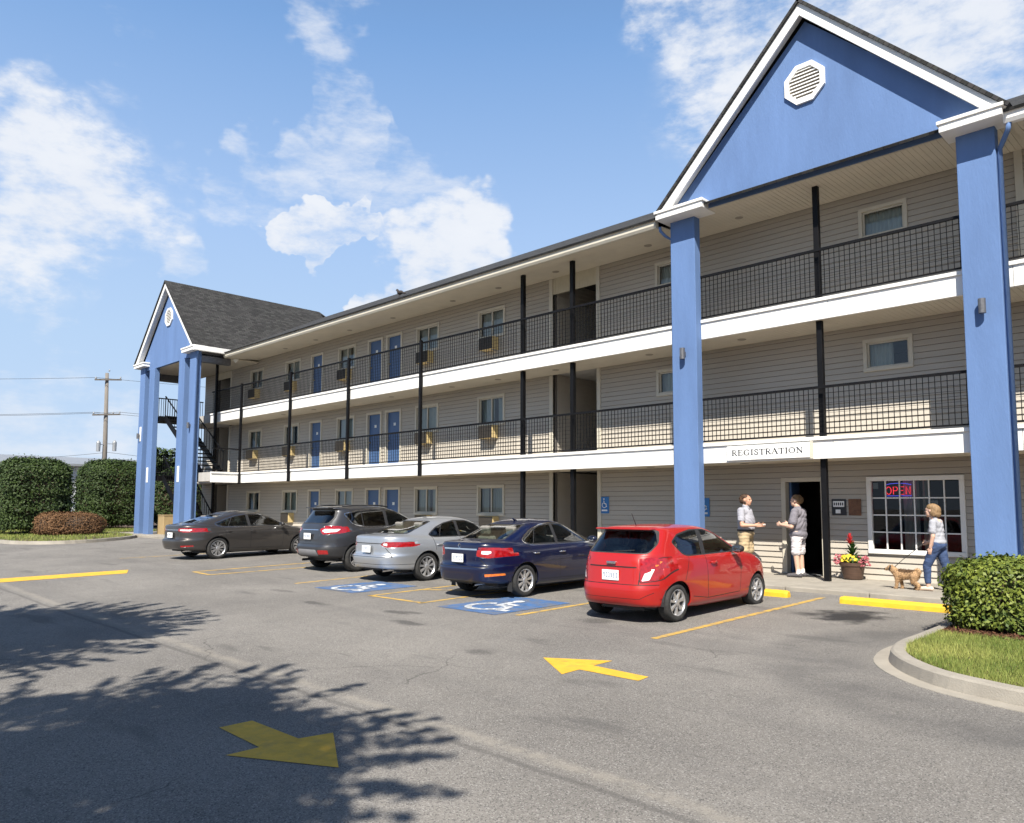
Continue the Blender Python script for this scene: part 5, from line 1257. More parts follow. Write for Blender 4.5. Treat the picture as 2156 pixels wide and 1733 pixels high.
F += [('side', line_poly(1.06, .30, 1.06, 1.0), 'seam'), ('side', line_poly(.24, .70, .16, 1.0), 'seam'), ('side', line_poly(2.18, .32, 2.26, 1.0), 'seam'), ('side', line_poly(.44, .32, 2.18, .31), 'seam'), ('side', line_poly(-.6, .80, 2.3, .82, .008), 'seam')]
F += [('front', rounded([(.44, .64), (.82, .68), (.84, .80), (.55, .78)], .03), 'head'), ('front', rounded([(-.82, .68), (-.44, .64), (-.55, .78), (-.84, .80)], .03), 'head'), ('front', rounded([(-.42, .34), (.42, .34), (.36, .68), (-.36, .68)], .05), 'grille')]
gray_rings = [(r[0] * 1.05 if r[0] < 0 else r[0] + .08, r[1] * 1.0, r[2] + .22, r[3] * .985, r[4] * 1.045, r[5] * .985, r[6]) for r in navy_rings]
gray_rings[9] = (-.66, 1.085, 2.74, .985, .81, .99, 4.6); gray_rings[10] = (-.30, 1.19, 2.38, 1.113, .755, 1.11, 4.6); gray_rings[11] = (.06, 1.29, 2.04, 1.25, .695, 1.24, 4.6); gray_rings[12] = (.40, 1.37, 1.74, 1.355, .635, 1.35, 4.4)
gray = dict(paint='paint_graphite', W=1.85, wb=2.85, rt=.33, tw=.215, rim=.238, spokes=9, wstyle='split', arch=.375, belt=.985, floor=.18, seats=(1.30, .38), dash=1.98, mirror=(2.10, 1.05), handles=[(1.12, .84, .915), (.32, .84, .905)], plate=(-1.06, .74), features=F, shelf=(-.55, .15), rings=gray_rings, bulge=[(0, .44, .66, .2, .02), (2.85, .44, .66, .2, .018)])
# dark grey suv ---------------------------------------------------------------
dlo = rounded([(-.30, 1.46), (.10, 1.54), (.60, 1.575), (1.15, 1.575), (1.55, 1.49), (2.15, 1.19), (2.20, 1.13), (.30, 1.12), (.0, 1.18), (-.12, 1.22)], .04)
F = [('side', inset(dlo, -.012), 'chrome')] + dlo_split(dlo, [(.22, .014, -.02), (.98, .05, -.05)], 'glass_side', 'glass_dark')
F += [('rear', rounded([(-.60, 1.20), (.60, 1.20), (.64, 1.36), (.55, 1.575), (-.55, 1.575), (-.64, 1.36)], .05), 'trim_rear'), ('rear', rounded([(-.56, 1.225), (.56, 1.225), (.60, 1.36), (.52, 1.545), (-.52, 1.545), (-.60, 1.36)], .05), 'glass_rear'), ('front', rounded([(-.66, 1.14), (.66, 1.14), (.54, 1.56), (-.54, 1.56)], .05), 'windshield')]
sedan_rear_lamps(F, rounded([(.42, 1.06), (.55, .94), (.84, .97), (.92, 1.14), (.66, 1.13), (.46, 1.10)], .03), rounded([(-1.2, .96), (-.80, .99), (-.42, 1.15), (-.7, 1.16), (-1.2, 1.13)], .02))
for s in (1, -1):
    mm_ = (lambda p: p) if s > 0 else mirror_y
    F += [('rear', mm_(rounded([(.50, 1.03), (.60, .985), (.78, 1.01), (.80, 1.08), (.56, 1.08)], .02)), 'lamp_clear'), ('rear', mm_(rounded([(.46, .44), (.72, .45), (.72, .56), (.46, .56)], .02)), 'lamp_amber' if False else 'lamp_red')]
F += [('rear', rounded([(-.42, .78), (.42, .78), (.46, 1.04), (-.46, 1.04)], .04), 'plate'), ('rear', line_poly(-.7, .70, .7, .70), 'seam'), ('rear', [(-1, .10), (1, .10), (1, .62), (-1, .62)], 'lower'), ('rear', rounded([(-.46, .40), (.46, .40), (.40, .56), (-.40, .56)], .05), 'skid'), ('rear', rounded([(.46, .44), (.70, .45), (.70, .55), (.46, .55)], .02), 'lamp_red'), ('rear', rounded([(-.70, .45), (-.46, .44), (-.46, .55), (-.70, .55)], .02), 'lamp_red'), ('rear', line_poly(-.36, 1.055, .36, 1.055, .02), 'chrome')]
F += [('side', [(-1.2, .1), (3.8, .1), (3.8, .40), (-1.2, .40)], 'lower'), ('side', line_poly(.98, .40, 1.0, 1.12), 'seam'), ('side', line_poly(.22, .72, .16, 1.12), 'seam'), ('side', line_poly(2.06, .40, 2.12, 1.13), 'seam')]
F += [('front', rounded([(.44, .86), (.80, .90), (.82, 1.02), (.55, 1.0)], .03), 'head'), ('front', rounded([(-.80, .90), (-.44, .86), (-.55, 1.0), (-.82, 1.02)], .03), 'head'), ('front', rounded([(-.4, .5), (.4, .5), (.36, .86), (-.36, .86)], .05), 'grille')]
suv = dict(paint='paint_gunmetal', W=1.84, wb=2.69, rt=.345, tw=.225, rim=.232, spokes=5, wstyle='split', arch=.40, belt=1.13, floor=.24, seats=(1.18, .30), dash=1.82, mirror=(1.92, 1.20), handles=[(1.08, .96, .915), (.30, .96, .905)], plate=(-.93, .89), features=F, rear_glass='car_glass_dark', rear_x=.6, lower='plastic_black',
  rings=[(-.66, .34, 3.34, .28, .78, .26, 5), (-.84, .37, 3.46, .34, .87, .33, 5), (-.925, .46, 3.53, .48, .905, .46, 4.6), (-.945, .58, 3.54, .62, .918, .62, 4.6), (-.90, .70, 3.50, .76, .92, .76, 4.6), (-.89, .86, 3.44, .88, .918, .90, 4.6), (-.865, 1.0, 3.33, .97, .905, 1.0, 4.6), (-.83, 1.10, 3.12, 1.04, .88, 1.07, 4.6), (-.80, 1.16, 2.75, 1.09, .855, 1.11, 4.8), (-.76, 1.21, 2.45, 1.14, .83, 1.14, 4.8),
         (-.68, 1.31, 2.12, 1.27, .785, 1.26, 4.8), (-.59, 1.43, 1.80, 1.41, .74, 1.40, 4.8), (-.52, 1.55, 1.50, 1.53, .69, 1.53, 4.6), (-.62, 1.60, 1.30, 1.59, .64, 1.585, 4.4), (-.46, 1.635, 1.1, 1.635, .54, 1.62, 4.2), (.0, 1.665, .8, 1.665, .30, 1.66, 3.4), (.35, 1.672, .45, 1.672, .03, 1.672, 2.5)],
  bulge=[(0, .44, .74, .22, .02), (2.69, .44, .74, .22, .02)])
def place(x_rr, y_rr, rz_deg, S):
    """stand the car so that its right rear tyre touches the ground at the given point, nose towards the building"""
    a = R(90 + rz_deg); sc = S.get('scale', 1); px, py = 0.0, -(S['W'] / 2 - .05) * sc
    x = x_rr - (px * math.cos(a) - py * math.sin(a)); y = y_rr - (px * math.sin(a) + py * math.cos(a))
    return (x, y, gz(x, y) + .003), a
for nm, S, X, Y, A, scl, sxx, lab in (('hatchback', red, -5.97, 9.29, 1.5, .90, 1.08, 'small bright red hatchback parked nearest the registration door'),
        ('sedan', navy, -9.42, 9.83, 1.5, .91, 1.0, 'dark navy blue sedan between the red hatchback and the silver car'),
        ('sedan', silver, -12.83, 10.38, 1.5, .92, 1.0, 'silver sedan parked left of the navy blue sedan'),
        ('suv', suv, -15.55, 10.45, 1.5, .93, 1.0, 'dark grey suv with red tail lamps behind the silver sedan'),
        ('sedan', gray, -20.98, 9.5, 5.0, .90, 1.04, 'charcoal grey fastback sedan parked farthest along the row')):
    S['scale'] = scl; S['sx'] = sxx
    l, a = place(X, Y, A, S); S['root'] = car(nm, l, a, lab, S, 'cars parked nose in along the motel')
# extras: antenna, spoiler, badge shapes, exhausts
rr_ = red['root']
MB().tube([(.02, 0, 1.45), (-.10, 0, 1.66)], [.009, .004], 6).build('antenna', 'plastic_black', rr_)
MB().box(-.02, .06, -.03, .03, 1.435, 1.462).build('antenna_base', 'plastic_black', rr_, bevel=.008)
sp = MB(); sp.box(-.36, -.20, -.52, .52, 1.405, 1.43); sp.build('roof_spoiler', 'paint_red', rr_, bevel=.012)
MB().box(-.645, -.60, -.085, .085, .885, .925).build('badge', 'chrome', rr_, bevel=.008)
wp = MB(); wp.bar((-.53, .02, 1.07), (-.50, -.34, 1.10), .025, .015); wp.build('rear_wiper', 'plastic_black', rr_)
nv = navy['root']; m = MB(); m.lathe([(.028, 0), (.04, -.006), (.04, .0)], (-.962, 0, .985), 16, 'x'); m.build('badge', 'chrome', nv, fixn=True)
for rt2, yy in ((navy['root'], -.35), (silver['root'], -.5), (suv['root'], -.5), (suv['root'], .5), (gray['root'], -.5)):
    x_ = -.9 if rt2 is not silver['root'] else -1.0
    if rt2 is suv['root']: x_ = -.72
    MB().tube([(x_ + .3, yy, .27), (x_ - .02, yy, .265)], .035, 12, cap=False).build('exhaust', 'chrome', rt2, smooth=True)
for sd in (1, -1):
    MB().box(-.40, -.39, sd * .79 - .07, sd * .79 + .05, .13, .30).build('mud_flap', 'rubber_black', navy['root'])
    MB().tube([(-.3, sd * .60, 1.652), (.0, sd * .62, 1.675), (.8, sd * .62, 1.68), (1.15, sd * .58, 1.64)], .018, 8).build('roof_rail', 'plastic_black', suv['root'], smooth=True)
m = MB(); m.box(-.68, -.50, -.52, .52, 1.598, 1.622); m.build('roof_spoiler', 'paint_gunmetal', suv['root'], bevel=.01)
MB().tube([(.62, 0, 1.44), (.50, 0, 1.50)], [.03, .008], 8).build('antenna', 'paint_navy', navy['root'], smooth=True)
# ------------------------------------------------------------------ wheel stops
def wheel_stop(x0, x1, y, label, rz=0, yc=None):
    L = abs(x1 - x0); c = ((x0 + x1) / 2, y); s = thing('wheel_stop', (c[0], c[1], gz(*c)), label, 'wheel stop', 'yellow wheel stops', rz, world=False)
    h = L / 2; prof = [(-.075, 0), (-.07, .07), (-.045, .115), (.045, .115), (.07, .07), (.075, 0)]
    m = MB(); n = len(prof); V = []
    for x, k in ((-h, .86), (-h + .05, 1), (h - .05, 1), (h, .86)): V += [(x, a * k, b * k) for a, b in prof]
    F = [(r_ * n + i, r_ * n + i + 1, (r_ + 1) * n + i + 1, (r_ + 1) * n + i) for r_ in range(3) for i in range(n - 1)] + [tuple(range(n)), tuple(range(3 * n, 4 * n))]
    m.add(V, F).build('block', 'stop_yellow', s, fixn=True, bevel=.008)
    for x in (-h * .7, h * .7): MB().tube([(x, 0, .11), (x, 0, .121)], .015, 8).build('spike', 'grey_metal', s)
wheel_stop(-8.0, -6.0, 12.82, 'yellow wheel stop in front of the red hatchback'); wheel_stop(-5.08, -3.25, 12.72, 'yellow wheel stop in the empty bay beside the hedge')

# ------------------------------------------------------------------ hedges and bushes
def hedge(name, loc, size, n, leaf, mat, label, cat, rnd_=.25, seed=1, lump=.06, core='leaf_far', top_round=.0, group=None, pw=5.0):
    """clipped hedge: a dark twiggy core under thousands of leaves on a rounded-box surface"""
    hx, hy, hz = size[0] / 2, size[1] / 2, size[2]; r = np.random.default_rng(seed)
    root = thing(name, loc, label, cat, group, world=False)
    d = r.normal(0, 1, (n, 3)); d[:, 2] = np.where(d[:, 2] < 0, d[:, 2] * .9, d[:, 2])
    d = d / np.linalg.norm(d, axis=1)[:, None]
    # sample box faces evenly by area
    A = np.array([size[1] * hz, size[1] * hz, size[0] * hz, size[0] * hz, size[0] * size[1] * 1.1]); fidx = r.choice(5, n, p=A / A.sum()); a, b = r.uniform(-1, 1, n), r.uniform(-1, 1, n)
    P = np.zeros((n, 3)); N = np.zeros((n, 3))
    for k in range(5):
        s = fidx == k
        if k < 2: sg = 1 if k == 0 else -1; P[s] = np.stack([np.full(s.sum(), sg), a[s], b[s]], 1)
        elif k < 4: sg = 1 if k == 2 else -1; P[s] = np.stack([a[s], np.full(s.sum(), sg), b[s]], 1)
        else: P[s] = np.stack([a[s], b[s], np.full(s.sum(), 1.0)], 1)
    q = (np.abs(P) ** pw).sum(1) ** (1 / pw); U = P / q[:, None]
    N = np.sign(U) * np.abs(U) ** (pw - 1); N /= np.linalg.norm(N, axis=1)[:, None]
    lumpf = lump * (np.sin(U[:, 0] * hx * 5.1 + seed) * np.sin(U[:, 1] * hy * 4.7 + 1.3 * seed) + np.sin(U[:, 2] * hz * 3.9 + U[:, 0] * hx * 3.1)) + r.normal(0, leaf * .55, n) - leaf * .5 * r.exponential(1, n) + (r.random(n) < .04) * np.minimum(r.exponential(leaf * .4, n), leaf * .9)
    C = np.stack([U[:, 0] * hx, U[:, 1] * hy, (U[:, 2] + 1) * hz / 2], 1) + N * lumpf[:, None]
    C[:, 2] = np.maximum(C[:, 2], .02)
    v, f, t = leaves(C, N + np.array([0, 0, .35]), leaf, leaf * .55, .55, seed); o = np_mesh('foliage', v, f, mat, root, tone=t)
    cm_ = MB(); k = 14; ring = []
    for j in range(9):
        w = -1 + 2 * j / 8; row = []
        for i in range(24):
            t_ = 2 * math.pi * i / 24; p = np.array([math.cos(t_), math.sin(t_), w]); p[:2] /= max(abs(p[0]), abs(p[1])); qq = (np.abs(p) ** pw).sum() ** (1 / pw); p = p / qq * .93
            row.append((p[0] * hx, p[1] * hy, (p[2] + 1) * hz / 2))
        ring += row
    cm_.add(ring, [(j * 24 + i, j * 24 + (i + 1) % 24, (j + 1) * 24 + (i + 1) % 24, (j + 1) * 24 + i) for j in range(8) for i in range(24)]); cm_.add(ring[-24:], [tuple(range(24))])
    cm_.build('twig_core', 'soil', root, smooth=True)
    for i in range(5):
        x = (i - 2) / 2.5 * hx * .8; MB().tube([(x, 0, -.05), (x + .05, .03, hz * .4)], [.03, .015], 6).build('stem', 'bark', root)
    return root
hedge('clipped_hedge', (-.93, 11.2, .15), (3.95, 1.95, .79), 52000, .062, 'leaf_hedge', 'clipped bright green hedge on the planted island at right', 'hedge', seed=2, lump=.018, pw=9)
hedge('tall_hedge', (-42.5, 9.9, .12), (3.6, 2.9, 3.62), 42000, .125, 'leaf_far', 'tall clipped dark hedge at the far left edge', 'hedge', seed=4, lump=.05, group='tall hedges beyond the lot', pw=4.2)
hedge('tall_hedge', (-46.9, 15.0, .12), (3.6, 3.3, 3.95), 42000, .125, 'leaf_far', 'tall clipped dark hedge next to the far blue columns', 'hedge', seed=5, lump=.05, group='tall hedges beyond the lot', pw=4.2)
hedge('tall_hedge', (-51.5, 20.0, .12), (4.5, 4.2, 3.3), 20000, .14, 'leaf_far', 'tall clipped hedge seen through the gap beneath the far staircase', 'hedge', seed=8, lump=.05, group='tall hedges beyond the lot', pw=4.2)
hedge('low_bush', (-39.3, 10.75, .12), (2.2, 2.7, 1.10), 18000, .075, 'leaf_brown', 'low rounded reddish brown bush in front of the tall hedges', 'bush', seed=6, lump=.05, pw=3.2)

def tree(name, loc, height, crown_r, crown_z, n, leaf, label, seed, group=None, mat='leaf_tree', squash=.75, clumps=26, mats_trunk=.16, fuzz=.34, fringe=0):
    r = np.random.default_rng(seed); root = thing(name, loc, label, 'tree', group, world=False)
    tr = MB(); tr.tube([(0, 0, -.1), (.03, .02, height * .25), (-.05, .06, height * .5), (.04, .0, height * .8)], [mats_trunk, mats_trunk * .8, mats_trunk * .6, mats_trunk * .2], 10); T = tr.build('trunk', 'bark', root, smooth=True)
    cc = []
    for i in range(clumps):
        d = r.normal(0, 1, 3); d /= np.linalg.norm(d); k = r.uniform(.35, 1) ** .6; cc.append(np.array([d[0] * crown_r * k, d[1] * crown_r * k, crown_z + d[2] * crown_r * squash * k]))
    for i, c in enumerate(cc):
        m = Vector(c); MB().tube([(0, 0, height * .28 + .02 * i), tuple(Vector((0, 0, height * .4)).lerp(m, .5) + Vector((0, 0, -.2))), tuple(m)], [.06, .035, .012], 6).build('limb', 'bark', T)
    cc = np.array(cc); w = r.integers(0, clumps, n); cr = crown_r * fuzz
    d = r.normal(0, 1, (n, 3)); d /= np.linalg.norm(d, axis=1)[:, None]; C = cc[w] + d * (cr * r.uniform(.1, 1, n) ** .5)[:, None] * np.array([1.15, 1.15, .6])
    if fringe:      # loose sprays reaching out of the crown
        fd = r.normal(0, 1, (fringe, 3)); fd[:, 2] *= .5; fd /= np.linalg.norm(fd, axis=1)[:, None]; fp = np.repeat(np.arange(fringe), 70); u_ = r.uniform(.75, 1.38, len(fp)); e_ = (1.45 - u_)[:, None]
        FC = np.array([0, 0, crown_z]) + fd[fp] * np.array([crown_r, crown_r, crown_r * squash]) * u_[:, None] + r.normal(0, .17, (len(fp), 3)) * e_
        C = np.concatenate([C, FC]); d = np.concatenate([d, fd[fp]]); n = len(C)
    v, f, t = leaves(C, np.tile([0, 0, 1.0], (n, 1)) + d * .5, leaf, leaf * .5, .5, seed); np_mesh('crown', v, f, mat, root, tone=t)
    return root
# shade trees standing beside the drive, towards the sun
def shade_tree(px, py, H, rad, seed, n, label, cl=26, sq=.75):
    k = H / 1.33; x = px + .69 * k; y = py - 1.0 * k; z = gz(x, y)
    tree('shade_tree', (x, y, z), H + rad * .4, rad, H, n, .17, label, seed, 'shade trees behind the drive', clumps=cl, squash=sq, fuzz=.22, fringe=110)
shade_tree(-11.9, 1.8, 7.0, 2.3, 11, 26000, 'broad shade tree shading the left part of the drive', 60)
shade_tree(-5.75, 1.05, 6.4, 2.2, 12, 28000, 'broad shade tree shading the foreground arrow', 62)
shade_tree(-8.6, -1.0, 7.5, 2.3, 14, 18000, 'broad shade tree between the two others behind the drive', 44)
tree('distant_tree', (-77, 29.5, 0), 7.5, 2.6, 5.2, 5000, .45, 'dark round tree seen through the far staircase', 21, mat='leaf_far', mats_trunk=.25)
tree('distant_tree', (-73, 34, 0), 6.5, 2.2, 4.4, 4000, .45, 'smaller tree behind the far staircase landing', 22, mat='leaf_far', mats_trunk=.25)

# ------------------------------------------------------------------ background: warehouse, pole, wires, bird
wh = thing('warehouse', (-88, 22, 0), 'long pale metal warehouse behind the tall hedges', 'warehouse')
Wd = MB(); Wd.box(-100, -80, 2, 60, -.5, 5.35); Wd.build('wall', 'warehouse_wall', wh)
m = MB()
for i in range(0, 58): m.box(-79.999, -79.93, 2.2 + i, 2.45 + i, 0, 5.3)
o = m.build('wall_ribs', 'warehouse_wall', wh); o['kind'] = 'stuff'
m = MB(); m.add([(-79.3, 1.5, 5.35), (-79.3, 60.5, 5.35), (-90, 60.5, 6.6), (-90, 1.5, 6.6), (-100.7, 1.5, 5.35), (-100.7, 60.5, 5.35)], [(0, 1, 2, 3), (3, 2, 5, 4)]); m.build('roof', 'grey_metal', wh)
MB().box(-79.4, -79.25, 1.5, 60.5, 5.2, 5.4).build('gutter', 'grey_metal', wh)
up_ = thing('utility_pole', (-75.99, 23.4, 0), 'weathered wooden utility pole with crossarms and transformers beyond the hedges', 'utility pole')
PX_, PY_ = -75.99, 23.4
MB().tube([(PX_, PY_ + .06, -.3), (PX_, PY_, 7), (PX_, PY_ - .12, 13.75)], [.24, .2, .15], 12).build('pole', 'pole_wood', up_, smooth=True)
for z, L in ((13.0, 1.2), (9.75, 1.25)): MB().bar((PX_ + .2, PY_ - L, z), (PX_ + .2, PY_ + L * .9, z + .25), .12, .14).build('crossarm', 'pole_wood', up_)
for y, z in ((-1.1, 13.1), (0, 13.9), (1.0, 13.35), (-1.15, 9.85), (1.05, 10.1), (.5, 10.0)): MB().lathe([(.001, 0), (.06, 0), (.075, .08), (.05, .16), (.001, .2)], (PX_ + .2, PY_ + y, z), 10).build('insulator', 'grey_metal', up_)
for y, z in ((-.62, 6.9), (.75, 7.0)):
    m = MB(); m.lathe([(.001, z - .45), (.17, z - .45), (.18, z + .35), (.15, z + .42), (.001, z + .6)], (PX_ + .2, PY_ + y, 0), 14); m.build('transformer', 'grey_metal', up_)
    MB().bar((PX_ + .1, PY_, z + .2), (PX_ + .2, PY_ + y, z + .2), .06, .06).build('bracket', 'grey_metal', up_)
def wire(p, q, sag, r_, label, n=14):
    p, q = Vector(p), Vector(q); pts = [p.lerp(q, i / n) - Vector((0, 0, sag * 4 * (i / n) * (1 - i / n))) for i in range(n + 1)]
    o = MB().tube(pts, r_, 5).build('overhead_wire', 'wire_black', smooth=True); tag(o, label, 'wire', 'overhead wires at the utility pole')
L_, R_ = Vector((-105, -8, 0)), Vector((-52, 62, 0))
for i, (dy, z, sg, lb) in enumerate(((-1.1, 13.2, .5, 'topmost'), (-1.15, 10.0, .6, 'upper'), (1.05, 10.2, .7, 'middle upper'), (0, 4.15, .35, 'lowest thick'), (0, 4.9, .6, 'second lowest'), (.2, 6.4, 1.3, 'sagging middle'))):
    a = (PX_ + .2, PY_ + dy, z)
    wire(a, (-105, -8 + dy, z + .5), sg, .016 if i != 3 else .03, lb + ' overhead wire running left from the utility pole')
    wire(a, (-52, 66 + dy, z - .8), sg, .016 if i != 3 else .03, lb + ' overhead wire running right from the utility pole behind the gable')
for (t_, a, b) in ((.0, Vector((PX_, PY_, 4.1)), Vector((-105, -8, 4.6))), (1, Vector((PX_, PY_, 4.1)), Vector((-52, 66, 3.3)))):
    k = .11 if t_ == 0 else .055; p = a.lerp(b, k) - Vector((0, 0, .25)); d = (b - a).normalized()
    o = MB().tube([p - d * .9, p + d * .9], [.16, .16], 8).build('splice_case', 'wire_black'); tag(o, 'dark cable splice case hanging ' + ('left' if t_ == 0 else 'right') + ' of the utility pole', 'cable case', 'cable splice cases')

# ------------------------------------------------------------------ soft bodies: people, dog, bird
def ball(mb, c, rad, n=10):
    rx, ry, rz = rad if isinstance(rad, (tuple, list)) else (rad,) * 3; V = [(c[0], c[1], c[2] - rz)]
    for j in range(1, n):
        p = -math.pi / 2 + math.pi * j / n
        for i in range(2 * n): t = math.pi * i / n; V.append((c[0] + rx * math.cos(p) * math.cos(t), c[1] + ry * math.cos(p) * math.sin(t), c[2] + rz * math.sin(p)))
    V.append((c[0], c[1], c[2] + rz)); m = 2 * n; F = [(0, 1 + (i + 1) % m, 1 + i) for i in range(m)]
    for j in range(n - 2): F += [(1 + j * m + i, 1 + j * m + (i + 1) % m, 1 + (j + 1) * m + (i + 1) % m, 1 + (j + 1) * m + i) for i in range(m)]
    e = len(V) - 1; F += [(e, 1 + (n - 2) * m + i, 1 + (n - 2) * m + (i + 1) % m) for i in range(m)]
    mb.add(V, F)
def limb(mb, pts, rad, flat_=1.0):
    """chain of tapering segments with round joints"""
    pts = [Vector(p) for p in pts]
    for i in range(len(pts) - 1):
        k = max(2, int((pts[i + 1] - pts[i]).length / (min(rad[i], rad[i + 1]) * .55)))
        for j in range(k + (1 if i == len(pts) - 2 else 0)):
            t = j / k; c = pts[i].lerp(pts[i + 1], t); r_ = rad[i] + (rad[i + 1] - rad[i]) * t; ball(mb, c, r_, 6)
def blob(mb, name, mat, parent, voxel=.009, smooth=6, fold=0.0):
    me = bpy.data.meshes.new(name + '_raw'); me.from_pydata(mb.v, [], mb.f); ob = bpy.data.objects.new(name + '_raw', me); COL.objects.link(ob)
    md = ob.modifiers.new('r', 'REMESH'); md.mode = 'VOXEL'; md.voxel_size = voxel; md.use_smooth_shade = True
    sm = ob.modifiers.new('s', 'SMOOTH'); sm.iterations = smooth; sm.factor = .5
    dg = bpy.context.evaluated_depsgraph_get(); res = bpy.data.meshes.new_from_object(ob.evaluated_get(dg)); bpy.data.objects.remove(ob, do_unlink=True); bpy.data.meshes.remove(me)
    if fold:        # creases in the cloth
        nv = len(res.vertices); co = np.empty(nv * 3, np.float32); no = np.empty(nv * 3, np.float32); res.vertices.foreach_get('co', co); res.vertices.foreach_get('normal', no); co = co.reshape(-1, 3); no = no.reshape(-1, 3); x_, y_, z_ = co.T
        w_ = np.sin(46 * z_ + 5 * np.sin(13 * y_ + 8 * x_) + 14 * x_) * (.45 + .55 * np.sin(9 * x_ + 15 * y_ + 6 * z_)) + .6 * np.sin(75 * y_ + 22 * z_ + 4 * np.sin(16 * z_)) * np.sin(11 * z_ + 9 * x_)
        co = co + no * (fold * w_)[:, None]; res.vertices.foreach_set('co', co.ravel()); res.update()
    res.name = name; res.materials.clear(); res.materials.append(MATS[mat]); res.polygons.foreach_set('use_smooth', [True] * len(res.polygons))
    return new_obj(name, res, parent)
pm('skin', (.52, .29, .195), .55, var=.07, vscale=14, sss=.08)
pm('skin_pale', (.60, .38, .28), .55, var=.07, vscale=14, sss=.08)
pm('hair_brown', (.075, .04, .022), .7, var=.35, vscale=60, bump=.5, bscale=120, stretch=(1, 1, .2))
pm('hair_light', (.20, .115, .05), .7, var=.35, vscale=60, bump=.5, bscale=120, stretch=(1, 1, .2))
pm('hair_blond', (.25, .155, .075), .65, var=.4, vscale=50, bump=.5, bscale=90, stretch=(1, 1, .2))
pm('beard', (.05, .03, .02), .9, var=.2)
pm('cloth_polo', (.33, .33, .37), .9, var=.06, vscale=6, bump=.25, bscale=14)
pm('cloth_grey', (.17, .16, .185), .92, var=.10, vscale=9, bump=.35, bscale=12)
pm('cloth_khaki', (.42, .32, .19), .9, var=.07, vscale=6, bump=.3, bscale=12)
pm('cloth_shorts', (.60, .56, .57), .9, var=.12, vscale=16, bump=.25, bscale=14)
pm('cloth_tee', (.33, .335, .365), .9, var=.14, vscale=11, bump=.25, bscale=14)
pm('denim', (.035, .062, .14), .85, var=.3, vscale=8, bump=.3, bscale=18)
pm('shoe_dark', (.07, .065, .07), .7, var=.2); pm('shoe_pale', (.66, .52, .42), .7, var=.1); pm('sock_white', (.75, .74, .72), .9, var=.05); pm('belt_black', (.02, .02, .022), .5, var=.1); pm('eye_dark', (.015, .012, .01), .2, var=.05)
pm('lip', (.36, .14, .11), .5, var=.1)
def strands(ob, mat, parent, name, n, length, width, seed, down=.6):
    """loose locks standing off a surface"""
    me = ob.data; nv = len(me.vertices); co = np.empty(nv * 3, np.float32); no = np.empty(nv * 3, np.float32); me.vertices.foreach_get('co', co); me.vertices.foreach_get('normal', no); co = co.reshape(-1, 3); no = no.reshape(-1, 3)
    r2 = np.random.default_rng(seed); k = r2.integers(0, nv, n); t = no[k] * .55 + np.array([0, 0, -down]) + r2.normal(0, .35, (n, 3)); t /= np.linalg.norm(t, axis=1)[:, None]; b = np.cross(no[k], t); b /= np.linalg.norm(b, axis=1)[:, None] + 1e-9
    L = (length * r2.uniform(.5, 1.2, n))[:, None]; p = co[k] - no[k] * .004; W = width / 2
    V = np.stack([p - b * W, p + b * W, p + t * L], 1).reshape(-1, 3); return np_mesh(name, V, np.arange(n * 3).reshape(-1, 3), mat, parent, tris=True)
def head(b, x, z, fx, tilt=0):
    """skull, jaw, nose, ears at x (profile towards +x * fx); z = chin-to-crown middle"""
    ball(b, (x - .01 * fx, 0, z + .03), (.098, .078, .105), 10); ball(b, (x + .03 * fx, 0, z - .045), (.066, .060, .075), 8); ball(b, (x + .05 * fx, 0, z - .085), (.038, .040, .035), 8)
    ball(b, (x + .092 * fx, 0, z - .005), (.020, .013, .026), 6); ball(b, (x + .103 * fx, 0, z - .018), (.014, .014, .012), 6); ball(b, (x + .078 * fx, 0, z + .035), (.02, .05, .014), 6)
    ball(b, (x + .082 * fx, 0, z - .055), (.014, .024, .012), 6)
    for s in (1, -1): ball(b, (x - .012 * fx, s * .079, z + .0), (.020, .011, .032), 6); ball(b, (x + .055 * fx, s * .042, z - .02), (.024, .022, .022), 6)
def hand(b, w, fdir, side, curl=.6, s=1.0):
    """five fingered hand at wrist w; fdir = pointing direction; side = direction of the thumb side"""
    f = Vector(fdir).normalized(); t = Vector(side); t = (t - f * t.dot(f)).normalized(); n = f.cross(t); w = Vector(w)
    for k in range(4): a = w + f * .02 * s + t * (-.027 + .018 * k) * s; limb(b, [a, a + f * .065 * s], [.0155 * s, .0135 * s])
    for k, L in enumerate((.058, .072, .078, .070)):
        a = w + f * .085 * s + t * (-.030 + .0195 * k) * s; c1 = a + (f * math.cos(curl * .5) + n * math.sin(curl * .5)) * L * .5 * s; c2 = c1 + (f * math.cos(curl * 1.5) + n * math.sin(curl * 1.5)) * L * .5 * s
        limb(b, [a, c1, c2], [.0095 * s, .0088 * s, .0072 * s])
    a = w + f * .03 * s + t * .034 * s; c1 = a + (f * .6 + t * .7 + n * .25).normalized() * .036 * s; c2 = c1 + (f * .95 + t * .1 + n * .35).normalized() * .034 * s; limb(b, [a, c1, c2], [.0125 * s, .0105 * s, .0085 * s])
def eyes(root, x, z, fx):
    for s in (1, -1):
        m = MB(); ball(m, (x + .079 * fx, s * .033, z + .017), (.008, .012, .008), 6); m.build('eye', 'eye_dark', root, smooth=True)
    m = MB(); ball(m, (x + .094 * fx, 0, z - .053), (.006, .022, .006), 6); m.build('mouth', 'lip', root, smooth=True)
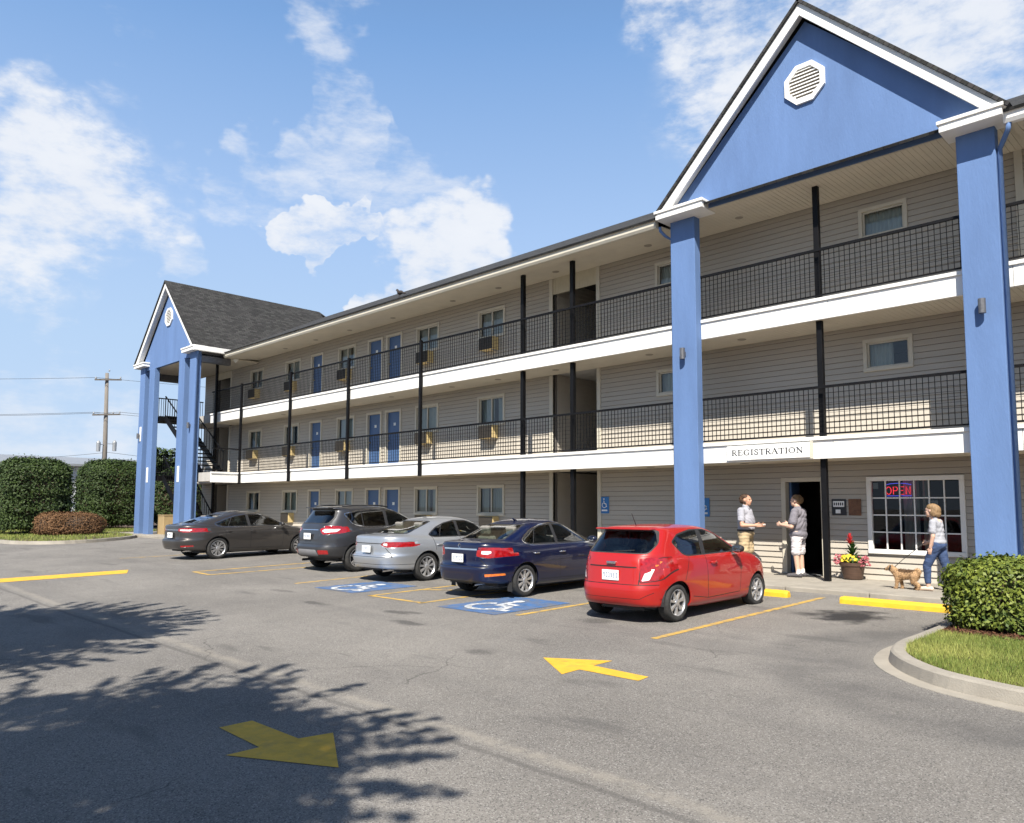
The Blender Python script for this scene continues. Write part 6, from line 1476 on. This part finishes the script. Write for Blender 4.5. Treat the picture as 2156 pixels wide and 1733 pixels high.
# local frame of a person: +x = the way he or she faces, y = left, z up, origin between the feet
def man_polo(loc, rz, sc):
    p = thing('person', loc, 'man in pale grey polo shirt and khaki shorts holding a white paper', 'person', 'people at the motel entrance', rz, world=False); p.scale = (sc * 1.08, sc * 1.10, sc)
    b = MB(); head(b, .03, 1.60, 1)
    limb(b, [(0, 0, 1.34), (.015, 0, 1.50)], [.068, .060]); limb(b, [(0, 0, .95), (-.01, 0, 1.15), (-.01, 0, 1.33)], [.125, .12, .13])
    sh = {}
    for s in (1, -1):
        el = (.04, s * .265, 1.06); wr = (.27, s * .15, 1.06); limb(b, [(-.01, s * .185, 1.38), el, wr], [.058, .045, .031])
        hand(b, wr, (.9, -s * .42, .03), (0, 0, 1), .75)
        limb(b, [(0, s * .095, .92), (.01, s * .11, .50), (-.03, s * .115, .09)], [.092, .062, .042]); limb(b, [(-.035, s * .115, .06), (.12, s * .13, .035)], [.042, .035])
    blob(b, 'body', 'skin', p, .0085)
    eyes(p, .03, 1.60, 1)
    c = MB(); limb(c, [(-.005, 0, .98), (0, 0, 1.12), (-.005, 0, 1.30)], [.155, .158, .16]); ball(c, (-.01, .0, 1.33), (.122, .222, .12), 10); ball(c, (.015, 0, 1.14), (.17, .20, .24), 10); ball(c, (.01, 0, 1.0), (.163, .19, .10), 10)
    for s in (1, -1): limb(c, [(-.01, s * .185, 1.375), (.015, s * .235, 1.18)], [.076, .075])
    limb(c, [(.0, 0, 1.41), (.01, 0, 1.47)], [.078, .07]); blob(c, 'polo_shirt', 'cloth_polo', p, .010, 4, .0055)
    m = MB(); m.box(.075, .11, -.05, .05, 1.40, 1.43); m.build('collar', 'cloth_grey', p, bevel=.01)
    m = MB(); m.lathe([(.162, .93), (.168, .935), (.168, .965), (.162, .97)], (0, 0, 0), 28); m.v = [(q[0], q[1] * 1.14, q[2]) for q in m.v]; m.build('belt', 'belt_black', p, smooth=True)
    c = MB(); ball(c, (0, 0, .88), (.162, .186, .12), 10)
    for s in (1, -1): limb(c, [(0, s * .09, .86), (.01, s * .112, .52)], [.112, .106])
    blob(c, 'shorts', 'cloth_khaki', p, .010, 4, .005)
    c = MB(); ball(c, (.0, 0, 1.665), (.100, .084, .072), 10); ball(c, (-.055, 0, 1.615), (.065, .082, .09), 10); hb = blob(c, 'hair', 'hair_brown', p, .009); strands(hb, 'hair_brown', hb, 'locks', 900, .025, .008, 61, .3)
    c = MB(); ball(c, (.068, 0, 1.517), (.036, .044, .026), 8); ball(c, (.02, .052, 1.54), (.03, .015, .04), 6); ball(c, (.02, -.052, 1.54), (.03, .015, .04), 6); blob(c, 'beard', 'beard', p, .008)
    for s in (1, -1):
        c = MB(); limb(c, [(-.06, s * .115, .045), (.05, s * .12, .045), (.15, s * .13, .035)], [.050, .050, .042]); o = blob(c, 'shoe', 'shoe_dark', p, .01)
        c = MB(); limb(c, [(-.03, s * .115, .08), (-.03, s * .115, .15)], [.047, .046]); blob(c, 'sock', 'sock_white', p, .01)
    return p
def man_tee(loc, rz, sc):
    p = thing('person', loc, 'man in dark grey t-shirt and pale shorts standing in the open doorway', 'person', 'people at the motel entrance', rz, world=False); p.scale = (sc * 1.08, sc * 1.10, sc)
    b = MB(); head(b, .03, 1.60, 1); limb(b, [(-.01, 0, 1.34), (.005, 0, 1.50)], [.07, .062]); limb(b, [(0, 0, .95), (-.01, 0, 1.15), (-.01, 0, 1.33)], [.125, .12, .13])
    for s in (1, -1):
        el = (.02, s * .27, 1.06); wr = (.26, s * .19, 1.10); limb(b, [(-.02, s * .185, 1.38), el, wr], [.060, .046, .031]); hand(b, wr, (.95, -s * .3, .05), (0, 0, 1), .9)
        limb(b, [(0, s * .09, .92), (.01, s * .10, .50), (-.02, s * .105, .09)], [.095, .064, .042]); limb(b, [(-.03, s * .105, .06), (.12, s * .12, .035)], [.042, .035])
    blob(b, 'body', 'skin_pale', p, .0085); eyes(p, .03, 1.60, 1)
    c = MB(); limb(c, [(0, 0, .88), (0, 0, 1.1), (-.01, 0, 1.30)], [.165, .160, .16]); ball(c, (-.015, 0, 1.33), (.125, .225, .115), 10); ball(c, (.01, 0, 1.10), (.17, .205, .26), 10); ball(c, (.0, 0, .90), (.168, .20, .12), 10)
    for s in (1, -1): limb(c, [(-.02, s * .185, 1.375), (.0, s * .245, 1.16)], [.078, .082])
    limb(c, [(-.01, 0, 1.40), (0, 0, 1.45)], [.08, .072]); blob(c, 'tee_shirt', 'cloth_grey', p, .010, 4, .006)
    c = MB(); ball(c, (0, 0, .85), (.15, .18, .12), 10)
    for s in (1, -1): limb(c, [(0, s * .088, .82), (.01, s * .1, .53)], [.106, .100])
    blob(c, 'shorts', 'cloth_shorts', p, .010, 4, .005)
    c = MB(); ball(c, (.0, 0, 1.662), (.100, .084, .070), 10); ball(c, (-.05, 0, 1.62), (.066, .081, .08), 10); hb = blob(c, 'hair', 'hair_light', p, .009); strands(hb, 'hair_light', hb, 'locks', 900, .025, .008, 62, .3)
    for s in (1, -1):
        c = MB(); limb(c, [(-.06, s * .105, .045), (.05, s * .11, .045), (.16, s * .125, .035)], [.050, .050, .044]); blob(c, 'shoe', 'shoe_dark', p, .01)
        c = MB(); limb(c, [(-.025, s * .105, .08), (-.022, s * .105, .15)], [.048, .047]); blob(c, 'sock', 'sock_white', p, .01)
    return p
def woman_walking(loc, rz, sc):
    p = thing('person', loc, 'short haired woman in pale t-shirt and jeans walking a dog', 'person', 'people at the motel entrance', rz, world=False); p.scale = (sc,) * 3
    b = MB(); head(b, .09, 1.50, 1); limb(b, [(.02, 0, 1.27), (.06, 0, 1.41)], [.058, .052]); limb(b, [(-.01, 0, .9), (.0, 0, 1.05), (.01, 0, 1.25)], [.12, .11, .115])
    # left arm hangs back a little, right arm holds the lead
    limb(b, [(.01, .165, 1.29), (.0, .215, 1.03), (.06, .20, .82)], [.05, .041, .029]); hand(b, (.06, .20, .81), (.2, -.05, -1), (1, 0, 0), .45, .92)
    limb(b, [(.01, -.165, 1.29), (.02, -.205, 1.04), (.22, -.17, .90)], [.05, .041, .029]); hand(b, (.22, -.17, .90), (.9, .1, -.3), (0, 0, 1), 1.0, .92)
    limb(b, [(0, .085, .87), (.17, .09, .47), (.16, .09, .09)], [.098, .062, .040]); limb(b, [(.15, .09, .05), (.30, .09, .03)], [.038, .030])
    limb(b, [(0, -.085, .87), (-.10, -.09, .47), (-.36, -.09, .15)], [.098, .062, .040]); limb(b, [(-.38, -.09, .12), (-.28, -.09, .025)], [.036, .030])
    blob(b, 'body', 'skin_pale', p, .0085); eyes(p, .09, 1.50, 1)
    c = MB(); limb(c, [(-.01, 0, .90), (.0, 0, 1.05), (.01, 0, 1.22)], [.135, .128, .13]); ball(c, (.005, 0, 1.255), (.10, .185, .095), 10); ball(c, (.04, 0, 1.13), (.11, .155, .12), 10); ball(c, (-.01, 0, .92), (.145, .17, .08), 10)
    for s in (1, -1): limb(c, [(.01, s * .165, 1.285), (.005, s * .205, 1.12)], [.066, .066])
    limb(c, [(.02, 0, 1.32), (.035, 0, 1.36)], [.066, .058]); blob(c, 'tee_shirt', 'cloth_tee', p, .010, 4, .005)
    c = MB(); ball(c, (-.015, 0, .86), (.142, .165, .10), 10); limb(c, [(0, .085, .85), (.17, .09, .47), (.165, .09, .17)], [.112, .078, .058]); limb(c, [(0, -.085, .85), (-.10, -.09, .47), (-.33, -.09, .20)], [.112, .078, .058]); blob(c, 'jeans', 'denim', p, .010, 4, .0045)
    c = MB(); ball(c, (.06, 0, 1.565), (.108, .092, .08), 10); ball(c, (.0, 0, 1.51), (.085, .092, .11), 10); ball(c, (.03, .07, 1.47), (.06, .03, .075), 8); ball(c, (.03, -.07, 1.47), (.06, .03, .075), 8); ball(c, (-.03, 0, 1.44), (.055, .08, .06), 8); ball(c, (.125, 0, 1.565), (.04, .06, .03), 8); hb = blob(c, 'hair', 'hair_blond', p, .009); strands(hb, 'hair_blond', hb, 'locks', 900, .02, .007, 63, 1.2)
    for pts in ([(.11, .09, .045), (.2, .09, .045), (.33, .09, .03)], [(-.40, -.09, .14), (-.34, -.09, .075), (-.27, -.09, .02)]):
        c = MB(); limb(c, pts, [.046, .046, .038]); blob(c, 'shoe', 'shoe_pale', p, .01)
    return p
zs_ = .137
man_polo((-8.22, 15.55, zs_), R(5), 1.0); man_tee((-7.12, 15.72, zs_), R(183), .99); wom = woman_walking((-4.22, 14.86, zs_), R(180 - 3), .93)
pc = thing('white_paper', (-7.9, 15.57, 1.2), 'folded white paper in the hands of the man in the polo shirt', 'paper'); MB().box(-7.905, -7.80, 15.50, 15.64, 1.20, 1.225).build('sheet', 'sign_white', pc, bevel=.004)

# dog: local +x forward
pm('fur_tan', (.40, .25, .13), .85, var=.35, vscale=40, bump=.6, bscale=80); pm('fur_saddle', (.085, .045, .02), .85, var=.4, vscale=40, bump=.6, bscale=80); pm('fur_dark', (.03, .022, .018), .8, var=.3, vscale=40)
dg_ = thing('dog', (-4.74, 14.80, zs_), 'small tan and brown dog walking on a lead ahead of the woman', 'dog', None, R(180 - 2), world=False); dg_.scale = (.94,) * 3
b = MB(); limb(b, [(.13, 0, .27), (.03, 0, .265), (-.08, 0, .272), (-.15, 0, .272)], [.098, .092, .080, .082]); ball(b, (.12, 0, .235), (.085, .085, .10), 8)
limb(b, [(.17, 0, .30), (.23, 0, .36)], [.075, .062]); ball(b, (.27, 0, .385), (.066, .062, .06), 8); limb(b, [(.30, 0, .375), (.365, 0, .358)], [.034, .024])
for s, dx in ((1, .02), (-1, -.03)):
    limb(b, [(.14, s * .045, .22), (.13 + dx, s * .05, .12), (.135 + dx * 1.6, s * .05, .02)], [.052, .032, .025]); limb(b, [(.135 + dx * 1.6, s * .05, .016), (.165 + dx * 1.6, s * .05, .014)], [.019, .016])
    limb(b, [(-.16, s * .05, .25), (-.13 - dx, s * .055, .16), (-.21 - dx * 1.5, s * .055, .09), (-.195 - dx * 1.5, s * .055, .02)], [.072, .050, .030, .024]); limb(b, [(-.195 - dx * 1.5, s * .055, .016), (-.165 - dx * 1.5, s * .055, .014)], [.019, .016])
limb(b, [(-.21, 0, .29), (-.245, 0, .345), (-.215, 0, .375), (-.175, 0, .37)], [.04, .036, .032, .024])
db = blob(b, 'body', 'fur_tan', dg_, .007, 4); strands(db, 'fur_tan', db, 'fur', 5000, .03, .007, 64, .5)
c = MB(); limb(c, [(.09, 0, .305), (0, 0, .302), (-.12, 0, .305)], [.078, .075, .062]); db = blob(c, 'saddle', 'fur_saddle', dg_, .008); strands(db, 'fur_saddle', db, 'fur', 1800, .035, .008, 65, .5)
for s in (1, -1):
    c = MB(); limb(c, [(.262, s * .045, .425), (.268, s * .064, .385), (.272, s * .066, .35)], [.018, .02, .014]); blob(c, 'ear', 'fur_dark', dg_, .006, 3)
    m = MB(); ball(m, (.322, s * .024, .402), .008, 6); m.build('eye', 'eye_dark', dg_, smooth=True)
c = MB(); limb(c, [(.345, 0, .358), (.385, 0, .358)], [.026, .021]); blob(c, 'muzzle', 'fur_dark', dg_, .006, 3)
m = MB(); m.tube([(.205 + .012 * math.sin(R(t)), .06 * math.cos(R(t)), .325 + .056 * math.sin(R(t))) for t in range(0, 361, 24)], .008, 6); m.build('collar', 'belt_black', dg_, smooth=True)
ld_ = MB().tube([(-4.95, 14.80, .50), (-4.80, 14.88, .66), (-4.62, 14.96, .83), (-4.47, 15.0, .97)], .006, 6).build('dog_lead', 'belt_black', smooth=True); tag(ld_, 'thin dark lead between the dog collar and the woman', 'lead')
# bird on the roof edge
bd = thing('bird', (-19.6, 14.6, 8.29), 'small dark bird perched on the roof edge', 'bird', None, R(185), world=False)
c = MB(); ball(c, (0, 0, .16), (.13, .065, .07), 8); limb(c, [(.07, 0, .19), (.12, 0, .25)], [.05, .04]); ball(c, (.135, 0, .265), (.045, .038, .038), 8); limb(c, [(.17, 0, .265), (.215, 0, .258)], [.014, .005]); limb(c, [(-.09, 0, .15), (-.25, 0, .09)], [.04, .022]); blob(c, 'body', 'fur_dark', bd, .01, 3)
MB().tube([(.02, .02, .1), (.03, .02, 0)], .007, 6).tube([(.02, -.02, .1), (.03, -.02, 0)], .007, 6).build('legs', 'fur_dark', bd)

# ------------------------------------------------------------------ flower planter
pm('pot_brown', (.075, .042, .028), .55, var=.25, vscale=6, stretch=(1, 1, 4)); pm('petal_red', (.55, .03, .035), .6, var=.2, vscale=30); pm('petal_yellow', (.75, .52, .03), .6, var=.15, vscale=30); pm('petal_pink', (.36, .09, .11), .6, var=.3, vscale=30)
pt_ = thing('flower_planter', (-6.12, 15.98, zs_), 'brown pot of red, yellow and pink flowers beside the doorway', 'planter', world=False)
m = MB(); m.lathe([(.001, .0), (.165, 0), (.185, .03), (.225, .26), (.245, .28), (.25, .34), (.235, .345), (.225, .30), (.001, .30)], (0, 0, 0), 28); m.build('pot', 'pot_brown', pt_, smooth=False)
MB().lathe([(.001, .305), (.224, .305)], (0, 0, 0), 20).build('soil', 'soil', pt_)
r = np.random.default_rng(31)
def spray(n, c, rad, leaf, mat, nm, seed, up=.6):
    rr2 = np.random.default_rng(seed); d = rr2.normal(0, 1, (n, 3)); d /= np.linalg.norm(d, axis=1)[:, None]; C = np.array(c) + d * np.array(rad) * rr2.uniform(.5, 1, n)[:, None]
    v, f, t = leaves(C, d + np.array([0, 0, up]), leaf, leaf * .5, .4, seed); np_mesh(nm, v, f, mat, pt_, tone=t)
spray(900, (0, 0, .40), (.24, .22, .10), .07, 'leaf_planter', 'foliage', 41)
# tall bromeliad-like rosette: long arching leaves
m = MB()
for k in range(46):
    a = k * 2.399; zb_ = .36 + .006 * k; L = .30 - .0018 * k; el = R(25 + k * 1.15); d = Vector((math.cos(a) * math.cos(el), math.sin(a) * math.cos(el), math.sin(el))); sd = Vector((-math.sin(a), math.cos(a), 0))
    p0 = Vector((0, 0, zb_)); p1 = p0 + d * L * .55; p2 = p0 + d * L - Vector((0, 0, .05)); w = .022
    m.add([p0 - sd * w * .5, p0 + sd * w * .5, p1 + sd * w, p1 - sd * w, p2], [(0, 1, 2, 3), (3, 2, 4)])
m.build('arching_leaves', 'leaf_planter', pt_)
m = MB()
for k in range(26):
    a = k * 2.399; z = .70 + .0055 * k; el = R(30 + 2.0 * k); d = Vector((math.cos(a) * math.cos(el), math.sin(a) * math.cos(el), math.sin(el))); sd = Vector((-math.sin(a), math.cos(a), 0)); p0 = Vector((-.02, -.05, z)); p1 = p0 + d * .07; m.add([p0 - sd * .012, p0 + sd * .012, p1 + sd * .016 + d * .01, p1 - sd * .016 + d * .01, p1 + d * .05], [(0, 1, 2, 3), (3, 2, 4)])
m.build('red_flower', 'petal_red', pt_)
def blooms(n, c, rad, size, mat, nm, seed):
    rr2 = np.random.default_rng(seed); m = MB()
    for k in range(n):
        p = Vector((c[0] + rr2.uniform(-1, 1) * rad[0], c[1] + rr2.uniform(-1, 1) * rad[1], c[2] + rr2.uniform(-1, 1) * rad[2])); nn = Vector((rr2.normal(0, .5), -.8 + rr2.normal(0, .3), .8)).normalized(); u = nn.orthogonal().normalized(); w = nn.cross(u)
        for j in range(6):
            a = math.pi * j / 3; d = u * math.cos(a) + w * math.sin(a); e = u * math.cos(a + .52) + w * math.sin(a + .52); g = u * math.cos(a - .52) + w * math.sin(a - .52)
            m.add([p, p + g * size * .6 + nn * .01, p + d * size + nn * .014, p + e * size * .6 + nn * .01], [(0, 1, 2, 3)])
    m.build(nm, mat, pt_)
blooms(30, (-.02, -.14, .42), (.15, .06, .06), .042, 'petal_yellow', 'yellow_flowers', 51); blooms(60, (-.24, -.05, .38), (.09, .10, .10), .03, 'petal_pink', 'pink_flowers', 52); blooms(60, (.24, -.04, .38), (.09, .10, .10), .03, 'petal_pink', 'pink_flowers', 53)
# door mat in front of the registration door
mt = thing('door_mat', (-7.3, 16.0, zs_), 'dark door mat on the pavement at the registration door', 'mat'); MB().box(-7.75, -6.85, 15.85, 16.28, zs_, zs_ + .012).build('mat', 'rubber_black', mt, bevel=.004)
